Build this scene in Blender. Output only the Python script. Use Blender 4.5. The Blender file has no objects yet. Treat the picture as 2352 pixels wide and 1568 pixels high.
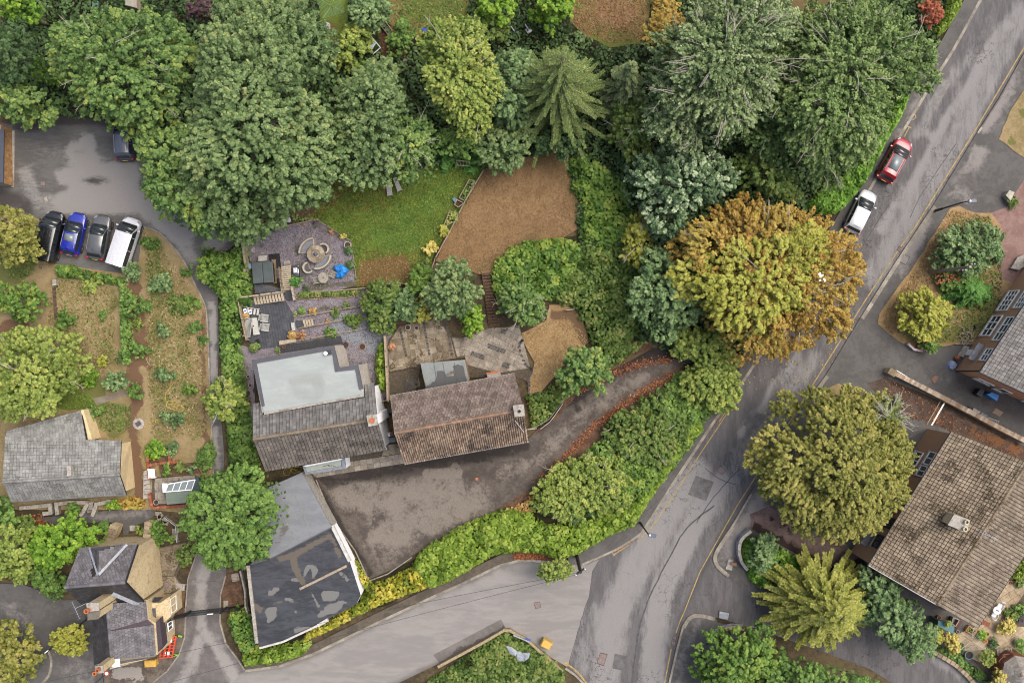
import bpy,bmesh,math,random,time
import numpy as np
from mathutils import Vector,Matrix,geometry
R=math.radians
SC=bpy.context.scene
COL=SC.collection
# -- camera, sky, sun, exposure
H=95.0;S=24.0;CX,CY=1176.0,784.0
cam_d=bpy.data.cameras.new('camera');cam=bpy.data.objects.new('camera',cam_d);COL.objects.link(cam)
cam.location=(0,0,H);cam.rotation_euler=(0,0,0)
cam_d.sensor_width=36;cam_d.lens=36*H/98.0;cam_d.clip_end=2000;cam_d.clip_start=0.5
SC.camera=cam
wd=bpy.data.worlds.new('World');SC.world=wd;wd.use_nodes=True
wn=wd.node_tree;bg=wn.nodes['Background']
sky=wn.nodes.new('ShaderNodeTexSky');sky.sky_type='NISHITA';sky.sun_disc=False
SUN_EL,SUN_AZ=R(62),R(65)
sky.sun_elevation=SUN_EL;sky.sun_rotation=SUN_AZ
sky.dust_density=6.0;sky.air_density=1.0;sky.ozone_density=0.6
wn.links.new(sky.outputs[0],bg.inputs[0]);bg.inputs[1].default_value=0.15
sl=bpy.data.lights.new('sun','SUN');sun=bpy.data.objects.new('sun',sl);COL.objects.link(sun)
sl.energy=1.5;sl.angle=R(50);sl.color=(0.955,0.975,0.915)
sd=Vector((math.sin(SUN_AZ)*math.cos(SUN_EL),math.cos(SUN_AZ)*math.cos(SUN_EL),math.sin(SUN_EL)))
sun.rotation_euler=sd.to_track_quat('Z','Y').to_euler();sun.location=(0,0,60)
SC.view_settings.view_transform='Standard';SC.view_settings.look='None'
SC.view_settings.gamma=1;SC.view_settings.use_curve_mapping=False
SC.view_settings.exposure=0.92
SC.render.engine='CYCLES';SC.cycles.filter_width=1.05
SC.cycles.max_bounces=5;SC.cycles.diffuse_bounces=2;SC.cycles.glossy_bounces=2
SC.cycles.transmission_bounces=3;SC.cycles.transparent_max_bounces=4
# -- plan coordinates
TL={1:(0,0,3),2:(588,0,3),3:(1176,0,3),4:(1764,0,3),5:(0,459.4,3),6:(516.8,459.4,3),7:(1033.6,459.4,3),8:(1764,459.4,3),9:(0,1045.6,3),10:(516.8,976.1,3),11:(1104.8,1045.6,3),12:(1764,1045.6,3),'A':(551.2,769.4,4.876),'B':(861.3,826.9,5.937),'C':(114.8,1194.4,4.195),'D':(2095.9,689.1,5.463),'E':(2067.2,1378.1,8.251),'F':(534,488.1,4.791)}
def q(t,*pts):
 ox,oy,s=TL[t]
 r=[(ox+u/s,oy+v/s)for u,v in pts]
 return r[0]if len(r)==1 else r
def W(p,z=0.0):
 k=(1-z/H)/S
 return Vector(((p[0]-CX)*k,(CY-p[1])*k,z))
def L(v):
 v=v/255.0
 return v/12.92 if v<=0.04045 else((v+0.055)/1.055)**2.4
def C(r,g,b,k=2.0):
 return(min(L(r)/k,.85),min(L(g)/k,.85),min(L(b)/k,.85),1)
# -- materials
MATS={}
def newmat(name):
 m=bpy.data.materials.new(name);m.use_nodes=True
 nt=m.node_tree;b=nt.nodes['Principled BSDF']
 MATS[name]=m
 return m,nt,b
def nd(nt,typ,ins=None,**kw):
 n=nt.nodes.new(typ)
 for k,v in kw.items():setattr(n,k,v)
 if ins:
  for k,v in ins.items():
   if isinstance(v,bpy.types.NodeSocket):nt.links.new(v,n.inputs[k])
   else:n.inputs[k].default_value=v
 return n
def mth(nt,op,a,b=0.0,clamp=False):
 return nd(nt,'ShaderNodeMath',{0:a,1:b},operation=op,use_clamp=clamp).outputs[0]
def mixc(nt,f,a,b,bt='MIX'):
 n=nd(nt,'ShaderNodeMix',data_type='RGBA',blend_type=bt)
 for i,v in((0,f),(6,a),(7,b)):
  if isinstance(v,bpy.types.NodeSocket):nt.links.new(v,n.inputs[i])
  else:n.inputs[i].default_value=v
 return n.outputs[2]
def pos(nt,rot=0,sc=(1,1,1)):
 g=nd(nt,'ShaderNodeNewGeometry').outputs['Position']
 return nd(nt,'ShaderNodeMapping',{0:g,2:(0,0,rot),3:sc},vector_type='POINT').outputs[0]
def noise(nt,v,scale,detail=4,rough=.6,dist=0):
 return nd(nt,'ShaderNodeTexNoise',{0:v,'Scale':scale,'Detail':detail,'Roughness':rough,'Distortion':dist}).outputs[0]
def sstep(nt,v,lo,hi):
 return nd(nt,'ShaderNodeMapRange',{0:v,1:lo,2:hi,3:0.0,4:1.0},interpolation_type='SMOOTHSTEP').outputs[0]
def attr(nt,n):
 return nd(nt,'ShaderNodeAttribute',attribute_name=n).outputs['Fac']
def simple(name,col,rough=.7,metal=0.0,var=.12,scale=3.0,bump=0.0,bscale=30,spec=.3,tint=None,coat=0.0):
 if name in MATS:return MATS[name]
 m,nt,b=newmat(name);p=pos(nt)
 f=noise(nt,p,scale,5,.65)
 dark=tuple(c*(1-2.2*var)for c in col[:3])+(1,);lite=tuple(min(c*(1+2.0*var),.9)for c in col[:3])+(1,)
 c=mixc(nt,sstep(nt,f,.25,.75),dark,lite)
 if tint is not None:c=mixc(nt,sstep(nt,noise(nt,p,scale*.35,5,.7),.5,.68),c,tint)
 nt.links.new(c,b.inputs['Base Color'])
 b.inputs['Roughness'].default_value=rough;b.inputs['Metallic'].default_value=metal
 b.inputs['Specular IOR Level'].default_value=spec
 if coat:b.inputs['Coat Weight'].default_value=coat;b.inputs['Coat Roughness'].default_value=.05
 if bump:
  n=noise(nt,p,bscale,4,.6)
  nt.links.new(nd(nt,'ShaderNodeBump',{'Strength':bump,'Distance':.03,'Height':n}).outputs[0],b.inputs['Normal'])
 return m
def glass(name='window_glass',col=(.03,.035,.04,1),rough=.06):
 if name in MATS:return MATS[name]
 m,nt,b=newmat(name)
 b.inputs['Base Color'].default_value=col;b.inputs['Roughness'].default_value=rough
 b.inputs['Specular IOR Level'].default_value=.6
 return m
def leafmat(name,cols,trans=.34,rough=.6,gain=1.62):
 """three leaf colours (dark, mid, light) picked per leaf by the 'rnd' attribute"""
 if name in MATS:return MATS[name]
 m,nt,b=newmat(name)
 a=attr(nt,'rnd')
 cr=nd(nt,'ShaderNodeValToRGB',{0:a});e=cr.color_ramp.elements
 cc=[C(*c)for c in cols];cc=[(c[0]*gain,c[1]*gain,c[2]*gain,1)for c in cc]
 e[0].position=.08;e[0].color=cc[0];e[1].position=.93;e[1].color=cc[-1]
 for i in range(1,len(cc)-1):
  x=cr.color_ramp.elements.new(.08+.85*i/(len(cc)-1));x.color=cc[i]
 nt.links.new(cr.outputs[0],b.inputs['Base Color'])
 b.inputs['Roughness'].default_value=rough;b.inputs['Specular IOR Level'].default_value=.25
 t=nd(nt,'ShaderNodeBsdfTranslucent',{0:cr.outputs[0]})
 mx=nd(nt,'ShaderNodeMixShader',{0:trans,1:b.outputs[0],2:t.outputs[0]})
 nt.links.new(mx.outputs[0],nt.nodes['Material Output'].inputs[0])
 return m
def tilemat(name,c1,c2,c3,moss=None,rough=.8,mossamt=.55):
 """roof tile or paving: colour varies from piece to piece, with weathering and moss"""
 if name in MATS:return MATS[name]
 m,nt,b=newmat(name)
 o=nd(nt,'ShaderNodeObjectInfo').outputs['Random']
 r=mth(nt,'FRACT',mth(nt,'ADD',o,attr(nt,'rnd')))
 cr=nd(nt,'ShaderNodeValToRGB',{0:r});e=cr.color_ramp.elements
 e[0].color=c1;e[0].position=0;e[1].color=c3;e[1].position=1
 x=e.new(.5);x.color=c2
 p=pos(nt)
 f=noise(nt,p,1.1,6,.7);g=noise(nt,p,9,4,.7)
 c=mixc(nt,1.0,cr.outputs[0],mixc(nt,sstep(nt,f,.3,.7),(.68,.66,.64,1),(1.18,1.17,1.15,1)),'MULTIPLY')
 c=mixc(nt,1.0,c,mixc(nt,sstep(nt,g,.3,.7),(.8,.8,.8,1),(1.15,1.15,1.15,1)),'MULTIPLY')
 if moss is not None:
  mm=mth(nt,'ADD',mth(nt,'MULTIPLY',noise(nt,p,.5,4,.6),.6),mth(nt,'MULTIPLY',noise(nt,p,7,3,.6),.4))
  c=mixc(nt,sstep(nt,mm,mossamt-.02,mossamt+.07),c,moss)
 nt.links.new(c,b.inputs['Base Color']);b.inputs['Roughness'].default_value=rough
 b.inputs['Specular IOR Level'].default_value=.25
 nt.links.new(nd(nt,'ShaderNodeBump',{'Strength':.5,'Distance':.02,'Height':noise(nt,p,25,4,.7)}).outputs[0],b.inputs['Normal'])
 return m
def groundmat(name,base,lite,pa=None,pb=None,scale=.5,fine=14,amp=.9,rot=0,stretch=(1,1,1),grain=.22,rough=.9,cracks=0.0,lo=.42,hi=.58,flecks=None,fleck_t=.66,bump=.5,soft=.12):
 """base/lite: broad noise mix; pa, pb: colours laid where the painted attributes 'pa'/'pb' say, with ragged noisy edges"""
 if name in MATS:return MATS[name]
 m,nt,b=newmat(name)
 p=pos(nt,rot,stretch);p0=pos(nt)
 n1=noise(nt,p,scale,6,.68,.4);n2=noise(nt,p,scale*5,5,.7)
 nn=mth(nt,'ADD',mth(nt,'MULTIPLY',n1,.65),mth(nt,'MULTIPLY',n2,.35))
 c=mixc(nt,sstep(nt,nn,lo,hi),base,lite)
 for at,col in(('pa',pa),('pb',pb)):
  if col is None:continue
  v=mth(nt,'ADD',attr(nt,at),mth(nt,'MULTIPLY',mth(nt,'SUBTRACT',nn,.5),amp*3.4))
  v=mth(nt,'ADD',v,mth(nt,'MULTIPLY',mth(nt,'SUBTRACT',noise(nt,p0,5.5,5,.75),.5),amp*.9))
  c=mixc(nt,mth(nt,'MULTIPLY',sstep(nt,v,.5-soft,.5+soft),sstep(nt,attr(nt,at),0.0,.2)),c,col)
 fn=noise(nt,p0,fine,4,.75)
 c=mixc(nt,1.0,c,mixc(nt,sstep(nt,fn,.25,.75),(1-grain,)*3+(1,),(1+grain,)*3+(1,)),'MULTIPLY')
 if flecks is not None:
  c=mixc(nt,sstep(nt,noise(nt,p0,9,2,.5),fleck_t,fleck_t+.05),c,flecks)
 if cracks:
  vo=nd(nt,'ShaderNodeTexVoronoi',{0:nd(nt,'ShaderNodeVectorMath',{0:p0,1:nd(nt,'ShaderNodeTexNoise',{0:p0,'Scale':2.0}).outputs[1]},operation='ADD').outputs[0],'Scale':1.1},feature='DISTANCE_TO_EDGE')
  k=mth(nt,'MULTIPLY',sstep(nt,mth(nt,'MULTIPLY',vo.outputs[0],-1.0),-.035,-.008),sstep(nt,noise(nt,p0,.16,3,.6),.5,.6))
  c=mixc(nt,mth(nt,'MULTIPLY',k,cracks),c,(.02,.02,.02,1))
 nt.links.new(c,b.inputs['Base Color']);b.inputs['Roughness'].default_value=rough
 b.inputs['Specular IOR Level'].default_value=.2
 nt.links.new(nd(nt,'ShaderNodeBump',{'Strength':bump,'Distance':.03,'Height':noise(nt,p0,fine*1.6,4,.7)}).outputs[0],b.inputs['Normal'])
 return m
# -- objects
ORG={}
def thing(name,label,cat,loc=(0,0,0),group=None,kind=None):
 o=bpy.data.objects.new(name,None);COL.objects.link(o);o.location=loc;o.empty_display_size=.2
 if label:o['label']=label
 if cat:o['category']=cat
 if group:o['group']=group
 if kind:o['kind']=kind
 ORG[o]=Vector(loc);return o
def tag(o,label=None,cat=None,group=None,kind=None):
 for k,v in(('label',label),('category',cat),('group',group),('kind',kind)):
  if v:o[k]=v
 return o
def mkmesh(name,v,f,mat,rnd=None,smooth=False):
 me=bpy.data.meshes.new(name)
 if isinstance(v,np.ndarray):
  n=len(v);k=f.shape[1];me.vertices.add(n);me.vertices.foreach_set('co',v.astype(np.float32).ravel())
  me.loops.add(f.size);me.loops.foreach_set('vertex_index',f.astype(np.int32).ravel())
  me.polygons.add(len(f));me.polygons.foreach_set('loop_start',np.arange(0,f.size,k,dtype=np.int32))
  me.update(calc_edges=True)
 else:
  me.from_pydata([tuple(x)for x in v],[],f);me.update()
 if rnd is not None:
  a=me.attributes.new('rnd','FLOAT','POINT');a.data.foreach_set('value',np.asarray(rnd,dtype=np.float32))
 if mat:me.materials.append(mat)
 if smooth:me.polygons.foreach_set('use_smooth',[True]*len(me.polygons))
 return me
def link(name,me,parent=None,loc=(0,0,0)):
 o=bpy.data.objects.new(name,me);COL.objects.link(o);o.location=loc
 if parent is not None:o.parent=parent
 return o
class MB:
 def __init__(s):s.v=[];s.f=[]
 def add(s,v,f):
  n=len(s.v);s.v+=[Vector(x)for x in v];s.f+=[tuple(i+n for i in g)for g in f];return s
 def prism(s,pts,z0,z1):
  n=len(pts)
  a=sum(pts[i][0]*pts[(i+1)%n][1]-pts[(i+1)%n][0]*pts[i][1]for i in range(n))
  if a<0:pts=pts[::-1]
  v=[(p[0],p[1],z0)for p in pts]+[(p[0],p[1],z1)for p in pts]
  f=[tuple(range(n-1,-1,-1)),tuple(range(n,2*n))]+[(i,(i+1)%n,n+(i+1)%n,n+i)for i in range(n)]
  return s.add(v,f)
 def hexa(s,b,t):
  return s.add(list(b)+list(t),[(3,2,1,0),(4,5,6,7),(0,1,5,4),(1,2,6,5),(2,3,7,6),(3,0,4,7)])
 def box(s,c,d,rz=0.0,bev=0):
  cs,sn=math.cos(rz),math.sin(rz);v=[]
  for z in(-1,1):
   for x,y in((-1,-1),(1,-1),(1,1),(-1,1)):
    X,Y=x*d[0]/2,y*d[1]/2;v.append((c[0]+X*cs-Y*sn,c[1]+X*sn+Y*cs,c[2]+z*d[2]/2))
  return s.hexa(v[:4],v[4:])
 def bar(s,a,b,w,h,up=Vector((0,0,1))):
  a=Vector(a);b=Vector(b);d=(b-a).normalized();x=d.cross(up)
  if x.length<1e-4:x=d.cross(Vector((1,0,0)))
  x.normalize();y=x.cross(d);x=x*w/2;y=y*h/2
  return s.hexa([a-x-y,b-x-y,b+x-y,a+x-y],[a-x+y,b-x+y,b+x+y,a+x+y])
 def tube(s,pts,rad,n=8,cap=True):
  pts=[Vector(p)for p in pts];N=len(pts)
  if not hasattr(rad,'__len__'):rad=[rad]*N
  v=[];f=[];px=None
  for i,p in enumerate(pts):
   d=(pts[min(i+1,N-1)]-pts[max(i-1,0)])
   d=d.normalized()if d.length>1e-9 else Vector((0,0,1))
   if px is None:px=d.orthogonal().normalized()
   else:
    px=px-d*px.dot(d);px=px.normalized()if px.length>1e-6 else d.orthogonal().normalized()
   py=d.cross(px)
   for k in range(n):
    a=2*math.pi*k/n;v.append(p+(px*math.cos(a)+py*math.sin(a))*rad[i])
  for i in range(N-1):
   for k in range(n):
    f.append((i*n+k,i*n+(k+1)%n,(i+1)*n+(k+1)%n,(i+1)*n+k))
  if cap:f+=[tuple(range(n-1,-1,-1)),tuple((N-1)*n+k for k in range(n))]
  return s.add(v,f)
 def lathe(s,c,prof,n=16):
  v=[];f=[];m=len(prof)
  for r,z in prof:
   for k in range(n):
    a=2*math.pi*k/n;v.append((c[0]+r*math.cos(a),c[1]+r*math.sin(a),c[2]+z))
  for i in range(m-1):
   for k in range(n):f.append((i*n+k,i*n+(k+1)%n,(i+1)*n+(k+1)%n,(i+1)*n+k))
  if prof[0][0]>1e-4:f.append(tuple(range(n-1,-1,-1)))
  if prof[-1][0]>1e-4:f.append(tuple((m-1)*n+k for k in range(n)))
  return s.add(v,f)
 def build(s,name,mat,parent=None,smooth=False,local=False,bevel=0,**tags):
  off=Vector((0,0,0))
  if parent is not None and not local:
   r=parent
   while r.parent is not None:r=r.parent
   off=ORG.get(r,off)
  me=mkmesh(name,[x-off for x in s.v],s.f,mat,smooth=smooth)
  o=link(name,me,parent);tag(o,**tags)
  if bevel:
   b=o.modifiers.new('bevel','BEVEL');b.width=bevel;b.segments=2;b.limit_method='ANGLE';b.angle_limit=R(40)
  if parent is None:ORG[o]=Vector((0,0,0))
  return o
def children(o):return[c for c in o.children]
def copy_tree(o,loc=None,rz=None,label=None,parent=None,scale=None):
 c=o.copy();COL.objects.link(c)
 if parent is not None:c.parent=parent
 if loc is not None:c.location=loc
 if rz is not None:c.rotation_euler=(0,0,rz)
 if scale is not None:c.scale=(scale,scale,scale)
 if label:c['label']=label
 for ch in children(o):copy_tree(ch,parent=c)
 return c
# -- 2-D helpers
def inside(P,poly):
 x,y=P[:,0],P[:,1];r=np.zeros(len(P),bool);n=len(poly);j=n-1
 for i in range(n):
  xi,yi=poly[i][0],poly[i][1];xj,yj=poly[j][0],poly[j][1]
  if yi!=yj:r^=((yi>y)!=(yj>y))&(x<(xj-xi)*(y-yi)/(yj-yi)+xi)
  j=i
 return r
def dist_seg(P,line,closed=False):
 d=np.full(len(P),1e9);n=len(line)
 for i in range(n if closed else n-1):
  a=np.array(line[i][:2],float);b=np.array(line[(i+1)%n][:2],float);ab=b-a
  t=np.clip(((P-a)@ab)/max(ab@ab,1e-9),0,1)
  d=np.minimum(d,np.linalg.norm(P-(a+t[:,None]*ab),axis=1))
 return d
def ell(cx,cy,rx,ry,rot=0,n=22,wob=.08,seed=0):
 rg=random.Random(seed+int(cx*7+cy*3));ph=[rg.uniform(0,6.28)for _ in range(4)];c,s=math.cos(R(rot)),math.sin(R(rot));o=[]
 for k in range(n):
  a=2*math.pi*k/n;w=1+wob*(math.sin(2*a+ph[0])+.8*math.sin(3*a+ph[1])+.6*math.sin(5*a+ph[2]))
  x,y=rx*w*math.cos(a),ry*w*math.sin(a);o.append((cx+x*c-y*s,cy+x*s+y*c))
 return o
def ragged(pts,step=14,amp=4,seed=1,closed=True):
 rg=random.Random(seed);o=[];n=len(pts)
 for i in range(n if closed else n-1):
  a,b=pts[i],pts[(i+1)%n];l=math.dist(a,b);k=max(1,int(l/step))
  for j in range(k):
   t=j/k;o.append((a[0]+(b[0]-a[0])*t+(rg.uniform(-amp,amp)if j else 0),a[1]+(b[1]-a[1])*t+(rg.uniform(-amp,amp)if j else 0)))
 return o
def smooth_line(pts,n=6):
 o=[];P=[pts[0]]+list(pts)+[pts[-1]]
 for i in range(1,len(P)-2):
  for k in range(n):
   t=k/n;a,b,c,d=P[i-1],P[i],P[i+1],P[i+2]
   o.append(tuple(.5*((2*b[j])+(-a[j]+c[j])*t+(2*a[j]-5*b[j]+4*c[j]-d[j])*t*t+(-a[j]+3*b[j]-3*c[j]+d[j])*t**3)for j in(0,1)))
 o.append(tuple(pts[-1]));return o
def sheet(name,pts,z,mat,cell=.8,pa=None,pb=None,parent=None,skirt=None,kind='structure',**tags):
 """a ground surface: triangulated polygon with painted attributes; strokes: (line_d, halfwidth_d, softness_d, value)"""
 wp=[W(p,z)for p in pts];n=len(wp)
 xs=[p.x for p in wp];ys=[p.y for p in wp]
 V=[Vector((p.x,p.y))for p in wp]
 if cell:
  gx,gy=np.meshgrid(np.arange(min(xs),max(xs),cell),np.arange(min(ys),max(ys),cell))
  G=np.stack([gx.ravel(),gy.ravel()],1);G[:,0]+=(np.round((G[:,1]-min(ys))/cell)%2)*cell*.5
  G=G[inside(G,wp)]
  if len(G):G=G[dist_seg(G,wp,True)>cell*.35]
  V+=[Vector(g)for g in G]
 r=geometry.delaunay_2d_cdt(V,[],[list(range(n))],1,1e-5)
 vv,ff=r[0],[tuple(f)for f in r[2]]
 if ff:
  a,b,c=(vv[i]for i in ff[0])
  if(b-a).cross(c-a)<0:ff=[f[::-1]for f in ff]
 v=[(p.x,p.y,z)for p in vv]
 P=np.array([(p.x,p.y)for p in vv])
 vals={}
 for nm,st in(('pa',pa),('pb',pb)):
  if st is None:continue
  a=np.zeros(len(P))
  for line,hw,soft,val in st:
   wl=[W(p,z)for p in line]
   if hw is None:d=np.where(inside(P,wl),0,dist_seg(P,wl,True));k=1-np.clip(d/(soft/S),0,1)
   else:d=dist_seg(P,wl);k=1-np.clip((d-hw/S)/(max(soft,.1)/S),0,1)
   a=np.where(val>0,np.maximum(a,k*val),np.minimum(a,np.where(k>0,k*val,a))if False else a+k*val)
  vals[nm]=a
 if skirt is not None:
  k=len(v)
  for p in wp:v.append((p.x,p.y,z));v.append((p.x,p.y,skirt))
  ar=sum(wp[i].x*wp[(i+1)%n].y-wp[(i+1)%n].x*wp[i].y for i in range(n))
  for i in range(n):
   j=(i+1)%n;g=(k+2*i,k+2*i+1,k+2*j+1,k+2*j)
   ff.append(g if ar>0 else g[::-1])
 off=Vector((0,0,0))
 if parent is not None:
  r_=parent
  while r_.parent is not None:r_=r_.parent
  off=ORG.get(r_,off);v=[Vector(x)-off for x in v]
 me=mkmesh(name,v,ff,mat)
 for nm,a in vals.items():
  at=me.attributes.new(nm,'FLOAT','POINT');full=np.zeros(len(v),np.float32);full[:len(a)]=a;at.data.foreach_set('value',full)
 o=link(name,me,parent)
 if parent is None:ORG[o]=Vector((0,0,0));tag(o,kind=kind)
 tag(o,**tags);return o
def clip_convex(poly,reg):
 """Sutherland-Hodgman, both lists of 2-tuples; reg counter-clockwise convex"""
 out=poly
 for i in range(len(reg)):
  a,b=reg[i],reg[(i+1)%len(reg)];inp=out;out=[]
  if not inp:break
  f=lambda p:(b[0]-a[0])*(p[1]-a[1])-(b[1]-a[1])*(p[0]-a[0])
  for j in range(len(inp)):
   p,r=inp[j-1],inp[j];fp,fr=f(p),f(r)
   if(fp>=0)!=(fr>=0):
    t=fp/(fp-fr);out.append((p[0]+(r[0]-p[0])*t,p[1]+(r[1]-p[1])*t))
   if fr>=0:out.append(r)
 return out
def area2(p):return.5*sum(p[i-1][0]*p[i][1]-p[i][0]*p[i-1][1]for i in range(len(p)))
def pave(parent,reg_d,ang,w,l,z,mat,gap=.02,th=.05,bond=True,name='paving_slab',jz=.006,minw=.12,seed=3,limit=300,holes=()):
 """paving slabs laid over a convex region, each a part of its own"""
 rg=random.Random(seed)
 reg=[tuple(W(p,z)[:2])for p in reg_d]
 if area2(reg)<0:reg=reg[::-1]
 c,s=math.cos(R(ang)),math.sin(R(ang));ox=sum(p[0]for p in reg)/len(reg);oy=sum(p[1]for p in reg)/len(reg)
 rad=max(math.dist(p,(ox,oy))for p in reg)+1;cnt=0
 r_=parent
 while r_.parent is not None:r_=r_.parent
 off=ORG.get(r_,Vector((0,0,0)))
 for j in range(-int(rad/l)-1,int(rad/l)+1):
  x=-rad-(rg.uniform(0,w)if bond else 0)
  while x<rad:
   ww=w*(rg.choice((1,1,1,.75,1.35))if bond==2 else 1)
   y=j*l
   qd=[(x+gap/2,y+gap/2),(x+ww-gap/2,y+gap/2),(x+ww-gap/2,y+l-gap/2),(x+gap/2,y+l-gap/2)]
   x+=ww
   qd=[(ox+a*c-b*s,oy+a*s+b*c)for a,b in qd]
   pc=clip_convex(qd,reg)
   if len(pc)<3 or area2(pc)<minw*minw:continue
   m_=(sum(a[0]for a in pc)/len(pc),sum(a[1]for a in pc)/len(pc))
   if any(inside(np.array([m_]),[W(h,z)for h in hh])[0]for hh in holes):continue
   zz=z+rg.uniform(0,jz)
   mb=MB().prism([Vector((a[0],a[1],0))for a in pc],z-th,zz)
   o=mb.build(name,mat,parent);cnt+=1
 return cnt
# -- foliage
def leaves(P,N,size,rng,elong=1.5,fold=.18):
 n=len(P);N=N/np.maximum(np.linalg.norm(N,axis=1,keepdims=True),1e-6)
 r=rng.normal(size=(n,3));T=r-(np.sum(r*N,1,keepdims=True))*N
 T/=np.maximum(np.linalg.norm(T,axis=1,keepdims=True),1e-6);B=np.cross(N,T)
 s=(size*rng.uniform(.7,1.3,n))[:,None]
 a=P+T*s*.5*elong;b=P+B*s*.5+N*s*fold;c=P-T*s*.5*elong;d=P-B*s*.5+N*s*fold
 V=np.stack([a,b,c,d],1).reshape(-1,3);F=np.arange(4*n).reshape(-1,4)
 return V,F
def poly_sample(poly,n,rng):
 xs=[p[0]for p in poly];ys=[p[1]for p in poly];out=[]
 tot=0
 while tot<n:
  P=np.stack([rng.uniform(min(xs),max(xs),4*n+16),rng.uniform(min(ys),max(ys),4*n+16)],1);P=P[inside(P,poly)]
  out.append(P);tot+=len(P)
  if len(P)==0:break
 return np.concatenate(out)[:n]
def poly_area(poly):return abs(area2([(p[0],p[1])for p in poly]))
def canopy(poly_d,ztop,zbot,rb,rc,leaf,rng,dens=1.0,flat=.75,cover=2.6,bottom=.25,spread=.3,elong=1.5,valvar=.5,spray=1.6,gaps=.1,thin=.22):
 """boughs (radius rb) fill the outline, leaf clumps (radius rc) cover the boughs, leaves cover the clumps.
    returns vertices, faces, rnd, bough centres"""
 zm=zbot+.6*(ztop-zbot);poly=[tuple(W(p,zm)[:2])for p in poly_d]
 A=poly_area(poly);hh=ztop-zbot
 nb=max(3,int(A/(rb*rb*1.25)))
 cand=poly_sample(poly,nb*5,rng);dc=dist_seg(cand,poly,True)
 keep=[]
 for i in np.argsort(-dc*rng.uniform(.4,1,len(dc))):
  if dc[i]<rb*.55:continue
  if all((cand[i][0]-cand[j][0])**2+(cand[i][1]-cand[j][1])**2>(rb*.82)**2 for j in keep):keep.append(i)
  if len(keep)>nb*1.6:break
 if not keep:keep=[int(np.argmax(dc))]
 keep=[k for k in keep if rng.random()>gaps or len(keep)<8]
 K=np.array(keep);Bx=cand[K];d=dc[K];Rm=max(d.max(),rb)
 t=np.clip((d-rb*.5)/Rm,0,1)
 bz=zbot+hh*(.30+.7*np.sqrt(1-(1-t)**2))-rb*flat-rng.uniform(0,1,len(K))*min(hh*.16,rb*.9)
 bz=np.maximum(bz,zbot+rb*flat*.3)
 br=rb*rng.uniform(.6,1.25,len(K));br=np.minimum(br,np.maximum(d*1.35,rb*.5))
 BC=np.column_stack([Bx,bz])
 allc=[];allv=[];alln=[]
 for i in range(len(K)):
  m=max(4,int(2*math.pi*br[i]**2/(rc*rc*2.0)*1.5*dens))
  u=rng.uniform(-bottom,1,m);a=rng.uniform(0,2*math.pi,m);s=np.sqrt(np.maximum(1-u*u,0))
  D=np.column_stack([s*np.cos(a),s*np.sin(a),u])
  Q=BC[i]+D*br[i]*np.array([1,1,flat])*(1+np.clip(rng.normal(0,.13,(m,1)),-.3,.34))
  ok=np.ones(m,bool)
  for j in range(len(K)):
   if j==i:continue
   e=(Q-BC[j])/np.array([1,1,flat]);ok&=(np.sum(e*e,1)>(br[j]*.8)**2)
  Q=Q[ok];D=D[ok]
  allc.append(Q);alln.append(D);allv.append(np.full(len(Q),rng.uniform(-.18,.18))+rng.normal(0,.13,len(Q)))
 CC=np.concatenate(allc);CN=np.concatenate(alln);CV=np.concatenate(allv)
 ph=rng.uniform(0,6.28,6);k1=2.3/max(rb,.4)
 lf=np.sin(CC[:,0]*k1+ph[0]+np.sin(CC[:,1]*k1*.8+ph[1]))*np.sin(CC[:,1]*k1*1.2+ph[2]+np.sin(CC[:,0]*k1*.9+ph[3]))
 ok=rng.uniform(0,1,len(CC))>thin*(1+1.6*lf);CC=CC[ok];CN=CN[ok];CV=CV[ok]+.10*lf[ok]
 m=max(5,int(2*math.pi*rc*rc/(leaf*leaf*elong*.5)*cover*.35))
 n=len(CC)*m;idx=np.repeat(np.arange(len(CC)),m)
 u=rng.uniform(-.15,1,n);a=rng.uniform(0,2*math.pi,n);s=np.sqrt(np.maximum(1-u*u,0))
 D=np.column_stack([s*np.cos(a),s*np.sin(a),u])
 rcs=rc*rng.uniform(.5,1.15,len(CC))[idx][:,None]
 cen=BC[:,:2].mean(0);o2=CC[:,:2]-cen;o2=o2/np.maximum(np.linalg.norm(o2,axis=1,keepdims=True),.3)
 AX=np.column_stack([o2*.75,np.full(len(CC),.12)])+CN*.7+rng.normal(0,.35,(len(CC),3));AX/=np.linalg.norm(AX,axis=1,keepdims=True)
 s_=rng.uniform(0,1,(n,1));ln=spray*rng.uniform(.5,1.5,len(CC))[idx][:,None]
 P=CC[idx]+AX[idx]*(s_-.35)*rcs*ln+D*rcs*rng.uniform(.5,1.0,(n,1))*(1-.62*s_)*np.array([1,1,.9])
 Nn=D*.7+CN[idx]*.45+np.array([0,0,.75])+rng.normal(0,spread,(n,3))
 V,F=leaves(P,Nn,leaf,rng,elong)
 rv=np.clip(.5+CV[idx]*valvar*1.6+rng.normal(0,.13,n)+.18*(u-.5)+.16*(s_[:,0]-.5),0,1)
 nf=int(A/(leaf*2.2)**2*1.4)
 Pf=poly_sample(poly,nf,rng)
 if len(Pf):
  df=dist_seg(Pf,poly,True);ok=df>leaf;Pf=Pf[ok];df=df[ok];tf=np.clip(df/Rm,0,1)
  zf=zbot+hh*(.10+.62*np.sqrt(1-(1-tf)**2)*rng.uniform(.35,1,len(Pf)))
  Vf,Ff=leaves(np.column_stack([Pf,zf]),rng.normal(0,.5,(len(Pf),3))+np.array([0,0,1]),leaf*2.0,rng,1.2)
  V=np.concatenate([V,Vf]);F=np.concatenate([F,Ff+4*n]);rv=np.concatenate([rv,np.clip(rng.normal(.3,.12,len(Pf)),0,1)])
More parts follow.
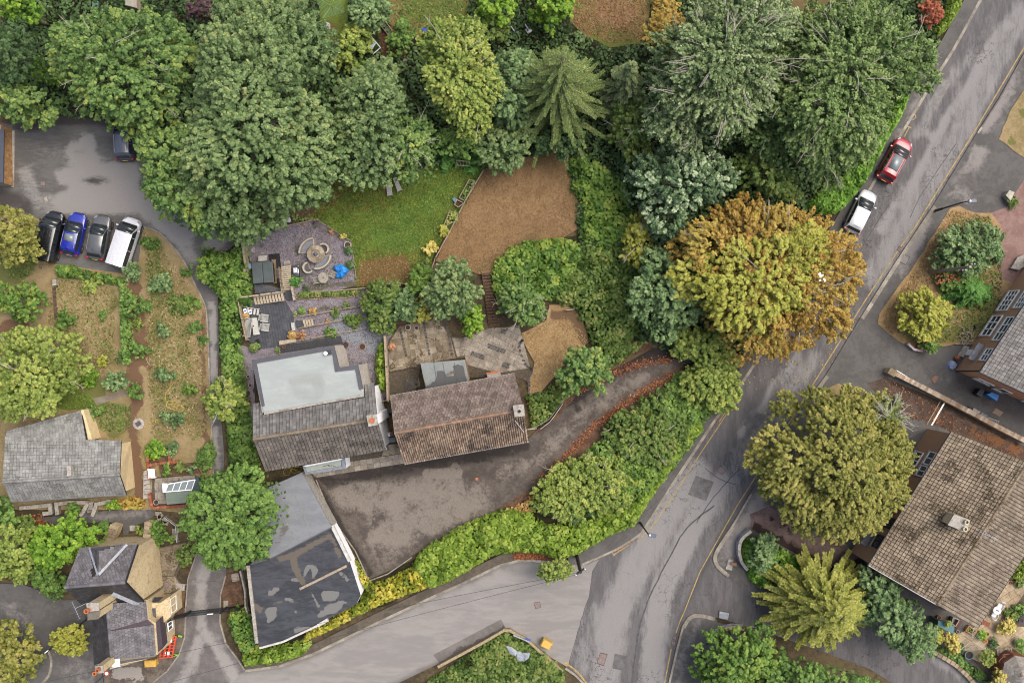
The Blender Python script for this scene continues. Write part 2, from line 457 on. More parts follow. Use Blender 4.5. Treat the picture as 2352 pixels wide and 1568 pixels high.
 return V,F,np.repeat(rv,4),BC
BARK=simple('bark',C(140,128,112),.9,var=.2,scale=6,bump=.6)
BARKP=simple('pale_bark',C(190,182,165),.85,var=.15,scale=8,bump=.4)
TRIS=[0]
def tree(name,label,cat,poly,ztop,zbot,mat,rb=1.7,rc=.5,leaf=.24,seed=1,group=None,trunk_r=None,bare=0,bark=None,limbs=True,zg=0.0,kind=None,**kw):
 rng=np.random.default_rng(seed);rg=random.Random(seed)
 poly=ragged(poly,16 if ztop>6 else 9,8 if ztop>6 else 3.5,seed)
 V,F,rv,BC=canopy(poly,ztop,zbot,rb,rc,leaf,rng,**kw)
 cx,cy=BC[:,0].mean(),BC[:,1].mean();base=Vector((cx,cy,zg))
 TRIS[0]+=2*len(F)
 if kind=='stuff':
  o=link(name,mkmesh(name,V,F,mat,rv));tag(o,label,cat,group,kind);return o
 t=thing(name,label,cat,base,group)
 if kind:t['kind']=kind
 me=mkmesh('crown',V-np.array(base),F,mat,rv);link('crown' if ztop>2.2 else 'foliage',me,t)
 h=ztop-zg;tr=trunk_r or max(.04,h*.022)
 mb=MB();fork=zg+max(.25*h,(zbot-zg)*.9)
 pts=[base,base+Vector((rg.uniform(-.03,.03)*h,rg.uniform(-.03,.03)*h,(fork-zg)*.55)),Vector((cx,cy,fork)),Vector((cx+rg.uniform(-.05,.05)*h,cy+rg.uniform(-.05,.05)*h,zg+h*.8))]
 mb.tube(pts,[tr*1.3,tr,tr*.85,tr*.2],8)
 if limbs:
  sel=list(range(len(BC)));rg.shuffle(sel)
  for i in sel[:max(5,min(26,len(sel)))]:
   b=Vector(BC[i]);a=pts[2].lerp(pts[3],rg.uniform(0,.8));mid=a.lerp(b,.5)+Vector((0,0,-.06*(b-a).length+rg.uniform(-.2,.2)))
   mb.tube([a,mid,b],[tr*.45,tr*.28,tr*.08],5)
 mb.build('trunk' if ztop>2.2 else 'stem',bark or BARK,t,smooth=True)
 if bare:
  for _ in range(bare):
   mb=MB()
   i=rg.randrange(len(BC));b=Vector(BC[i])+Vector((rg.uniform(-.5,.5)*rb,rg.uniform(-.5,.5)*rb,rb*.62))
   d=Vector((b.x-cx,b.y-cy,0));d=d.normalized()if d.length>.1 else Vector((1,0,0))
   d=(d+Vector((rg.uniform(-.7,.7),rg.uniform(-.7,.7),rg.uniform(-.05,.35)))).normalized();ln=rg.uniform(.7,2.6)*min(1,rb/1.3)
   e=b+d*ln;mid=b.lerp(e,.5)+Vector((rg.uniform(-.12,.12),rg.uniform(-.12,.12),.1))
   mb.tube([b-d*.3-Vector((0,0,.5)),b,mid,e],[.05,.04,.028,.012],4)
   for _k in range(3):
    f=b.lerp(e,rg.uniform(.3,.9));g=f+(d+Vector((rg.uniform(-1,1),rg.uniform(-1,1),rg.uniform(0,.4)))).normalized()*ln*.35
    mb.tube([f,g],[.02,.008],3)
   mb.build('bare_branch',BARKP,t)
 return t
def spruce(name,label,cx,cy,rx_d,ztop,zbot,mat,seed=5,nb=150,twig=.75,leaf=.17,droop=.25,dens=1.0,cat='tree',bare=.3,lean=(0,0),ry_d=None,power=1.0):
 """conifer: boughs radiate from the trunk in tiers, each with rows of side twigs carrying needle sprays"""
 rng=np.random.default_rng(seed);rg=random.Random(seed)
 base=W((cx,cy),zbot+.6*(ztop-zbot));base.z=0;apex=W((cx+lean[0],cy+lean[1]),ztop)
 ry_d=ry_d or rx_d;Rx=rx_d/S*(1-zbot/H);Ry=ry_d/S*(1-zbot/H)
 Ps=[];Ns=[];Vs=[];boughs=[]
 for i in range(nb):
  t=(i/nb)**.75
  z=ztop-(ztop-zbot)*t*rg.uniform(.95,1.0)-.3;az=i*2.39996+rg.uniform(-.25,.25)
  rad=(.12+.88*t**power)*rg.uniform(.84,1.04)
  o=Vector((apex.x+(base.x-apex.x)*t,apex.y+(base.y-apex.y)*t,z));d=Vector((math.cos(az)*Rx*rad,math.sin(az)*Ry*rad,-droop*rad*Rx*rg.uniform(.6,1.3)))
  ln=d.length;N=9;pts=[]
  wob=rg.uniform(-.12,.12)
  for k in range(N+1):
   s=k/N;p=o+d*s+Vector((0,0,.16*ln*math.sin(s*math.pi)*.6))+Vector((-d.y,d.x,0))*wob*s*s;pts.append(p)
  pale=rg.random()<bare;mb=MB();boughs.append((mb,pale));mb.tube(pts,[max(.012,.055*(1-s/N)*min(1,ln/3)+.01)for s in range(N+1)],4,cap=False)
  m=max(6,int(ln/.17*dens));dn=d.normalized();side=dn.cross(Vector((0,0,1))).normalized();v0=rg.uniform(-.14,.14)
  for k in range(m):
   s=.1+.9*(k+.5)/m;f=s*N;j=min(int(f),N-1);p=pts[j].lerp(pts[j+1],f-j)
   tl=twig*(1.05-s*.75)*min(1,.35+ln/4)*(.35+min(1,s*2.5)*.65)
   for sg in(-1,1):
    dd=(dn*.75+side*sg*rg.uniform(.7,1.1)+Vector((0,0,rg.uniform(-.35,-.05)))).normalized()
    kk=max(2,int(tl/(leaf*.55)))
    for w in range(kk):
     e=p+dd*tl*(w+.6)/kk+Vector((0,0,rg.uniform(-.03,.03)))
     Ps.append(e);Ns.append((rg.gauss(0,.3),rg.gauss(0,.3),1));Vs.append(.5+v0+rg.gauss(0,.14)+.12*w/kk)
 P=np.array([tuple(p)for p in Ps]);V,F=leaves(P,np.array(Ns),leaf,rng,1.7,.1)
 TRIS[0]+=2*len(F)
 t=thing(name,label,cat,base)
 link('crown',mkmesh('crown',V-np.array(base),F,mat,np.repeat(np.clip(Vs,0,1),4)),t)
 tr=ztop*.018
 MB().tube([base,base.lerp(apex,.5),apex-Vector((0,0,.2))],[tr*1.4,tr*.8,.03],8).build('trunk',BARK,t,smooth=True)
 for m_,pale in boughs:m_.build('bough',BARKP if pale else BARK,t)
 return t
def carpet(name,poly_d,z0,h,leaf,mat,seed=1,cover=2.2,lump=1.0,label=None,cat=None,kind='stuff',elong=1.5,spread=.35,side=0.0,parent=None,tuft=.5,valscale=1.0,edge=.8,cover_top=.45,holes=()):
 """low ground cover or a clipped hedge: leaves over a lumpy surface inside an outline"""
 rng=np.random.default_rng(seed)
 poly=[tuple(W(p,z0+h*.7)[:2])for p in poly_d];A=poly_area(poly)
 n=int(A/(leaf*leaf*elong*.5)*cover)
 P=poly_sample(poly,n,rng)
 for h_ in holes:P=P[~inside(P,[W(p,z0+h*.7)for p in h_])]
 n=len(P);d=dist_seg(P,poly,True)
 ph=rng.uniform(0,6.28,12)
 f=lambda x,y,s,a,b,c_:np.sin(x*s+ph[a]+1.3*np.sin(y*s*.7+ph[b]))*np.sin(y*s*1.1+ph[c_]+1.1*np.sin(x*s*.8+ph[a]))
 lmp=f(P[:,0],P[:,1],1.1,0,1,2)*.5+f(P[:,0],P[:,1],2.7,3,4,5)*.3+f(P[:,0],P[:,1],6.1,6,7,8)*.2
 nt_=max(4,int(A/(tuft*tuft)));TC=poly_sample(poly,nt_,rng);tv=rng.normal(0,1,len(TC))
 cs=tuft;key={}
 for i,t in enumerate(TC):key.setdefault((int(t[0]//cs),int(t[1]//cs)),[]).append(i)
 ci=np.floor(P/cs).astype(int);off=np.zeros((n,2));tval=np.zeros(n);td=np.full(n,cs*1.2)
 order=np.lexsort((ci[:,1],ci[:,0]));cu,st=np.unique(ci[order],axis=0,return_index=True);st=list(st)+[n]
 for g,c in enumerate(cu):
  ids=order[st[g]:st[g+1]];cand=[i for dx in(-1,0,1)for dy in(-1,0,1)for i in key.get((c[0]+dx,c[1]+dy),())]
  if not cand:continue
  D=np.linalg.norm(P[ids][:,None]-TC[cand][None],axis=2);k=D.argmin(1);cand=np.array(cand)
  td[ids]=D[np.arange(len(ids)),k];tval[ids]=tv[cand[k]];off[ids]=P[ids]-TC[cand[k]]
 q_=np.clip(1-td/(cs*1.1),0,1)
 e=np.clip(d/max(edge*h,.05),0,1);e=np.sqrt(1-(1-e)**2)
 z=z0+h*e*(.68+.20*lmp*lump+.18*np.sqrt(q_)*1.2+.06*np.clip(tval,-1,1))
 z-=rng.uniform(0,1,n)**2*h*cover_top
 N=np.column_stack([off*1.1/cs,np.full(n,1.0)])+rng.normal(0,spread,(n,3))
 V,F=leaves(np.column_stack([P,np.maximum(z,z0+.02)]),N,leaf,rng,elong)
 rv=np.clip(.5+.16*valscale*tval+.25*lmp*valscale+rng.normal(0,.15,n),0,1)
 TRIS[0]+=2*n
 off3=np.zeros(3)
 if parent is not None:off3=np.array(ORG.get(parent,Vector((0,0,0))))
 o=link(name,mkmesh(name,V-off3,F,mat,np.repeat(rv,4)),parent)
 tag(o,label,cat,None,kind);return o
def hedge(label,poly_d,z0,h,leaf,mat,seed=1,name='hedge',cat='hedge',**kw):
 """a hedge thing: leafy mass over a woody core"""
 cx=sum(p[0]for p in poly_d)/len(poly_d);cy=sum(p[1]for p in poly_d)/len(poly_d)
 t=thing(name,label,cat,W((cx,cy),z0))
 carpet('foliage',poly_d,z0,h,leaf,mat,seed=seed,kind=None,parent=t,**kw)
 rg=random.Random(seed);mb=MB();rng=np.random.default_rng(seed);poly=[tuple(W(p,z0+h*.7)[:2])for p in poly_d]
 for p in poly_sample(poly,max(6,int(poly_area(poly)/.8)),rng):
  b=Vector((p[0],p[1],z0));mb.tube([b,b+Vector((rg.uniform(-.2,.2),rg.uniform(-.2,.2),h*.75))],[.04,.012],4)
 mb.build('stem',BARK,t)
 return t
def scatter(name,poly_d,z,n,size,mat,label,cat='leaves',seed=1,lines=None,width=10):
 rng=np.random.default_rng(seed);poly=[tuple(W(p,z)[:2])for p in poly_d]
 P=poly_sample(poly,n,rng)
 if lines is not None:
  d=dist_seg(P,[W(p,z)for p in lines]);P=P[d<np.abs(rng.normal(0,width/S,len(P)))]
 n=len(P);V,F=leaves(np.column_stack([P,z+rng.uniform(.01,.05,n)]),rng.normal(0,.35,(n,3))+np.array([0,0,1]),size,rng,1.2)
 TRIS[0]+=2*n
 o=link(name,mkmesh(name,V,F,mat,np.repeat(rng.uniform(0,1,n),4)));tag(o,label,cat,None,'stuff');return o
# -- the setting: ground, roads, yards, lawns
LOW=-.15
soil=groundmat('soil',C(72,62,48),C(110,95,68),pa=C(95,100,55),scale=.25,fine=10,grain=.3)
asph=groundmat('asphalt_road',C(102,99,99),C(118,114,114),soft=.3,pa=C(152,148,146),pb=C(76,73,73),scale=.55,rot=R(-32),stretch=(2.0,.45,1),amp=.42,grain=.14,cracks=.6,fine=16)
asphw=groundmat('asphalt_pale',C(149,144,140),C(163,157,152),soft=.3,pa=C(118,112,108),scale=.3,amp=.35,grain=.07,fine=18,rot=R(15),stretch=(.4,1.6,1))
foot=groundmat('asphalt_footway',C(98,95,92),C(112,109,106),soft=.3,pa=C(152,145,141),pb=C(84,74,68),scale=.5,amp=.6,grain=.15,fine=18,flecks=C(150,125,100),fleck_t=.74)
park_m=groundmat('asphalt_car_park',C(104,101,98),C(118,115,111),soft=.3,pa=C(156,151,147),pb=C(80,74,72),scale=.45,amp=.6,grain=.12,stretch=(.6,1.6,1))
fore_m=groundmat('asphalt_forecourt',C(88,80,74),C(110,101,93),soft=.3,pa=C(140,130,120),pb=C(60,54,50),scale=.6,amp=.75,grain=.2,fine=9,flecks=C(175,168,162),fleck_t=.74)
lane_m=groundmat('asphalt_lane',C(110,105,103),C(128,122,119),soft=.3,pa=C(164,158,154),scale=.4,amp=.5,grain=.12)
dry_m=groundmat('dry_grass',C(150,132,92),C(172,150,112),pa=C(118,118,66),pb=C(122,94,72),scale=.5,amp=.75,grain=.26,fine=12,flecks=C(120,116,66),fleck_t=.66,bump=1)
field_m=groundmat('parched_grass',C(144,113,79),C(160,128,92),pa=C(118,100,66),soft=.3,pb=C(168,136,98),scale=.9,amp=.6,grain=.3,fine=13,bump=1)
lawn_m=groundmat('lawn_grass',C(96,112,46),C(116,132,54),pa=C(120,98,56),soft=.3,pb=C(84,122,52),scale=.5,amp=.55,grain=.26,fine=14,bump=1)
lawn2_m=groundmat('brown_lawn_grass',C(120,104,62),C(142,122,74),pa=C(112,116,56),pb=C(150,116,82),scale=.5,amp=.6,grain=.26,fine=14,bump=1)
tan_m=groundmat('tan_dry_grass',C(164,134,94),C(182,152,110),pa=C(134,124,72),pb=C(116,92,68),soft=.3,scale=.9,amp=.6,grain=.28,fine=12)
grav_m=groundmat('purple_gravel',C(140,130,136),C(160,151,157),pa=C(156,160,166),pb=C(108,104,82),scale=.7,amp=.7,grain=.36,fine=15,flecks=C(104,92,96),fleck_t=.6,bump=1.5)
chip_m=groundmat('bark_chips',C(92,70,54),C(122,94,74),scale=1.2,grain=.4,fine=16,bump=1.5)
under_m=groundmat('undergrowth_soil',C(44,40,26),C(66,60,36),pa=C(70,84,36),scale=.5,grain=.35)
block_m=groundmat('block_paving_red',C(142,112,104),C(160,130,122),scale=.8,grain=.14)
o=sheet('ground',[(-5200,-5200),(7600,-5200),(7600,6800),(-5200,6800)],LOW,soil,cell=None,label=None)
west=[(2300,-90),(2249,0),(2211,70),(2186,115),(2127,208),(2064,312),(1997,430),(1945,520),(1850,670),(1760,790),(1700,880),(1640,962),(1585,1046),(1545,1106),(1518,1149),(1491,1192),(1471,1222),(1448,1239),(1415,1259),(1371,1279),(1335,1294),(1305,1299)]
west2=[(1305,1299),(1262,1288),(1225,1284),(1188,1285),(1148,1295),(1125,1306),(1057,1339),(1000,1364),(960,1383),(867,1426),(790,1464),(717,1499),(640,1527),(563,1537)]
laneR=[(563,1537),(547,1512),(520,1476),(507,1429),(508,1366),(520,1322)]
laneL=[(453,1262),(430,1329),(425,1396),(423,1462),(410,1502),(383,1539),(350,1566),(300,1600)]
isle=[(1380,1640),(1345,1568),(1322,1545),(1300,1529),(1271,1512),(1238,1489),(1215,1474),(1162,1444),(1105,1472),(1010,1522),(900,1575),(860,1640)]
east=[(2480,-90),(2420,10),(2352,123),(2294,227),(2244,305),(2144,471),(2056,603),(1977,729),(1897,861),(1864,906),(1724,1132),(1680,1207),(1643,1262),(1638,1279),(1645,1302),(1671,1326)]
laneU=[(1671,1326),(1764,1362),(1900,1400),(2040,1440),(2134,1490),(2300,1590),(2400,1640)]
laneD=[(2170,1640),(2100,1600),(1997,1535),(1900,1500),(1760,1450),(1643,1417)]
east2=[(1643,1417),(1621,1412),(1595,1409),(1578,1419),(1566,1439),(1551.5,1496),(1535,1568),(1522,1640)]
road_poly=west+west2+[(480,1640)]+[(860,1640)]+isle[::-1]+[(1400,1640)]
road_poly=west+west2+laneR+[(453,1262)]+laneL[1:]+[(300,1640),(860,1640)]+isle[::-1][1:]+east2[::-1]+laneD[::-1]+laneU[::-1]+east[::-1]
pale=[([(2395,60),(2300,240),(2190,420),(2080,600),(1960,790)],10,16,.34),([(2270,40),(2200,150),(2110,300),(2040,430),(1960,560)],8,16,.30),([(2311,50),(2164,293),(2064,467),(2017,530)],5,10,.95),([(2345,30),(2235,240),(2140,420),(2050,560),(2000,640)],20,22,.62),([(2230,133),(2194,167),(2157,217),(2124,283),(2107,310)],7,16,.62),([(2138,312),(2142,318)],3,6,1),([(1834,803),(1800,855),(1764,909),(1700,1000)],4,10,.8),([(1870,820),(1790,940),(1740,1010),(1690,1090)],10,25,.6),([(1598,1086),(1521,1195),(1471,1279),(1430,1362),(1404,1445),(1388,1568)],24,26,.80),([(1650,1112),(1600,1190),(1550,1290),(1515,1380),(1502,1480),(1495,1600)],20,22,.82),([(1693,1046),(1680,1100),(1650,1160)],14,20,.5),([(1330,1540),(1345,1470),(1360,1400)],12,20,.5),([(1760,1440),(1790,1440)],12,20,.7),([(2150,1515),(2190,1530),(2230,1570)],10,16,.62)]
seam=[([(1720,1130),(1640,1262),(1600,1350),(1566,1425),(1535,1560)],3,12,.6)]
sheet('road',road_poly,-.10,asph,cell=.75,pa=pale,pb=seam,skirt=LOW)
side_road=west2[::-1][:-1]+[(1345,1297),(1376,1284),(1360,1311),(1352,1372),(1331,1436),(1318,1489),(1306,1528),(1300,1529),(1271,1512),(1238,1489),(1215,1474),(1162,1444),(1105,1472),(1010,1522),(900,1575),(860,1640),(480,1640),(540,1560)]
sheet('side_road',side_road,-.096,asphw,cell=.75,pa=[(west2,5,14,.75),([(1105,1472),(1010,1522),(900,1575)],5,12,.7),([(1180,1300),(1260,1310)],14,22,.45)])
sheet('tarmac_patch',[(995,1503),(1151,1421),(1162,1444),(1105,1472),(1010,1522)],-.092,groundmat('asphalt_patch',C(118,112,108),C(134,128,123),pa=C(88,82,76),grain=.12),pa=[([(1010,1522),(1105,1475),(1160,1446)],3,14,.9)])
lane=laneR[::-1]+[(563,1537),(540,1560),(480,1640),(300,1640)]+laneL[::-1]
sheet('lane',lane,-.092,lane_m,cell=.7,pa=[([(480,1262),(463,1340),(462,1440)],9,12,.8),([(478,1460),(520,1520),(545,1560)],7,14,.8),([(455,1470),(440,1530),(400,1590)],9,14,.75)])
kw=[(p[0]-26,p[1]-16)for p in west[:14]]+[(p[0]-30,p[1]-24)for p in west[14:18]]+[(1400,1225),(1340,1265),(1300,1278)]
sheet('pavement',west+kw[::-1],0,foot,cell=.8,pa=[([(2140,180),(2080,280),(2010,400)],6,10,.5)],skirt=LOW)
sheet('pavement',west2+[(563,1525),(640,1510),(717,1480),(790,1444),(867,1406),(960,1362),(1057,1318),(1148,1274),(1225,1265),(1305,1275)],0,groundmat('leafy_verge',C(92,84,74),C(112,102,90),pa=C(132,74,50),scale=.8,grain=.25),cell=.8,pa=[([(1190,1276),(1235,1272),(1255,1282)],7,7,1),([(830,1440),(850,1432)],3,5,.9)],skirt=LOW)
right_pav=east+[(1671,1326),(1764,1362),(1900,1400),(2040,1440),(2134,1490),(2300,1590),(2400,1640),(2600,1640),(2600,-90)]
sheet('yard',right_pav,0,foot,cell=1.0,skirt=LOW,pa=[([(2339,150),(2299,235),(2262,300)],12,8,1.0),([(2223,370),(2240,340),(2260,350),(2225,385)],9,12,.75),([(2190,440),(2230,460)],12,20,.5),([(2130,500),(2090,570),(2050,640)],9,10,.8),([(1745,1150),(1700,1215),(1670,1280)],16,12,.75),([(1690,1340),(1720,1360)],10,20,.4),([(2135,860),(2190,870)],8,14,.42)],pb=[([(2200,880),(2352,960)],10,20,.5)])
sheet('lane_verge',east2+[(1700,1640),(1700,1440),(1650,1430)],0,foot,cell=1,skirt=LOW,pa=[([(1600,1430),(1570,1500),(1550,1600)],12,10,.42)])
pink=groundmat('pink_tarmac',C(112,92,88),C(140,118,112),pa=C(64,50,44),scale=.6,amp=.7,grain=.16)
sheet('driveway',ragged([(1722,1180),(1764,1162),(1850,1225),(1944,1250),(1993,1300),(2010,1350),(1940,1330),(1860,1290),(1790,1250),(1728,1216)],20,2),.006,pink,cell=.6,pa=[([(1740,1215),(1860,1285),(1980,1340)],7,12,.9),([(1770,1185),(1830,1230)],3,9,.7),([(1980,1300),(2000,1350)],14,12,.9)])
leafd=groundmat('leafy_tarmac',C(84,72,64),C(104,90,80),pa=C(128,90,60),pb=C(62,50,40),scale=.9,amp=.9,grain=.3,fine=9,flecks=C(150,92,60),fleck_t=.66)
sheet('driveway',[(2036,866),(2180,930),(2400,1050),(2400,1080),(2352,1066),(2185,992),(2140,970),(2085,960),(2040,930),(1990,880)],.006,leafd,cell=.6,pa=[([(2110,990),(2170,920)],9,12,.5),([(2240,990),(2352,1040)],8,14,.6)],pb=[([(2050,872),(2180,935),(2352,1020)],4,10,.9)])
cark=[(-60,275),(33,285),(110,268),(190,262),(250,270),(345,290),(360,400),(420,470),(520,500),(555,540),(530,570),(480,600),(467,640),(500,680),(503,790),(500,876),(510,982),(515,1046),(513,1110),(520,1322),(453,1262),(490,1109),(485,982),(480,876),(477,793),(473,716),(463,686),(443,646),(423,603),(393,563),(360,533),(328,523),(318,602),(280,628),(233,621),(117,605),(80,588),(90,503),(45,488),(0,465),(-60,440)]
sheet('car_park',cark,-.02,park_m,cell=.7,skirt=LOW,pa=[([(165,340),(205,320),(210,360),(165,362)],9,9,.95),([(150,405),(230,385),(300,395),(300,430),(180,430)],14,14,.95),([(150,468),(330,470),(420,540)],20,12,.95),([(470,520),(500,560)],14,12,.8),([(60,400),(80,460),(140,470)],12,18,.7),([(60,350),(140,345)],10,20,.35),([(400,520),(420,560),(450,600)],6,18,.6),([(490,560),(505,545)],22,8,.6),([(488,700),(492,830),(492,960),(498,1100)],5,5,.9)],pb=[([(45,285),(180,268),(330,290)],10,14,.95),([(105,405),(190,412),(320,428)],0,6,.8),([(0,450),(60,470)],12,14,.9)])
sheet('path',[(85,1189),(187,1179),(247,1172),(350,1163),(362,1177),(340,1195),(300,1212),(293,1228),(283,1228),(283,1212),(247,1196),(140,1208)],-.01,foot,cell=.6,pa=[([(200,1190),(330,1180)],8,10,.55)],skirt=LOW)
sheet('yard',[(-60,1339),(50,1340),(143,1375),(187,1376),(215,1400),(213,1489),(230,1520),(250,1640),(-60,1640)],-.02,foot,cell=.8,pa=[([(20,1400),(70,1440)],10,14,.55),([(150,1480),(190,1560)],30,20,.3)],skirt=LOW)
sheet('yard',[(213,1489),(230,1505),(250,1640),(300,1600),(350,1566),(383,1539),(410,1502),(423,1462),(425,1396),(400,1370),(300,1400)],0,groundmat('damp_yard',C(96,86,76),C(126,114,102),pa=C(166,158,150),scale=.7,grain=.2),cell=.6,pa=[([(270,1545),(320,1550)],14,6,.95)],skirt=LOW)
gl=[(-60,470),(45,488),(90,503),(80,588),(117,605),(233,621),(280,628),(318,602),(328,523),(360,533),(393,563),(423,603),(443,646),(463,686),(473,716),(477,793),(480,876),(485,982),(490,1109),(470,1170),(453,1180),(345,1170),(250,1170),(60,1170),(-60,1170)]
sheet('garden_grass',gl,0,dry_m,cell=.7,skirt=LOW,pa=[([(355,560),(370,640),(360,720),(355,800),(370,900),(380,1000)],16,22,.55),([(20,620),(50,600)],30,20,.8),([(235,650),(260,700)],10,16,.6),([(240,780),(255,830)],10,16,.6),([(150,905),(210,900)],28,12,1.0),([(230,950),(280,950),(270,980)],26,16,.6),([(190,640),(250,650)],8,20,.5),([(415,700),(440,900),(450,1000)],12,16,.5),([(200,840),(250,880)],10,18,.5)],pb=[([(310,643),(303,759),(308,826),(313,876),(313,935)],10,7,1),([(334,700),(330,800),(342,850)],5,7,.75),([(0,760),(55,750)],12,8,1),([(300,950),(318,1100),(320,1150)],10,8,.9),([(100,560),(90,610)],9,14,.5),([(170,770),(190,800)],10,20,.5),([(465,720),(470,900),(475,1050)],5,8,.7),([(250,900),(290,850)],5,10,.6)])
sheet('path',[(213,915),(290,898),(295,905),(222,930)],.008,groundmat('concrete_path',C(136,124,112),C(152,140,126),grain=.12),cell=.6)
sheet('mown_grass',ell(165,918,52,24,0),.004,lawn_m,cell=.5,pa=[([(140,900),(200,930)],10,20,.35)])
LZ=.02
lawn=[(640,492),(655,470),(700,438),(760,418),(860,400),(960,400),(1010,370),(1060,360),(1112,388),(1080,450),(1038,522),(1017,549),(993,592),(990,650),(923,652),(818,658),(810,586),(803,549),(777,533),(727,503),(690,506)]
sheet('lawn',ragged(lawn,25,1.5),LZ,lawn_m,cell=.6,skirt=LOW,pa=[([(820,640),(860,615),(935,600),(960,640)],26,16,.95),([(840,590),(940,580)],8,20,.5),([(715,450),(770,430),(700,480)],18,28,.75),([(1050,480),(1020,530),(990,560)],8,14,.45),([(655,490),(700,460)],8,12,1)],pb=[([(870,540),(940,560),(930,500)],18,30,.55),([(980,470),(1010,440)],16,30,.5)])
sheet('brown_field',ragged([(1112,388),(1180,370),(1240,350),(1275,335),(1305,350),(1312,420),(1335,470),(1328,525),(1290,548),(1210,560),(1165,585),(1145,615),(1125,628),(1100,630),(1060,618),(1000,600),(1020,549),(1045,505)],18,2),LZ,field_m,cell=.7,skirt=LOW,pa=[([(1115,395),(1180,380),(1260,365),(1300,400),(1322,470)],6,22,.6),([(1110,400),(1045,505)],4,14,.5),([(1230,540),(1130,600),(1100,620)],5,18,.7)],pb=[([(1060,500),(1160,470),(1250,480)],20,60,.5)])
sheet('dry_lawn',ragged([(1197,765),(1225,752),(1255,735),(1262,700),(1300,698),(1325,715),(1348,760),(1352,785),(1330,805),(1300,835),(1280,855),(1260,880),(1240,905),(1217,910),(1213,875),(1224,850),(1228,832),(1210,800),(1200,780)],14,2),LZ,tan_m,cell=.5,skirt=LOW,pa=[([(1235,770),(1250,790)],10,20,.2)],pb=[([(1275,725),(1310,722),(1338,760),(1345,785)],8,9,.95)])
sheet('gravel_terrace',[(560,545),(600,529),(660,516),(727,503),(777,533),(803,549),(810,586),(818,656),(767,668),(690,676),(655,700),(640,640),(575,600)],LZ,grav_m,cell=.5,skirt=LOW,pb=[([(680,575),(690,600),(700,640)],8,14,.55),([(720,520),(800,545)],3,10,.8),([(700,660),(815,650)],5,8,.8),([(560,550),(600,560)],8,16,.5)])
sheet('gravel_garden',[(655,695),(690,676),(830,664),(890,660),(905,740),(893,800),(890,905),(850,960),(780,900),(645,815),(560,830),(545,800),(640,790),(668,760)],.006,grav_m,cell=.5,skirt=LOW,pa=[([(790,745),(830,770),(850,785)],20,16,1.2)],pb=[([(690,678),(800,672)],2,6,.8),([(710,715),(800,700)],3,7,.6),([(700,790),(760,775)],3,8,.6),([(860,900),(880,850)],6,14,.6)])
sheet('side_yard',[(545,790),(580,800),(590,1010),(560,1010),(550,900)],.003,grav_m,cell=.5,skirt=LOW,pb=[([(560,800),(570,1000)],4,12,.6)])
fore=[(700,1085),(928,1058),(1105,1030),(1213,1008),(1235,985),(1265,960),(1300,918),(1345,885),(1390,858),(1450,828),(1500,800),(1550,790),(1640,800),(1720,850),(1690,890),(1600,830),(1567,838),(1517,878),(1467,905),(1400,941),(1367,975),(1340,1003),(1300,1043),(1270,1078),(1235,1112),(1150,1163),(1105,1197),(1050,1224),(1000,1245),(947,1275),(917,1301),(847,1330),(817,1263),(770,1203),(762,1176),(727,1098)]
sheet('forecourt',fore,-.03,fore_m,cell=.6,skirt=LOW,pa=[([(800,1130),(900,1150),(1000,1130),(1080,1150),(960,1200),(880,1230)],26,34,.72),([(980,1085),(1020,1088),(1045,1072),(1052,1085)],6,3,2.0),([(880,1280),(930,1240)],12,24,.45),([(1150,1090),(1240,1050),(1330,960),(1400,905),(1480,862)],9,14,.6)],pb=[([(735,1110),(920,1075),(1105,1045),(1205,1025)],9,14,.8),([(847,1320),(800,1240),(762,1180)],4,10,1),([(1300,925),(1400,862),(1500,812),(1560,815)],8,10,.9),([(1200,1010),(1330,940),(1450,880)],1,7,.6),([(1460,820),(1560,800),(1640,820)],12,10,1)])
sheet('lane_edge_soil',ragged([(1367,973),(1400,939),(1467,903),(1517,876),(1567,836),(1580,850),(1500,930),(1420,985),(1360,1040),(1300,1090),(1240,1130),(1150,1180),(1105,1215),(1105,1197),(1150,1163),(1235,1112),(1270,1078),(1300,1043),(1340,1003)],14,3),-.01,chip_m,cell=None)
sheet('leaf_litter_bank',ragged([(1230,1000),(1290,950),(1330,900),(1400,850),(1470,810),(1550,790),(1500,770),(1420,790),(1340,850),(1280,900),(1240,960)],14,3),-.005,chip_m,cell=None)
sheet('woodland_floor',ragged([(0,-60),(1500,-60),(2240,-60),(2200,60),(2060,290),(1900,500),(1850,640),(1700,860),(1500,1050),(1480,1180),(1300,1275),(1090,1300),(850,1400),(560,1520),(545,1440),(560,1330),(850,1330),(1110,1200),(1370,980),(1560,850),(1480,790),(1300,870),(1330,760),(1260,650),(1150,660),(1140,560),(1330,540),(1300,350),(1080,370),(760,410),(560,545),(380,470),(330,285),(100,265),(0,260)],40,5),-.12,under_m,cell=None)
for i,(p,mt,a,b)in enumerate([([(725,-60),(800,-60),(800,40),(780,120),(740,110)],lawn_m,[([(760,60),(770,120)],8,10,.9)],None),([(870,-60),(1090,-60),(1070,40),(1000,60),(960,90),(900,60),(860,30)],lawn2_m,[([(960,20),(1050,30)],20,30,.8)],[([(900,10),(910,50)],10,20,.8)]),([(1310,-60),(1500,-60),(1490,60),(1480,100),(1400,110),(1340,80),(1310,50)],lawn2_m,[([(1380,85),(1440,95)],16,20,.9)],[([(1400,20),(1430,30)],20,30,.9)]),([(590,-60),(700,-60),(700,20),(600,40)],lawn2_m,[([(640,10)]*2,12,20,.8)],None),([(1780,-60),(1920,-60),(1930,40),(1860,50),(1800,30)],field_m,[([(1800,0),(1900,20)],20,20,.8)],None)]):
 sheet('far_lawn',ragged(p,25,2),-.06,mt,cell=.8,pa=a,pb=b,skirt=LOW)
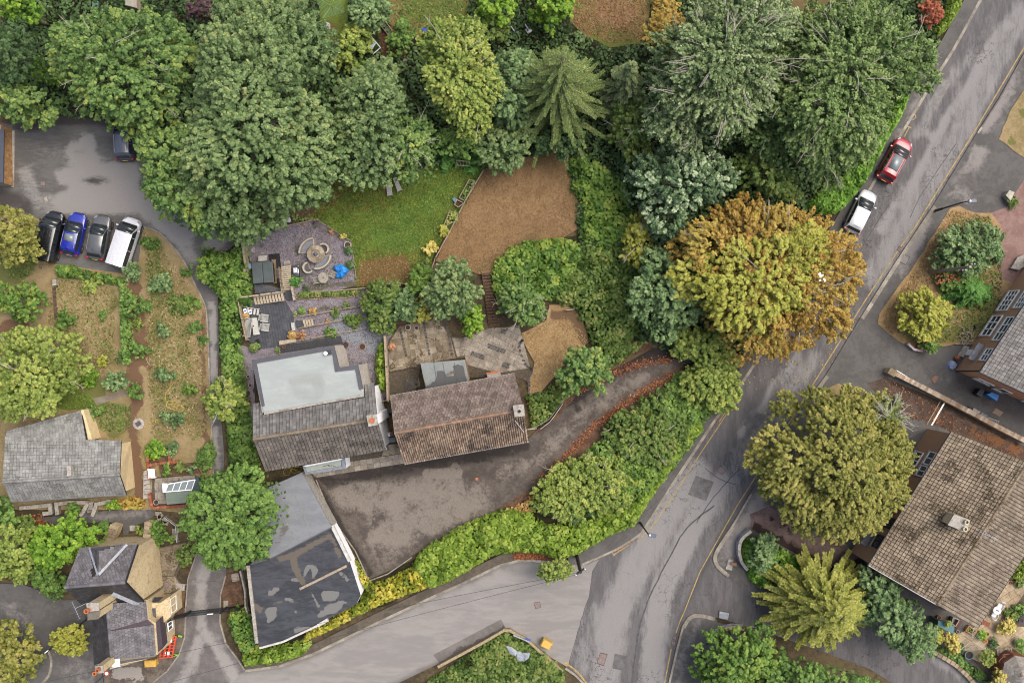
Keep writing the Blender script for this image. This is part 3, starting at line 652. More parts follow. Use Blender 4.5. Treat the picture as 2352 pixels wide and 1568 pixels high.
sheet('soil_bed',ragged([(855,65),(900,60),(920,90),(935,130),(880,135),(850,110)],10,2),-.055,chip_m,cell=None)
verge=[(2181,479),(2204,473),(2241,489),(2277,489),(2300,520),(2290,600),(2300,640),(2330,650),(2312,705),(2240,790),(2195,790),(2119,806),(2105,800),(2074,789),(2040,765),(2016,743),(2020,720),(2097,613)]
sheet('verge_garden',ragged(verge,20,1.5),.05,tan_m,cell=.5,skirt=0,pa=[([(2100,775),(2200,765),(2250,740)],14,14,.8),([(2190,500),(2215,510)],4,12,.6),([(2220,620),(2260,700)],30,20,.7)],pb=[([(2095,790),(2120,780)],8,8,.9),([(2180,660),(2200,690)],8,10,.8)])
sheet('dry_verge',ragged([(2352,207),(2321,253),(2294,320),(2324,343),(2352,362),(2440,400),(2440,180)],14,1.5),.05,dry_m,cell=.5,skirt=0,pa=[([(2352,260)]*2,8,10,.8),([(2325,325)]*2,6,8,.9)])
sheet('block_paving',[(2277,489),(2311,476),(2352,412),(2460,412),(2460,650),(2330,650),(2300,640),(2290,600),(2300,520)],.03,block_m,cell=None,skirt=0)
sheet('dry_verge',[(1897,893),(1925,880),(1985,910),(1990,950),(1900,930),(1880,912)],.05,dry_m,cell=.5,skirt=0,pa=[([(1900,900),(1980,930)],3,10,.6)])
# -- leaf materials (dark, mid, light leaf colours)
LM=dict(syc=leafmat('sycamore_leaf',[(62,84,46),(98,122,72),(130,152,98),(164,172,108)]),syc2=leafmat('sycamore_leaf_fresh',[(58,82,40),(92,122,62),(122,150,84),(164,172,84)]),olive=leafmat('olive_leaf',[(88,92,38),(124,128,58),(152,150,76),(178,166,92)]),lime=leafmat('lime_leaf',[(90,110,46),(124,144,66),(154,168,84),(184,186,98)]),bright=leafmat('bright_leaf',[(66,100,28),(98,136,40),(130,166,56),(164,184,72)]),green=leafmat('green_leaf',[(62,88,40),(92,122,54),(116,148,72),(140,166,84)]),dark=leafmat('dark_leaf',[(44,62,36),(64,88,48),(86,112,66),(110,134,84)]),blue=leafmat('bluegreen_leaf',[(64,86,52),(96,122,76),(126,152,96),(158,178,122)]),white=leafmat('silver_leaf',[(54,76,48),(84,110,72),(118,144,98),(186,200,160)]),poplar=leafmat('poplar_leaf',[(70,88,54),(108,128,80),(142,160,108),(176,188,140)]),poplar2=leafmat('poplar_leaf_green',[(66,88,44),(98,122,66),(128,152,88),(160,176,112)]),orange=leafmat('autumn_leaf',[(128,100,46),(170,138,64),(192,162,82),(180,168,86)]),gold=leafmat('yellow_green_leaf',[(120,124,46),(154,156,64),(180,180,82),(194,188,98)]),spruce=leafmat('spruce_needle',[(54,76,36),(88,108,52),(118,136,72),(150,158,96)]),cedar=leafmat('cedar_needle',[(92,100,38),(132,138,58),(162,164,78),(186,182,102)]),cyp=leafmat('cypress_spray',[(82,98,58),(112,128,80),(140,154,102),(160,168,120)]),bramble=leafmat('bramble_leaf',[(58,84,34),(90,122,50),(118,150,68),(152,164,74)]),scrub=leafmat('scrub_leaf',[(62,84,36),(92,116,52),(118,140,70),(150,152,86)]),hedge=leafmat('hedge_leaf',[(84,108,32),(112,138,46),(134,160,60),(158,174,78)]),hedge2=leafmat('clipped_hedge_leaf',[(70,104,36),(98,140,50),(124,166,64),(150,182,80)]),yellow=leafmat('yellow_leaf',[(104,124,40),(144,152,50),(188,174,62),(206,192,90)]),cream=leafmat('cream_leaf',[(150,138,64),(190,176,90),(216,200,112),(232,220,150)]),purple=leafmat('purple_leaf',[(62,44,50),(88,66,70),(108,84,86),(120,98,96)]),red=leafmat('red_leaf',[(124,66,46),(160,88,62),(184,108,80),(196,130,100)]),copper=leafmat('copper_leaf',[(120,84,58),(158,112,80),(184,138,100),(200,160,124)]),fern=leafmat('feathery_leaf',[(52,92,38),(80,128,54),(108,156,72),(130,168,86)]),litter=leafmat('fallen_leaf',[(96,52,30),(140,76,46),(168,100,60),(186,130,80)],trans=0,gain=1.0),strawy=leafmat('straw_grass',[(140,108,58),(170,134,76),(192,158,98),(206,180,124)]),)
FARL=[[(725,-60),(800,-60),(800,40),(780,120),(740,110)],[(870,-60),(1090,-60),(1070,40),(1000,60),(960,90),(935,130),(880,135),(860,30)],[(1310,-60),(1500,-60),(1490,60),(1480,100),(1400,110),(1340,80),(1310,50)],[(590,-60),(700,-60),(700,20),(600,40)],[(1780,-60),(1920,-60),(1930,40),(1860,50),(1800,30)]]
# -- background masses first
carpet('undergrowth',ragged([(0,-40),(1500,-40),(2215,-40),(2150,120),(2050,300),(1900,480),(1860,640),(1700,850),(1490,790),(1420,770),(1340,700),(1330,540),(1310,350),(1100,370),(760,405),(600,520),(545,545),(400,460),(340,285),(100,262),(0,262)],40,8),-.1,.9,.24,LM['dark'],seed=3,cover=1.5,holes=FARL,label='dark leafy undergrowth covering the wood floor beneath the tall trees',cat='undergrowth',tuft=1.2)
carpet('bramble_patch',ragged([(1128,640),(1135,600),(1165,572),(1210,552),(1290,545),(1335,560),(1360,600),(1350,660),(1300,670),(1262,690),(1200,668),(1150,690),(1132,670)],12,4),0,1.1,.26,LM['bramble'],seed=4,cover=3.6,label='bright green bramble patch with yellow tips beside the brown field',cat='brambles',tuft=.7)
carpet('bramble_patch',ragged([(1306,360),(1350,350),(1440,420),(1470,520),(1440,580),(1380,580),(1330,545),(1336,470),(1312,420)],12,5),0,1.5,.28,LM['bramble'],seed=5,cover=3.2,label='green bramble bank along the right side of the brown field',cat='brambles',tuft=.8)
carpet('scrub_patch',ragged([(1330,560),(1460,560),(1500,640),(1480,760),(1420,800),(1360,790),(1345,740),(1310,700),(1265,690),(1290,660)],12,6),0,1.7,.24,LM['scrub'],seed=6,cover=3.2,label='olive scrub and brambles between the brown field and the blue-green tree',cat='scrub',tuft=.9)
carpet('scrub_patch',ragged([(1210,905),(1250,900),(1290,870),(1320,830),(1360,800),(1420,790),(1500,780),(1470,800),(1400,850),(1350,880),(1290,925),(1250,975),(1222,985),(1215,940)],10,4),0,1.0,.24,LM['scrub'],seed=7,cover=3.0,label='mixed scrub on the bank above the drive and right of the dry lawn',cat='scrub',tuft=.7)
carpet('bank_planting',ragged([(1240,1130),(1300,1080),(1360,1030),(1430,970),(1500,915),(1560,855),(1640,850),(1690,890),(1625,970),(1560,1070),(1500,1140),(1440,1180),(1300,1200),(1215,1170)],12,4),0,1.6,.26,LM['green'],seed=8,cover=3.0,label='green bank planting between the drive and the roadside hedge',cat='shrubs',tuft=.8)
for i,(pl,h_,mt,lb)in enumerate((([(1260,1120),(1320,1070),(1380,1090),(1400,1150),(1330,1200),(1270,1190)],2.6,'lime','yellow-green climbers at the lower end of the tangled bank'),([(1380,1060),(1430,1000),(1500,1010),(1530,1070),(1480,1130),(1420,1160)],2.4,'bramble','bright green brambles in the middle of the tangled bank'),([(1480,980),(1520,910),(1580,880),(1620,930),(1590,1000),(1540,1050)],2.6,'green','dark green shrubs at the upper end of the tangled bank'),([(1420,985),(1480,930),(1510,960),(1460,1010)],2.0,'gold','yellowish patch of leaves beside the drive on the tangled bank'),([(1300,1175),(1350,1150),(1390,1170),(1370,1200),(1310,1215)],2.0,'dark','dark hollow planting behind the lime-green hedge'))):
 carpet('bank_planting',ragged(pl,10,7,i),0,h_,.19,LM[mt],seed=80+i,cover=3.6,label=lb,cat='shrubs',tuft=.9,lump=1.8)
carpet('grass_bank',ragged([(1110,1205),(1160,1175),(1240,1130),(1300,1085),(1330,1060),(1350,1080),(1290,1130),(1210,1185),(1120,1225)],10,3),0,.35,.2,LM['strawy'],seed=9,cover=1.6,label='strip of straw-coloured long grass edging the forecourt',cat='grass',tuft=.4)
carpet('bank_planting',ragged([(455,560),(510,580),(560,560),(570,640),(575,700),(545,720),(545,790),(560,900),(575,1000),(590,1080),(600,1100),(560,1110),(520,1090),(515,1040),(512,960),(505,870),(498,780),(500,690),(470,640),(460,600)],12,4),0,1.9,.24,LM['green'],seed=10,cover=3.4,label='long ivy and shrub bank between the car park lane and the decking',cat='shrubs',tuft=.8)
# -- tall trees
SG='tall trees in the wood above the houses'
tree('sycamore_tree','largest green sycamore, its tall crown reaching from the top edge to the gravel terrace','tree',[(432,110),(470,40),(540,-10),(620,-30),(700,0),(745,50),(760,130),(750,200),(772,280),(775,380),(760,440),(700,465),(640,480),(580,530),(520,540),(450,520),(400,450),(390,350),(400,250),(425,190)],15,4,LM['syc'],rb=1.9,rc=0.39,leaf=0.164,seed=11,dens=1.1,group=SG)
tree('sycamore_tree','olive green tree leaning over the car park, orange flecks in its crown','tree',[(318,330),(360,275),(420,270),(470,330),(520,420),(560,480),(520,545),(450,555),(380,510),(335,460),(305,400)],11.5,3.5,LM['syc2'],rb=1.6,rc=0.37,leaf=0.164,seed=12,group=SG)
tree('sycamore_tree','dull green sycamore right of the largest one, below the white trellis','tree',[(765,190),(810,140),(870,125),(930,170),(945,240),(940,320),(900,390),(840,420),(780,420),(760,340),(770,260)],10,3,LM['syc'],rb=1.5,rc=0.36,leaf=0.164,seed=13,group=SG)
tree('lime_tree','rounded green tree with yellow shoot tips overhanging the two grey loungers','tree',[(850,320),(890,275),(950,262),(1000,290),(1012,340),(1000,400),(950,425),(900,430),(860,400)],8.5,2.5,LM['syc2'],rb=1.2,rc=0.31,leaf=0.150,seed=14,bare=10,group=SG)
tree('sycamore_tree','spreading sycamore above the car park with an open centre showing a bare fork','tree',[(65,50),(110,25),(180,20),(260,10),(340,15),(420,50),(430,120),(415,200),(390,250),(350,290),(330,322),(300,325),(268,318),(240,280),(200,260),(150,230),(135,180),(95,140),(62,95)],12.5,4,LM['syc2'],rb=1.6,rc=0.37,leaf=0.170,seed=15,bare=10,group=SG,dens=.9)
tree('lime_tree','yellow-green lime tree with drooping outer boughs in front of the spruce','tree',[(955,90),(1000,50),(1070,42),(1120,70),(1150,130),(1140,200),(1115,260),(1085,300),(1040,290),(1000,250),(965,190),(945,140)],12,4,LM['lime'],rb=1.3,rc=0.27,leaf=0.162,seed=16,bare=6,group=SG,valvar=.65,spray=2.6)
spruce('spruce_tree','tall spruce with boughs raying out like a star near the top of the picture',1285,204,150,15,2.5,LM['spruce'],seed=17,nb=120,lean=(10,-76),ry_d=150,twig=.5,leaf=.12,dens=1.15,droop=.12)
spruce('cypress_tree','smaller drooping conifer between the spruce and the poplars',1445,190,62,11,2,LM['cyp'],seed=18,nb=150,twig=.5,leaf=.16,lean=(10,-45),ry_d=80,bare=.0,droop=.6,dens=1.3)
tree('poplar_tree','left one of two large grey-green poplars, pale bare limbs showing through','tree',[(1485,170),(1540,60),(1600,-20),(1700,-40),(1800,-20),(1850,60),(1830,160),(1770,230),(1720,300),(1690,340),(1640,345),(1600,330),(1540,310),(1500,270),(1475,230)],16,4,LM['poplar'],rb=1.45,rc=0.31,leaf=0.150,seed=19,bare=85,bark=BARKP,group=SG,dens=1.0,spread=.5,valvar=.6,spray=3.2)
tree('poplar_tree','right one of two large poplars, its crown reaching out over the roadside pavement','tree',[(1790,60),(1850,0),(1950,-20),(2050,10),(2120,50),(2185,120),(2150,190),(2110,200),(2080,230),(2060,300),(2000,370),(1930,420),(1870,400),(1800,390),(1760,330),(1740,260),(1770,200)],14,4,LM['poplar2'],rb=1.5,rc=0.31,leaf=0.150,seed=20,bare=60,bark=BARKP,group=SG,dens=1.0,spread=.5,valvar=.6,spray=2.8)
tree('whitebeam_tree','dark blue-green tree with white-tipped shoots left of the orange tree','tree',[(1440,370),(1500,350),(1560,330),(1640,360),(1700,380),(1710,430),(1660,450),(1640,480),(1580,510),(1540,560),(1500,560),(1490,500),(1440,460),(1420,410)],9.5,2,LM['white'],rb=1.15,rc=0.30,leaf=0.162,seed=21,dens=.8,group=SG,valvar=.8,spread=.45)
tree('maple_tree','dense blue-green tree directly left of the orange tree','tree',[(1455,650),(1480,600),(1520,570),(1570,580),(1610,620),(1625,680),(1600,740),(1560,780),(1510,775),(1470,740),(1450,700)],8.5,2,LM['blue'],rb=1.1,rc=0.31,leaf=0.143,seed=22,dens=1.0)
tree('horse_chestnut_tree','large orange and gold autumn tree overhanging the main road','tree',[(1545,560),(1580,510),(1650,490),(1700,450),(1770,445),(1830,480),(1900,490),(1950,530),(2000,570),(2015,640),(1990,700),(1950,760),(1880,800),(1800,815),(1720,850),(1690,840),(1680,790),(1630,740),(1600,700),(1590,640),(1550,600)],11,3.5,LM['orange'],rb=1.4,rc=0.31,leaf=0.143,seed=23,dens=.85,bare=22,valvar=.8,spread=.5,spray=2.0,gaps=.14)
tree('horse_chestnut_tree','yellow-green top of foliage rising from the middle of the orange autumn tree','tree',ell(1745,640,165,128,5,wob=.16),11.5,6,LM['gold'],rb=1.2,rc=0.31,leaf=0.143,seed=24,dens=.9,limbs=True)
tree('hornbeam_tree','round dense olive tree right of the main road, above the pink drive','tree',[(1740,1010),(1770,950),(1830,905),(1900,890),(1970,900),(2040,910),(2080,960),(2110,1040),(2100,1130),(2070,1200),(1990,1240),(1900,1240),(1830,1215),(1770,1160),(1740,1090)],10.5,2.5,LM['olive'],rb=1.35,rc=0.28,leaf=0.162,seed=25,dens=1.15,cover=2.6,spray=2.2)
tree('ash_tree','dark green dense tree hiding the corner of the grey garage roof','tree',[(425,1160),(450,1110),(500,1085),(560,1075),(610,1100),(645,1140),(650,1200),(620,1250),(590,1290),(540,1310),(480,1300),(430,1260),(418,1210)],9,2,LM['green'],rb=1.2,rc=0.34,leaf=0.170,seed=26,dens=1.1)
spruce('deodar_tree','broad yellow-green cedar with layered feathery boughs at the lower right',1915,1412,152,11,2,LM['cedar'],seed=27,nb=190,twig=.7,leaf=.17,droop=.15,lean=(25,10),ry_d=128,bare=.05,dens=1.1)
tree('maple_tree','blue-green tree against the lower corner of the large tiled roof','tree',[(1992,1335),(2040,1318),(2092,1380),(2150,1432),(2160,1485),(2115,1525),(2055,1505),(2010,1450),(1985,1390)],7.5,2,LM['blue'],rb=1.0,rc=0.31,leaf=0.162,seed=28)
tree('garden_tree','wide dark green tree at the bottom edge, left of the cedar','tree',[(1605,1520),(1625,1475),(1680,1450),(1760,1450),(1810,1490),(1840,1560),(1800,1620),(1620,1620)],7,1.5,LM['bramble'],rb=1.1,rc=0.34,leaf=0.178,seed=29)
tree('garden_tree','light feathery green tree at the bottom edge below the cedar','tree',[(1740,1540),(1800,1500),(1860,1520),(1930,1530),(2010,1560),(2020,1620),(1740,1620)],7.6,2,LM['green'],rb=1.0,rc=0.32,leaf=0.184,seed=30)
# -- middle-sized trees
T_=[('pine_tree','dark grey-green tree at the upper left edge',[(-20,60),(30,40),(80,70),(110,130),(100,170),(60,190),(0,190),(-20,140)],10,2.5,'dark',1.2,.4,.2),('garden_tree','bright green tree in the top left corner',ell(45,10,50,38),8,2,'bright',.9,.4,.22),('garden_shrub','yellow-green bush wedged between the dark tree and the spreading sycamore',ell(110,165,38,28),5,1,'bright',.7,.34,.22),('garden_tree','mid green tree on the left edge above the timber garage',[(0,190),(40,170),(90,185),(140,230),(150,262),(100,280),(40,280),(0,270)],7,1.5,'syc2',1.1,.42,.22),('purple_shrub','dark purple leaved tree near the top edge',ell(462,12,42,26),6,2,'purple',.8,.34,.2),('rhododendron_shrub','round blue-green shrub at the top beside the rotary washing line',ell(850,25,50,40),4,.8,'blue',.8,.3,.22),('garden_shrub','green shrub mass left of the white trellis',[(760,60),(830,50),(850,80),(845,130),(800,170),(760,140),(750,90)],4,.5,'lime',.8,.36,.2),('garden_shrub','light green feathery shrub right of the brown soil bed',ell(920,85,30,42),3,.4,'green',.6,.3,.2),('garden_tree','very bright green tree at the top edge left of the brown lawn',[(1215,-30),(1300,-30),(1360,10),(1310,20),(1300,60),(1260,55),(1230,25)],7,2,'bright',.9,.42,.26),('garden_tree','bright green tree on the top edge above the yellow-green lime',ell(1145,10,45,40),7,2,'bright',.9,.4,.24),('garden_shrub','grey-brown flowering shrub above the spruce on its left',ell(1130,60,50,30),5,1,'scrub',.8,.34,.2),('garden_tree','dark tree between the yellow-green lime and the spruce',[(1130,130),(1180,90),(1220,140),(1215,220),(1190,280),(1140,280),(1110,240)],9,2,'blue',1.1,.42,.22),('garden_tree','dark green tree below the tip of the lime tree',ell(1045,330,40,30),6,1,'green',.8,.36,.22),('hazel_tree','rounded dull green shrub tree at the top left corner of the brown field',ell(1158,327,62,58),6,1.2,'syc',1.0,.4,.2),('holly_tree','dark green tree filling the gap under the spruce',ell(1290,315,60,40),5,1,'dark',.9,.36,.2),('autumn_tree','brownish orange tree at the top between the brown lawn and the poplars',ell(1535,60,50,62),9,3,'orange',1.0,.38,.2),('hawthorn_tree','yellowish hawthorn between the bramble bank and the white-tipped tree',ell(1460,290,58,72),6.5,1.2,'scrub',1.0,.36,.19),('hawthorn_tree','yellow-green thorn tree beside the dense blue-green tree',ell(1465,555,32,60),5,1,'gold',.8,.32,.19),('elder_tree','dark green tree in the hollow right of the white-tipped tree',[(1690,340),(1760,370),(1830,400),(1850,460),(1780,450),(1720,440),(1680,400)],7,1,'scrub',1.1,.4,.2),('alder_tree','green tree in front of the decking terraces, right of the gravel',[(985,640),(1000,600),(1040,590),(1090,620),(1100,680),(1060,730),(1010,745),(975,710)],7,1.5,'syc',.95,.36,.2),('laurel_shrub','vivid green round shrub at the top corner of the slabbed patio',ell(1082,730,36,34),3,.4,'bright',.6,.3,.2),('rose_shrub','tangled shrub left of the slabbed patio, pale flowers in it',ell(875,705,48,62),3,.5,'scrub',.7,.32,.18),('forsythia_shrub','yellow-green shrub among darker ones right of the gravel strips',ell(965,715,26,22),2.8,.4,'gold',.5,.28,.18),('garden_shrub','blue-green feathery shrub between the gravel strips and the patio',ell(928,700,34,38),3.5,.5,'blue',.6,.3,.18),('garden_shrub','fresh green shrub at the lower right corner of the green lawn',ell(965,645,32,34),3.5,.5,'bramble',.6,.3,.2),('willow_tree','feathery green small tree right of the brown steps',ell(1200,705,56,44),5,1,'syc2',.9,.34,.19),('maple_tree','fresh green maple reaching over the leafy drive',[(1282,860),(1300,810),(1350,790),(1405,830),(1400,880),(1370,890),(1350,930),(1335,890),(1300,905)],6,1.5,'syc2',.9,.38,.23),('garden_tree','green tree where the leafy drive meets the main road',[(1530,770),(1580,745),(1650,750),(1690,800),(1700,880),(1690,940),(1640,960),(1580,930),(1560,880),(1590,830),(1545,810)],3.6,.3,'lime',.6,.38,.19),('hawthorn_tree','fine twigged green tree with bare branches beside the main road hedge',[(1395,990),(1430,940),(1500,900),(1570,930),(1600,990),(1560,1060),(1500,1090),(1430,1070),(1390,1030)],2.8,.3,'scrub',.6,.34,.18),('willow_tree','sprawling yellow-green willow with bare sticks above the roadside hedge',[(1225,1130),(1270,1080),(1320,1050),(1390,1040),(1440,1070),(1455,1120),(1440,1180),(1380,1180),(1310,1200),(1260,1190),(1235,1160)],2.8,.3,'lime',.6,.34,.18),('apple_tree','large yellow-olive garden tree above the left bungalow roof',[(-20,770),(40,755),(110,745),(165,790),(185,840),(170,880),(130,900),(130,950),(90,965),(30,960),(-20,950)],6.5,1.2,'lime',1.0,.34,.19),('garden_tree','yellow-green tree on the left edge beside the parked cars',[(-20,470),(20,465),(60,490),(85,540),(70,590),(30,615),(-20,620)],7,1.5,'olive',1.0,.38,.2),('garden_shrub','bright green spreading shrub on the left edge of the garden',[(0,660),(40,640),(80,640),(105,690),(85,720),(55,745),(20,725),(-10,700)],3.2,.4,'bramble',.7,.32,.2),('hebe_shrub','grey leafy bush near the narrow garden path',ell(262,877,30,25),2,.2,'blue',.5,.26,.16),('apple_tree','golden green tree overhanging the lane beside the decking',[(465,900),(500,870),(550,880),(565,920),(550,960),(500,965),(470,940)],4.5,.8,'lime',.75,.34,.22),('ivy_mound','dense round bush where the lane leaves the car park',ell(515,622,55,50),3.2,.2,'bramble',.9,.32,.19),('acer_tree','vivid yellow-green tree beside the stone lodge',[(55,1270),(80,1210),(140,1190),(200,1200),(245,1210),(235,1250),(190,1265),(165,1300),(120,1310),(70,1300)],6,1.5,'bright',.9,.38,.24),('garden_tree','dull green tree on the left edge below the bungalow',[(-20,1240),(20,1210),(60,1220),(75,1280),(60,1330),(10,1340),(-20,1330)],6,1.2,'lime',.9,.36,.2),('garden_shrub','green shrub hanging over the yard below the vivid tree',[(60,1310),(110,1300),(145,1330),(140,1375),(100,1365),(65,1340)],3,.3,'green',.6,.3,.2),('garden_shrub','dark green bush at the left edge beside the bungalow wall',[(-20,1140),(20,1130),(40,1180),(60,1215),(10,1215),(-20,1200)],3,.3,'green',.7,.32,.2),('box_ball','round clipped yellow-green tree in the yard of the lodge',ell(157,1472,37,36,wob=.03),3,.8,'gold',.55,.24,.17),('garden_tree','yellow-green tree in the bottom left corner',[(-20,1420),(30,1420),(75,1470),(95,1520),(60,1580),(-20,1600)],5,.8,'olive',.9,.36,.2),('olive_tree','green tree with grey-blue leaves in the verge garden by the telegraph pole',[(2150,612),(2160,560),(2195,515),(2270,505),(2308,540),(2300,600),(2262,632),(2200,625)],4.5,.6,'blue',.8,.34,.18),('garden_tree','yellow-tinged rounded tree in the lower verge garden',[(2065,700),(2090,675),(2130,665),(2180,690),(2195,720),(2175,760),(2130,785),(2100,760),(2070,730)],4,.6,'gold',.75,.34,.18),('rose_bush','small green bush at the corner of the verge garden',ell(2140,792,20,20),1.8,.1,'green',.4,.24,.18),('half_dead_tree','half dead tree of bare silvery twigs touching the round olive tree',ell(2040,952,48,42),8.5,4,'cyp',.7,.28,.14),('robinia_tree','fine leaved blue-green sapling in the curved walled bed',ell(1755,1275,34,46),3.6,.8,'blue',.6,.28,.16),('maple_tree','coral red shrub tree at the top beside the clipped hedge',ell(2140,28,26,30),3.5,.8,'red',.55,.28,.17),('laburnum_tree','thin green tree overhanging the pale side road beside the telegraph pole',[(1230,1300),(1260,1285),(1300,1290),(1318,1310),(1300,1330),(1250,1335)],4,1.4,'lime',.5,.28,.16),('golden_shrub','yellow shrub on the slabbed terrace right of the large roof',ell(2318,1440,20,20),1.6,.2,'cream',.4,.2,.15),('golden_shrub','pale yellow shrub beside the teal shed',ell(2188,1476,18,24),1.8,.2,'cream',.4,.22,.15),('golden_shrub','yellow-green shrub between the cedar-side tree and the teal shed',ell(2153,1455,16,22),1.8,.2,'gold',.4,.22,.16),('golden_shrub','large golden conifer in the lower right corner beside the summerhouse',[(2285,1540),(2300,1525),(2325,1545),(2320,1590),(2290,1600),(2275,1570)],2.6,.2,'cream',.5,.24,.16),('golden_shrub','lemon green conifer left of the summerhouse',ell(2264,1512,18,20),2.2,.2,'lime',.45,.22,.15),]
for i,(nm,lb,poly,zt,zb,mt,rb,rc,lf)in enumerate(T_):
 tree(nm,lb,'shrub' if zt<4 or 'shrub' in nm or 'bush' in nm else 'tree',poly,zt,zb,LM[mt],rb=rb,rc=rc*.85,leaf=lf*.85,seed=100+i,limbs=zt>3,bare={'willow_tree':12,'hawthorn_tree':10,'apple_tree':8,'half_dead_tree':60}.get(nm,0),spread=.4,**({'thin':.6}if nm=='half_dead_tree' else{}))
# -- hedges
main_hedge=[(1000,1245),(1060,1210),(1110,1190),(1160,1172),(1215,1178),(1255,1210),(1300,1205),(1370,1190),(1440,1165),(1480,1120),(1520,1050),(1570,970),(1610,960),(1620,990),(1590,1020),(1545,1080),(1510,1130),(1480,1175),(1460,1210),(1400,1235),(1330,1275),(1290,1292),(1240,1275),(1190,1270),(1130,1280),(1080,1310),(1020,1345),(985,1355),(960,1330),(945,1300),(970,1265)]
hedge('long bright lime-green hedge following the road corner below the drive',main_hedge,0,1.9,.22,LM['hedge'],seed=31,cover=4.2,tuft=.5,edge=.45,cover_top=.25)
hedge('clipped green hedge between the poplars and the main road',[(2020,290),(2085,200),(2098,215),(2080,260),(2040,330),(2010,390),(1985,430),(1950,470),(1925,490),(1890,490),(1855,470),(1880,440),(1930,410),(1980,370)],0,2.2,.17,LM['hedge2'],seed=32,cover=4.5,tuft=.35,edge=.4,cover_top=.2)
hedge('smooth bright hedge at the top corner beside the main road',[(2188,-20),(2220,-20),(2212,15),(2185,60),(2160,80),(2148,70),(2165,45)],0,1.9,.15,LM['hedge'],seed=33,cover=4.8,tuft=.25,edge=.3,cover_top=.12,lump=.4)
hedge('yellowing ivy hedge along the black patched garage roof',[(805,1280),(830,1320),(850,1350),(900,1330),(960,1300),(985,1355),(920,1375),(860,1400),(800,1430),(740,1460),(705,1475),(690,1480),(705,1450),(770,1415),(820,1390),(835,1360),(815,1320)],0,2.2,.22,LM['yellow'],seed=34,cover=3.4,tuft=.5,edge=.5)
hedge('bright green hedge along the road below the black roof',[(555,1500),(600,1495),(650,1485),(700,1475),(712,1485),(690,1510),(620,1532),(560,1535),(550,1520)],0,1.8,.22,LM['hedge'],seed=35,cover=3.8,tuft=.5,edge=.5)
hedge('green hedge left of the black roof beside the lane gate',[(525,1400),(545,1395),(580,1420),(590,1470),(590,1500),(555,1510),(530,1470),(517,1430)],0,2.0,.22,LM['bramble'],seed=36,cover=3.8,tuft=.5,edge=.5)
hedge('narrow clipped hedge between the two lawns of the left garden',[(268,640),(285,640),(290,700),(300,760),(297,830),(278,838),(272,760),(270,700)],0,1.2,.18,LM['green'],seed=37,cover=3.5,tuft=.4,edge=.5)
hedge('low straggling hedge behind the row of parked cars',[(122,607),(160,608),(200,620),(250,630),(285,640),(270,655),(220,645),(170,640),(125,635)],0,1.1,.2,LM['bramble'],seed=38,cover=3.2,tuft=.45,edge=.5)
hedge('green hedge at the bend of the curved graffiti wall',[(1712,1235),(1740,1240),(1800,1262),(1850,1290),(1862,1310),(1820,1330),(1790,1345),(1750,1355),(1722,1330),(1708,1290)],0,1.4,.2,LM['hedge2'],seed=39,cover=3.8,tuft=.45,edge=.5)
hedge('bright green hedge strip at the right edge beside the large roof',[(2352,1270),(2380,1270),(2380,1330),(2345,1335),(2325,1330),(2330,1300)],0,1.8,.18,LM['hedge'],seed=40,cover=3.6,tuft=.4,edge=.5)
hedge('lime green bamboo hedge beside the purple gravel yard',[(862,800),(880,770),(884,830),(888,890),(868,905),(860,860),(856,830)],0,2.4,.2,LM['hedge'],seed=41,cover=3.6,tuft=.5,edge=.6,name='bamboo_hedge')
carpet('island_planting',ragged([(1120,1475),(1162,1452),(1200,1475),(1235,1495),(1275,1520),(1295,1540),(1310,1640),(950,1640),(960,1580),(1040,1530)],12,3),0,.9,.2,LM['scrub'],seed=42,cover=3.6,label='olive ground cover filling the triangular road island',cat='ground cover',tuft=.5)
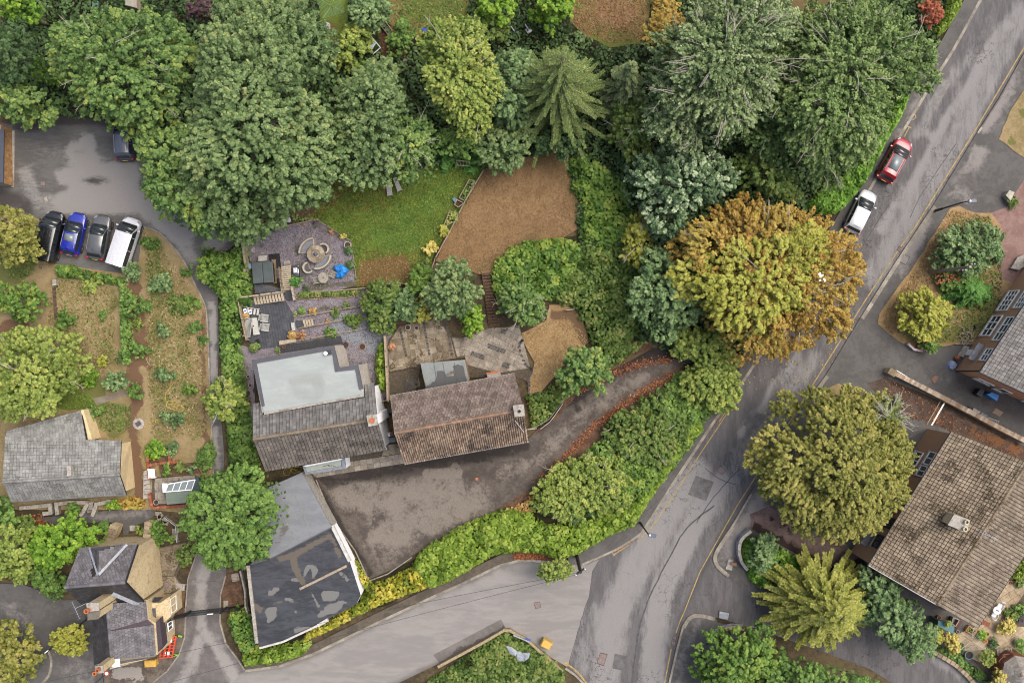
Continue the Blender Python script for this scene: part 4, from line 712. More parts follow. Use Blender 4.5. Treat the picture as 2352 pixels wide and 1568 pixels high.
# -- buildings
def tile_mesh(kind):
 if kind=='flat':
  v=[(-.5,0,.0),(.5,0,.0),(.5,0,.035),(-.5,0,.035),(-.5,1,-.02),(.5,1,-.02),(.5,1,.012),(-.5,1,.012)]
  f=[(0,1,2,3),(3,2,6,7),(0,3,7,4),(1,5,6,2)]
 else:
  pr=[(-.5,.012),(-.44,.045),(-.3,.05),(-.24,.018),(.18,.016),(.5,.012)]if kind=='roman' else[(-.5,.0),(-.4,.07),(-.2,.12),(0,.07),(.12,.0),(.5,-.02)]
  n=len(pr);v=[(x,0,z+.02)for x,z in pr]+[(x,1,z-.012)for x,z in pr]+[(x,0,z-.03)for x,z in pr]
  f=[(i,i+1,n+i+1,n+i)for i in range(n-1)]+[(2*n+i,2*n+i+1,i+1,i)for i in range(n-1)]
 return v,f
TM={}
def tiles(roofobj,slopes,kind,mat,tw=.3,tl=.34,name='roof_tile',keep=300,gapx=.97,mask=None,bond=False,lap=1.1):
 """slopes: list of 4 world corners (eave a, eave b, ridge b, ridge a). One object per tile for the nearest ones, the rest as one part"""
 key=(kind,mat.name)
 if key not in TM:
  v,f=tile_mesh(kind);TM[key]=(mkmesh('tile',v,f,mat,rnd=[0]*len(v)),np.array(v,float),f)
 me,tv,tf=TM[key]
 root=roofobj
 while root.parent is not None:root=root.parent
 off=ORG.get(root,Vector((0,0,0)))
 out=[];rg=random.Random(7)
 for A,B,Cc,D in slopes:
  nu=max(2,round((((B-A).length+(Cc-D).length)/2)/tw));nv=max(2,round((((D-A).length+(Cc-B).length)/2)/tl))
  P=lambda u,v:(A.lerp(B,u)).lerp(D.lerp(Cc,u),v)
  for j in range(nv):
   sh=.5 if(bond and j%2)else 0
   for i in range(nu+(1 if sh else 0)):
    u0,u1=max(0,(i-sh)/nu),min(1,(i+1-sh)/nu)
    if u1-u0<.2/nu:continue
    o=P((u0+u1)/2,j/nv);x=(P(u1,j/nv)-P(u0,j/nv));y=P((u0+u1)/2,(j+1)/nv)-o;n=x.cross(y).normalized()
    if n.z<0:n=-n
    if mask and not mask(o+y*.5):continue
    o=o+n*(.01+rg.uniform(0,.008))
    M=Matrix.Identity(4)
    for k,c in enumerate((x*gapx,y*lap,n)):
     for r in range(3):M[r][k]=c[r]
    o2=o-off
    for r in range(3):M[r][3]=o2[r]
    out.append((-(o.x**2+o.y**2+(o.z-H)**2),M))
 out.sort(key=lambda t:-t[0])
 for _,M in out[:keep]:
  t=bpy.data.objects.new(name,me);COL.objects.link(t);t.parent=roofobj;t.matrix_basis=M
 rest=out[keep:]
 if rest:
  n=len(tv);V=np.zeros((len(rest)*n,3));F=[];h=np.c_[tv,np.ones(n)];rv=np.zeros(len(rest)*n)
  for k,(_,M)in enumerate(rest):
   V[k*n:(k+1)*n]=(h@np.array(M).T)[:,:3];rv[k*n:(k+1)*n]=rg.random();F+=[tuple(i+k*n for i in f)for f in tf]
  o=link(name+'s',mkmesh(name+'s',V.tolist(),F,mat,rnd=rv),roofobj);o['kind']='stuff'
def quad_slab(mb,A,B,Cc,D,th=.12):
 n=(B-A).cross(D-A).normalized()
 if n.z<0:n=-n
 mb.hexa([A-n*th,B-n*th,Cc-n*th,D-n*th],[A,B,Cc,D])if(B-A).cross(D-A).z>0 else mb.hexa([D-n*th,Cc-n*th,B-n*th,A-n*th],[D,Cc,B,A])
def gable(name,label,cat,fl,fr,br,bl,rl,rr,ze,zr,wallmat,roofmat,group=None,inset=.3,zel=None,zg=0.0,slab_only=False):
 """fl, fr, br, bl: eave corners, rl, rr: ridge ends, all as plan points seen at their own height"""
 FL,FR,BR,BL=(W(p,ze)for p in(fl,fr,br,bl));RL,RR=W(rl,zr),W(rr,zr)
 c=(FL+FR+BR+BL)/4;t=thing(name,label,cat,(c.x,c.y,zg),group)
 def ins(p,k=inset):
  d=Vector((c.x-p.x,c.y-p.y));ux=(FR-FL).xy.normalized();uy=(BL-FL).xy.normalized()
  sx=1 if d.dot(ux)>0 else-1;sy=1 if d.dot(uy)>0 else-1
  w=ux*sx*k*.55+uy*sy*k;return Vector((p.x+w.x,p.y+w.y,0))
 mb=MB();a,b,cc,d=(ins(p)for p in(FL,FR,BR,BL));el=(FR-FL).normalized()
 r1,r2=RL+el*inset*.55,RR-el*inset*.55;dz=.22
 v=[(p.x,p.y,zg-.1)for p in(a,b,cc,d)]+[(p.x,p.y,ze-dz+.1)for p in(a,b,cc,d)]+[(r1.x,r1.y,zr-dz),(r2.x,r2.y,zr-dz)]
 mb.add(v,[(0,1,5,4),(1,2,6,9,5),(2,3,7,6),(3,0,4,8,7),(4,5,9,8),(6,7,8,9),(3,2,1,0)])
 mb.build('wall',wallmat,t)
 rf=MB();quad_slab(rf,FL,FR,RR,RL);quad_slab(rf,BR,BL,RL,RR)
 roof=rf.build('roof',roofmat,t)
 return t,roof,[(FL,FR,RR,RL),(BR,BL,RL,RR)],(a,b,cc,d)
def gutter(parent,a,b,mat,r=.06):
 MB().tube([a,b],r,6).build('gutter',mat,parent)
def ridge(parent,a,b,mat,step=.45):
 n=max(3,int((b-a).length/step));d=(b-a)/n;s=d.normalized().cross(Vector((0,0,1))).normalized();rg=random.Random(2)
 for i in range(n):
  p=a+d*(i+.03);e=a+d*(i+.97)+d.normalized()*.02;w=.16;u=Vector((0,0,.09+rg.uniform(0,.015)))
  mb=MB();v=[]
  for c_ in(p,e):v+=[c_-s*w-Vector((0,0,.04)),c_-s*w*.5+u*.8,c_+u,c_+s*w*.5+u*.8,c_+s*w-Vector((0,0,.04))]
  mb.add(v,[(k,k+1,6+k,5+k)for k in range(4)]+[(4,3,2,1,0),(5,6,7,8,9)])
  mb.build('ridge_tile',mat,parent)
def window(t,a,b,t0,t1,z0,z1,fm,gm,nm=2,out=.03,sill=True,name='window',fw=.07,depth=.08,tr=0):
 """window on the wall running from a to b (world xy); outward is to the right of a->b"""
 a=Vector((a.x,a.y,0));b=Vector((b.x,b.y,0));d=(b-a).normalized();n=Vector((d.y,-d.x,0))
 p,r=a.lerp(b,t0)+n*out,a.lerp(b,t1)+n*out;up=Vector((0,0,1));mb=MB()
 for za in(z0+fw/2,z1-fw/2):mb.bar(p+up*za,r+up*za,depth,fw)
 L_=(r-p).length
 for k in range(nm+1):
  o=p+d*(fw/2+(L_-fw)*k/nm);mb.bar(o+up*(z0+fw),o+up*(z1-fw),fw,depth,n)
 for k in range(tr):
  zz=z0+(z1-z0)*(k+1)/(tr+1)*1.0;mb.bar(p+up*zz+n*.004,r+up*zz+n*.004,depth*.6,fw*.6)
 w=mb.build(name,fm,t)
 for k in range(nm):
  o1=p+d*(fw+(L_-fw)*k/nm)-n*.01;o2=p+d*((L_-fw)*(k+1)/nm)-n*.01
  MB().bar((o1+up*((z0+z1)/2)),(o2+up*((z0+z1)/2)),.012,z1-z0-2*fw).build('pane',gm,w)
 if sill:MB().bar(p+up*(z0-.05)+n*.05-d*.08,r+up*(z0-.05)+n*.05+d*.08,.2,.07).build('sill',MATS['stone_sill'],w)
 return w
def chimney(t,quad,ztop,zbot,mat,capmat,pots=((.5,.5),),potmat=None,pothole=False,name='chimney',pr=.13,ph=.3):
 P=[W(p,ztop)for p in quad];c=sum(P,Vector())/4
 I=[c+(p-c)*.86 for p in P]
 ch=MB().prism([Vector((p.x,p.y,0))for p in I],zbot,ztop-.12).build(name,mat,t)
 MB().prism([Vector((p.x,p.y,0))for p in P],ztop-.12,ztop).build('cap',capmat,ch)
 for u,v in pots:
  o=P[0].lerp(P[1],u).lerp(P[3].lerp(P[2],u),v);z=ztop
  MB().lathe((o.x,o.y,z),[(pr*1.15,0),(pr*1.05,ph*.7),(pr*1.25,ph*.75),(pr*1.25,ph),(pr*.8,ph),(pr*.75,ph*.3),(0,ph*.3)],14).build('chimney_pot',potmat,ch,smooth=False)
 return ch
simple('stone_sill',C(176,168,150),.85,var=.1)
UPVC=simple('white_frame',C(236,236,234,1.2),.4,var=.02);GL=glass();DARKP=simple('black_gutter',C(46,46,50),.5,var=.1)
WHITEG=simple('white_gutter',C(226,224,222),.5,var=.06)
UNDER=simple('roof_underlay',C(52,48,46),.95,var=.1)
conc=simple('concrete',C(186,178,168),.9,var=.14,scale=5,bump=.3,tint=C(140,132,118));terra=simple('terracotta',C(206,124,84),.8,var=.12,scale=6)
leadm=simple('lead_flashing',C(176,180,188),.5,var=.1,scale=4)
white_r=simple('white_render',C(226,226,228,1.15),.85,var=.05,scale=1.2)
tgrey=tilemat('grey_tile',C(122,120,119),C(138,136,134),C(154,150,147),moss=C(106,102,94),mossamt=.57)
tgrey2=tilemat('brown_grey_tile',C(110,104,99),C(128,121,114),C(144,135,126),moss=C(80,74,66),mossamt=.56)
g=lambda*p:q('A',*p)
hA,rA,slA,wA=gable('house','white rendered house with grey tiles and a large pale flat roofed extension','house',g((285,1525)),g((1642,1285)),g((1502,538)),g((145,772)),g((145,1167)),g((1538,940)),4.9,7.3,white_r,UNDER)
extA=[W(p,5.8)for p in g((245,885),(128,282),(1050,117),(1110,362),(1320,332),(1385,655),(1387,690),(272,886))]
flat_poly=[W(p,5.8).xy for p in g((270,886),(240,795),(128,282),(1050,117),(1110,362),(1320,332),(1387,690))]
tiles(rA,[slA[0]],'roman',tgrey2,.3,.33,keep=150,gapx=.9,lap=.9)
tiles(rA,[slA[1]],'roman',tgrey,.3,.36,keep=150,gapx=.9,lap=.93,mask=lambda p:not inside(np.array([[p.x,p.y]]),flat_poly)[0])
ridge(rA,slA[0][3]+Vector((0,0,.04)),slA[0][2]+Vector((0,0,.04)),tilemat('ridge_tile_buff',C(140,126,108),C(152,136,116),C(160,146,128)))
gutter(hA,slA[0][0],slA[0][1],DARKP);gutter(hA,slA[0][1]+Vector((0,0,-.02)),slA[0][2],leadm,.04)
timber=simple('weathered_cladding',C(172,164,154,1.2),.85,var=.12,scale=3,bump=.4)
mb=MB().prism([Vector((p.x,p.y,0))for p in extA],0,5.62);mb.build('extension',timber,hA)
felt=groundmat('pale_roof_membrane',C(174,180,177),C(184,190,186),pa=C(162,165,160),soft=.3,scale=.6,amp=.4,grain=.03,bump=.1,rot=R(10),stretch=(.5,1.6,1),rough=.6)
sheet('flat_roof',g((250,800),(185,318),(1026,166),(1066,410),(1292,386),(1340,610),(1387,640),(1387,690),(272,886)),5.84,felt,cell=.5,parent=hA,skirt=5.62,pa=[(g((600,520),(860,470),(900,600),(860,720),(640,640)),8,14,.62),(g((272,880),(800,800),(1380,685)),1,3,.85),(g((190,325),(600,250),(1020,172)),.5,2,.7),(g((1100,560),(1250,520)),4,10,.45)])
para=simple('grey_coping',C(92,92,98),.6,var=.06)
for i,st in enumerate([((128,282),(186,318),(276,792),(244,802)),((128,280),(1050,115),(1026,166),(186,318)),((1050,117),(1110,362),(1066,410),(1028,164)),((1112,362),(1320,332),(1292,386),(1066,412)),((1320,334),(1376,602),(1336,612),(1292,384))]):
 MB().prism([W(p,5.95)for p in g(*st)],5.63,5.93+.006*i).build('parapet',para,hA)
MB().bar(W(g((274,880)),5.9),W(g((1387,672)),5.9),.16,.2).build('flashing',conc,hA)
chimney(hA,g((1415,900),(1527,884),(1550,1003),(1440,1025)),8.5,0,white_r,conc,pots=((.45,.5),),potmat=terra,pr=.2,ph=.12)
tree_v=MB().lathe(W(g((965,203)),5.86),[(.16,0),(.16,.3),(.19,.34),(.1,.42),(0,.44)],14).build('roof_vent',UPVC,hA)
MB().box(W(g((998,196)),5.98),(.4,.4,.22),.1).build('roof_hatch',simple('dark_box',C(60,60,64),.5),hA)
bay=[W(p,2.7)for p in g((700,1465),(1170,1375),(1188,1490),(735,1560))]
MB().prism(bay,0,2.62).build('porch_wall',white_r,hA)
by=g((728,1475),(1142,1395),(1142,1462),(750,1535))
sheet('porch_roof',by,2.66,groundmat('mossy_roof',C(176,184,172),C(192,198,188),pa=C(92,88,56),scale=1.2,amp=.8,grain=.1),cell=.3,parent=hA,pa=[(g((950,1440),(1030,1430)),2,10,.8),(g((1130,1400),(1130,1460)),1,3,.8)])
for i,st in enumerate([((700,1465),(728,1475),(750,1535),(735,1562)),((735,1562),(750,1535),(1142,1462),(1188,1492)),((1142,1392),(1170,1375),(1188,1492),(1142,1462))]):
 MB().prism([W(p,2.75)for p in g(*st)],2.5,2.75+.005*i).build('porch_coping',simple('pale_grey_coping',C(142,148,160),.6),hA)
brick=simple('buff_brick',C(176,138,100),.9,var=.18,scale=9,bump=.4)
tbr=tilemat('brown_tile',C(126,110,102),C(144,128,119),C(158,142,132),moss=C(104,92,86),mossamt=.58)
troll=tilemat('weathered_red_tile',C(138,116,102),C(170,148,130),C(200,176,152),moss=C(90,80,74),mossamt=.54)
g=lambda*p:q('B',*p)
hB,rB,slB,wB=gable('house','brown tiled house with pantiles on its lower slope, left of the dry lawn','house',g((400,1415)),g((2092,1112)),g((1903,180)),g((205,487)),g((262,997)),g((2030,672)),5.0,7.4,brick,UNDER)
tiles(rB,[slB[0]],'roll',troll,.2,.34,keep=150)
tiles(rB,[slB[1]],'roman',tbr,.3,.34,keep=150,bond=True,gapx=.93,lap=.93)
ridge(rB,slB[0][3]+Vector((0,0,.04)),slB[0][2]+Vector((0,0,.04)),tilemat('ridge_tile_brown',C(150,124,106),C(160,132,112),C(182,142,116)))
for a,b in((slB[0][0],slB[0][1]),(slB[1][0],slB[1][1])):gutter(hB,a,b,WHITEG,.05)
chimney(hB,g((1877,617),(2030,600),(2046,757),(1906,776)),8.4,3,brick,conc,pots=((.52,.55),),potmat=simple('dark_pot',C(60,34,40),.7),pr=.11,ph=.12)
MB().bar(W(g((1912,825)),7.3),W(g((2030,980)),5.9),.05,.05).build('cable_cover',WHITEG,hB)
MB().prism([W(p,2.2)for p in g((1522,190),(1700,150),(1720,240),(1540,275))],0,2.2).build('rear_porch',conc,hB)
MB().bar(W(g((1520,186)),2.26),W(g((1698,150)),2.26),.16,.1).build('porch_trim',terra,hB)
fext=[(620,42),(1225,-5),(1282,275),(1200,330),(700,420),(690,385)]
extm=groundmat('grey_roof_felt',C(138,144,142),C(150,155,152),pa=C(92,92,92),pb=C(110,98,84),scale=.8,amp=.35,grain=.08,bump=.1,rough=.5)
hx=thing('flat_roofed_extension','grey flat roofed rear room with damp patches behind the brown tiled house','extension',W(g((950,200)),0))
MB().prism([W(p,2.7)for p in g(*fext)],0,2.6).build('wall',brick,hx)
sheet('flat_roof',g(*fext),2.66,extm,cell=.25,parent=hx,skirt=2.55,pa=[(g((690,380),(820,290),(860,160),(900,130),(960,200),(985,330),(700,420)),None,2,1.1),(g((1070,100),(1130,60),(1200,90),(1230,220),(1270,280),(985,340),(1000,220),(1090,240)),None,2,1.1)],pb=[(g((990,190),(1080,160)),1,8,.7)])
for x in(800,925,1080):MB().bar(W(g((x,30)),2.68),W(g((x+50,330)),2.68),.04,.03).build('roof_seam',para,hx)
gfm=groundmat('garage_felt_grey',C(134,136,140),C(146,148,152),pa=C(112,108,104),scale=.7,amp=.5,grain=.05,bump=.15,rot=R(-30),stretch=(.5,1.5,1))
hg=thing('garage','grey felt roofed garage between the dark green tree and the forecourt','garage',W(q(10,(500,620)),0))
gp=q(10,(250,452),(530,325),(737,703),(310,922),(230,800))
MB().prism([W(p,2.7)for p in gp],0,2.62).build('wall',conc,hg)
sheet('flat_roof',gp,2.7,gfm,cell=.4,parent=hg,skirt=2.56,pa=[(q(10,(340,850),(420,700)),2,14,.6)])
for a,b in(((330,480),(505,825)),((450,400),(600,760)),((425,590),(545,690))):MB().bar(W(q(10,a),2.73),W(q(10,b),2.73),.05,.02).build('felt_seam',simple('pale_seam',C(156,156,154),.8),hg)
MB().bar(W(q(10,(310,922)),2.68),W(q(10,(737,703)),2.68),.1,.16).build('fascia',para,hg)
blk=groundmat('black_roof_felt',C(60,62,68),C(80,82,88),pa=C(128,126,123),pb=C(110,101,90),scale=.7,amp=.55,grain=.07,bump=.15,rot=R(-28),stretch=(.5,1.5,1),rough=.55)
hk=thing('garage_block','flat black felt roof with pale worn patches above the roadside hedge','garage',W(q(10,(520,1120)),0))
kp=q(10,(300,925),(735,703),(770,760),(860,940),(935,1170),(905,1232),(710,1335),(640,1375),(400,1487),(240,1530),(222,1500),(195,1250),(165,965))
MB().prism([W(p,2.5)for p in kp],0,2.42).build('wall',white_r,hk)
z=lambda*p:q(10,*p)
sheet('flat_roof',kp,2.48,blk,cell=.3,parent=hk,skirt=2.36,pa=[(z((550,1030),(570,975),(600,970),(622,1000),(610,1030)),3,3,1.3),(z((475,1060),(500,1070)),3,3,1.3),(z((310,1160),(360,1130)),3,4,1.2),(z((670,1140),(790,1160),(740,1200),(680,1200)),None,4,1.4),(z((640,1310),(720,1240),(830,1210),(760,1290)),None,4,1.2),(z((290,1270),(345,1260),(340,1330),(300,1350)),None,5,1.3),(z((575,1130),(600,1170),(640,1250)),1,3,1.0),(z((420,1190),(465,1210)),2,4,1.0),(z((800,1020),(850,1065)),2,4,1.0),(z((490,1410),(560,1400)),3,5,.9),(z((490,1290),(510,1300)),1,3,1.0)],pb=[(z((470,900),(480,980),(540,1090)),5,6,.8),(z((380,920),(480,890),(720,760)),4,7,.7),(z((730,760),(790,900)),4,6,.6),(z((200,1240),(240,1270)),4,6,.8),(z((330,1230),(430,1200)),1,6,.6)])
MB().bar(W(z((515,1128)),2.56),W(z((838,968)),2.56),.22,.12).build('roof_batten',simple('bare_wood',C(176,160,140),.85,var=.15,scale=6),hk)
for a,b,w in(((738,690),(860,935),.3),((240,1532),(400,1489),.18),((400,1489),(640,1377),.18),((640,1377),(710,1337),.3)):
 MB().bar(W(z(a),2.5),W(z(b),2.5),w,.3).build('parapet',simple('white_paint_wood',C(214,210,202),.7,var=.12,scale=3),hk)
MB().bar(W(z((160,965)),2.5),W(z((220,1500)),2.5),.3,.3).build('parapet',conc,hk)
cream=simple('cream_render',C(222,198,154,1.5),.9,var=.06,scale=2)
tpale=tilemat('pale_grey_tile',C(148,148,145),C(162,162,158),C(176,175,170),moss=C(120,118,112),mossamt=.56)
hC,rC,slC,wC=gable('bungalow','grey roofed bungalow with a cream gable end at the left edge','bungalow',q(9,(80,318)),q(9,(872,270)),(279,1012),(12,1003),q(9,(17,184)),q(9,(826,132)),2.6,4.3,cream,UNDER)
wq=[W((12,1003),2.6),W((200,1006),2.6),W((186,942),2.0),W((16,990),2.0)]
wq=[wq[0]+Vector((0,-.3,.0)),wq[1]+Vector((0,-.3,0)),wq[2],wq[3]]
dn=Vector((0,0,-.14));mb=MB();quad_slab(mb,wq[3]+dn,wq[2]+dn,wq[1]+dn,wq[0]+dn);rw=mb.build('wing_roof',UNDER,hC)
MB().prism([Vector((p.x*.995,p.y*.99,0))for p in wq],0,1.95).build('wing_wall',cream,hC)
tiles(rC,[slC[0],slC[1]],'flat',tpale,.3,.32,keep=230,gapx=.93,lap=.92)
tiles(rw,[(wq[3]+Vector((0,0,.0)),wq[2],wq[1]+Vector((0,0,.12)),wq[0]+Vector((0,0,.12)))],'flat',tpale,.3,.32,keep=70,gapx=.95)
ridge(rC,slC[0][3]+Vector((0,0,.03)),slC[0][2]+Vector((0,0,.03)),tilemat('ridge_tile_grey',C(146,144,140),C(156,154,150),C(166,164,158)))
gutter(hC,slC[0][0],slC[0][1],simple('blue_grey_gutter',C(130,136,146),.5),.06)
MB().box(W(q(9,(484,102)),4.2),(.38,1.0,.6),.05).build('roof_vent',conc,hC)
gutter(hC,slC[0][1],slC[0][2],DARKP,.04)
stone=simple('cream_stone',C(204,184,146,1.55),.9,var=.10,scale=7,bump=.6,bscale=9,tint=C(168,140,104,1.5))
slate=tilemat('slate',C(112,110,115),C(126,123,128),C(138,134,138),moss=C(98,92,90),mossamt=.58)
slated=tilemat('dark_slate',C(74,72,72),C(84,80,80),C(94,90,88),moss=C(98,90,78),mossamt=.58)
g=lambda*p:q('C',*p)
hD,rD,slD,wD=gable('lodge','old stone lodge with slate roofs, white valley flashing and tall chimneys','lodge',g((305,808)),g((905,778)),g((852,233)),g((287,268)),g((138,646)),g((732,598)),5.2,8.0,stone,UNDER,inset=.15)
V3=lambda p,zz:W(g(p),zz)
a,b,c_,d=V3((380,262),5.35),V3((472,303),7.2),V3((465,525),7.3),V3((742,231),5.35)
vpoly=[a.xy,b.xy,d.xy,c_.xy]
tri=[W(p,6).xy for p in g((380,250),(465,525),(742,222))]
tiles(rD,[slD[1]],'flat',slate,.3,.28,keep=130,bond=True,gapx=.92,lap=.93,mask=lambda p:not inside(np.array([[p.x,p.y]]),tri)[0])
tiles(rD,[slD[0]],'flat',slated,.3,.28,keep=40,bond=True)
mb=MB();mb.add([a,b,c_,d,V3((380,262),4.6),V3((742,231),4.6)],[(0,1,2),(2,1,3),(4,5,3,1,0)]);cg=mb.build('cross_gable',slate,hD)
for r_ in range(6):
 pass
tiles(cg,[(a,a.lerp(c_,.96),b.lerp(c_,.97),b),],'flat',slate,.3,.28,keep=30,bond=True)
tiles(cg,[(d.lerp(c_,.96),d,b,b.lerp(c_,.97))],'flat',slate,.3,.28,keep=60,bond=True)
for p,r in(((380,262),(462,524)),((468,524),(742,232))):MB().bar(V3(p,5.5 if p[1]<400 else 7.4),V3(r,7.42 if p[1]<400 else 5.5),.22,.05).build('valley_flashing',leadm,hD)
MB().bar(slD[0][1]+Vector((0,0,.08)),slD[0][2]+Vector((0,0,.08)),.1,.16).build('bargeboard',DARKP,hD)
MB().bar(slD[1][0]+Vector((0,0,.08)),slD[0][2]+Vector((0,0,.08)),.1,.16).build('bargeboard',DARKP,hD)
ridge(rD,slD[0][3]+Vector((0,0,.03)),slD[0][2]+Vector((0,0,.03)),slate)
L1=[V3((545,765),6.6),V3((592,1335),6.6)]
E1=[V3((928,770),4.6),V3((948,952),4.6),V3((640,1060),6.2)]
mb=MB();s1=(V3((942,955),4.6),V3((925,775),4.6),V3((548,800),6.6),V3((570,1062),6.6));s2=(V3((1022,1305),4.5),V3((1000,1003),4.5),V3((572,1064),6.62),V3((592,1335),6.62));s3=(V3((400,800),4.5),V3((428,1395),4.5),V3((592,1335),6.6),V3((548,800),6.6))
for s_ in(s1,s2,s3):quad_slab(mb,*s_)
rl_=mb.build('lower_roof',UNDER,hD)
tiles(rl_,[s1,s2],'flat',slate,.28,.26,keep=200,bond=True,gapx=.92,lap=.93);tiles(rl_,[s3],'flat',slated,.28,.26,keep=40,bond=True)
MB().add([V3((942,955),4.62),V3((1000,1003),4.52),V3((572,1062),6.6)],[(0,1,2)]).add([V3((942,955),4.0),V3((1000,1003),4.0),V3((1000,1003),4.52),V3((942,955),4.62)],[(0,1,2,3)]).build('roof_cheek',simple('purple_slate_cladding',C(82,70,78),.8,var=.12,scale=6),hD)
ridge(rl_,s3[3]+Vector((0,0,.03)),s3[2]+Vector((0,0,.03)),slate)
base=lambda p:Vector((p.x,p.y,0))
MB().prism([base(p)for p in(s3[0]*1,s1[1]*1,s1[0]*1,s2[1]*.997,s2[0]*.997,s3[1]*.997)],-.1,4.35).build('lower_wall',stone,hD)
mb=MB();k=.2;mb.add([s2[0],s2[1],s2[2],s2[3],s3[1],base(s2[0])+Vector((0,0,4.2)),base(s3[1])+Vector((0,0,4.2))],[(0,3,4),]);mb.build('gable_wall',stone,hD)
MB().prism([W(p,4.6)for p in g((700,1375),(1020,1310),(960,1335),(560,1445),(600,1340))],0,4.3).build('lean_to_wall',stone,hD)
mb=MB();s4=(V3((1015,1312),4.4),V3((590,1340),5.2),V3((560,1448),3.6),V3((900,1345),3.6));quad_slab(mb,*s4,th=.08);mb.build('eave_strip',slate,hD)
bw=[W(p,3.3)for p in g((942,800),(1060,795),(1150,735),(1162,925),(1080,1000),(1090,1215),(1020,1300),(1000,990))]
MB().prism(bw,0,3.25).build('bay_wall',stone,hD);MB().prism([W(p,3.4)for p in g((948,850),(1012,848),(1020,940),(952,950))],3.27,3.34).build('bay_roof',simple('lead_roof',C(96,96,96),.6,var=.15,scale=3),hD)
MB().prism([W(p,3.5)for p in g((1000,745),(1085,742),(1040,785),(975,792))],3.27,3.31).build('bay_roof',DARKP,hD)
purp=simple('purple_slate_cladding',C(82,70,78),.8,var=.12,scale=6)
MB().prism([W(p,4.2)for p in g((1000,1005),(1055,945),(1085,1215),(1025,1290))],2.9,4.2).build('dormer',purp,hD)
window(hD,W(g((1040,1270)),4.2),W(g((1012,985)),4.2),.06,.94,3.1,4.15,UPVC,GL,nm=4,out=.03,sill=False,name='dormer_window')
window(hD,W(g((1163,925)),3.3),W(g((1150,735)),3.3),.1,.85,1.6,3.1,UPVC,GL,nm=2,out=-.02)
window(hD,W(g((1120,1100)),3.3),W(g((1108,1000)),3.3),.1,.9,1.4,2.6,UPVC,GL,nm=2,out=-.02)
chimney(hD,g((350,798),(470,790),(475,870),(358,880)),9.8,4,stone,conc,pots=((.12,.8),),potmat=terra,ph=.5,pr=.17)
chimney(hD,g((358,884),(472,872),(470,950),(362,962)),9.5,4,stone,simple('grey_cap',C(128,120,108),.9,var=.1),pots=(),potmat=terra)
chimney(hD,g((435,1403),(508,1398),(518,1468),(442,1476)),9.0,0,stone,conc,pots=((.1,.8),(.5,.4)),potmat=terra,ph=.5,pr=.15)
MB().bar(V3((600,705),6.9),V3((850,812),5.0),.35,.06).build('valley_flashing',leadm,hD)
MB().box(V3((632,1335),6.2),(.7,1.4,.12),.1).build('valley_flashing',UPVC,hD)
brown_r=simple('brown_brick',C(172,134,104,1.15),.9,var=.1,scale=12,bump=.6,bscale=14)
te=tilemat('grey_buff_tile',C(140,137,134),C(158,154,150),C(174,168,162),moss=C(126,123,120),mossamt=.62)
g=lambda*p:q('D',*p)
p0=(837,907);e1=(1015,-1539);e2=(700,323)
ad=lambda*v:(sum(x[0]for x in v),sum(x[1]for x in v))
hE,rE,slE,wE=gable('house','brown brick house with grey tiles and white windows at the right edge','house',g(ad(p0,e1)),g(p0),g(ad(p0,e2,e2)),g(ad(p0,e1,e2,e2)),g(ad(p0,e1,e2)),g(ad(p0,e2)),5.5,7.9,brown_r,UNDER,inset=.25)
tiles(rE,[slE[0]],'flat',te,.33,.34,keep=300,gapx=.9,bond=False,lap=.9)
gutter(hE,slE[0][0],slE[0][1],DARKP,.08);gutter(hE,slE[0][1],slE[0][2],DARKP,.05)
MB().tube([W(g((840,890)),5.3),Vector(wE[1])+Vector((-.12,-.05,.4))],.07,6).build('downpipe',DARKP,hE)
A_,B_=wE[0],wE[1]
def tw(p,zz):
 P=W(g(p),zz);d=(B_-A_).xy;return max(0,min(1,(P-A_).xy.dot(d)/d.length_squared))
for(u,v,z0,z1,nm)in(((1170,210),(905,490),.5,2.4,3),((1280,200),(1070,490),3.4,4.9,3),((1010,600),(900,750),3.5,4.8,2)):
 window(hE,A_,B_,tw(u,z1),tw(v,z0 if z0<1 else z1),z0,z1,UPVC,GL,nm=nm,out=.04,fw=.1,depth=.12,tr=1)
for(u,v,z0,z1)in(((1420,-240),(1250,20),3.4,4.9),((1330,-140),(1150,110),.5,2.4)):
 window(hE,A_,B_,tw(u,z1),tw(v,z1),z0,z1,UPVC,GL,nm=4,out=.04,fw=.1,depth=.12,tr=2)
cn=[W(p,2.6)for p in g((830,530),(900,570),(775,770),(700,730))]
MB().prism(cn,2.5,2.62).build('door_canopy',simple('lead_canopy',C(160,158,162),.6,var=.14,scale=4),hE)
MB().bar(W(g((720,690)),1.1),W(g((760,620)),1.1),.08,2.0).build('door',UPVC,hE)
MB().prism([W(p,.15)for p in g((650,570),(715,590),(640,720),(570,690))],-.02,.15).build('door_step',conc,hE)
window(hE,wE[1],wE[2],.14,.30,.9,1.9,UPVC,GL,nm=2,out=.05);window(hE,wE[1],wE[2],.62,.8,.9,2.0,UPVC,GL,nm=2,out=.05);window(hE,wE[1],wE[2],.36,.46,.2,2.2,UPVC,GL,nm=1,out=.05,name='side_door')
tf_=tilemat('buff_concrete_tile',C(146,130,110),C(164,147,125),C(180,163,140),moss=C(88,74,54),mossamt=.535)
tf2=tilemat('grey_buff_concrete_tile',C(138,124,108),C(152,138,120),C(166,150,132),moss=C(96,84,70),mossamt=.55)
hF,rF,slF,wF=gable('house','large house with a mossy buff tiled roof filling the lower right','house',q(12,(1263,-167)),q(12,(688,755)),q(12,(1445,1190)),q(12,(2070,210)),q(12,(1790,48)),q(12,(1165,1030)),5.6,7.4,brown_r,UNDER,inset=.3)
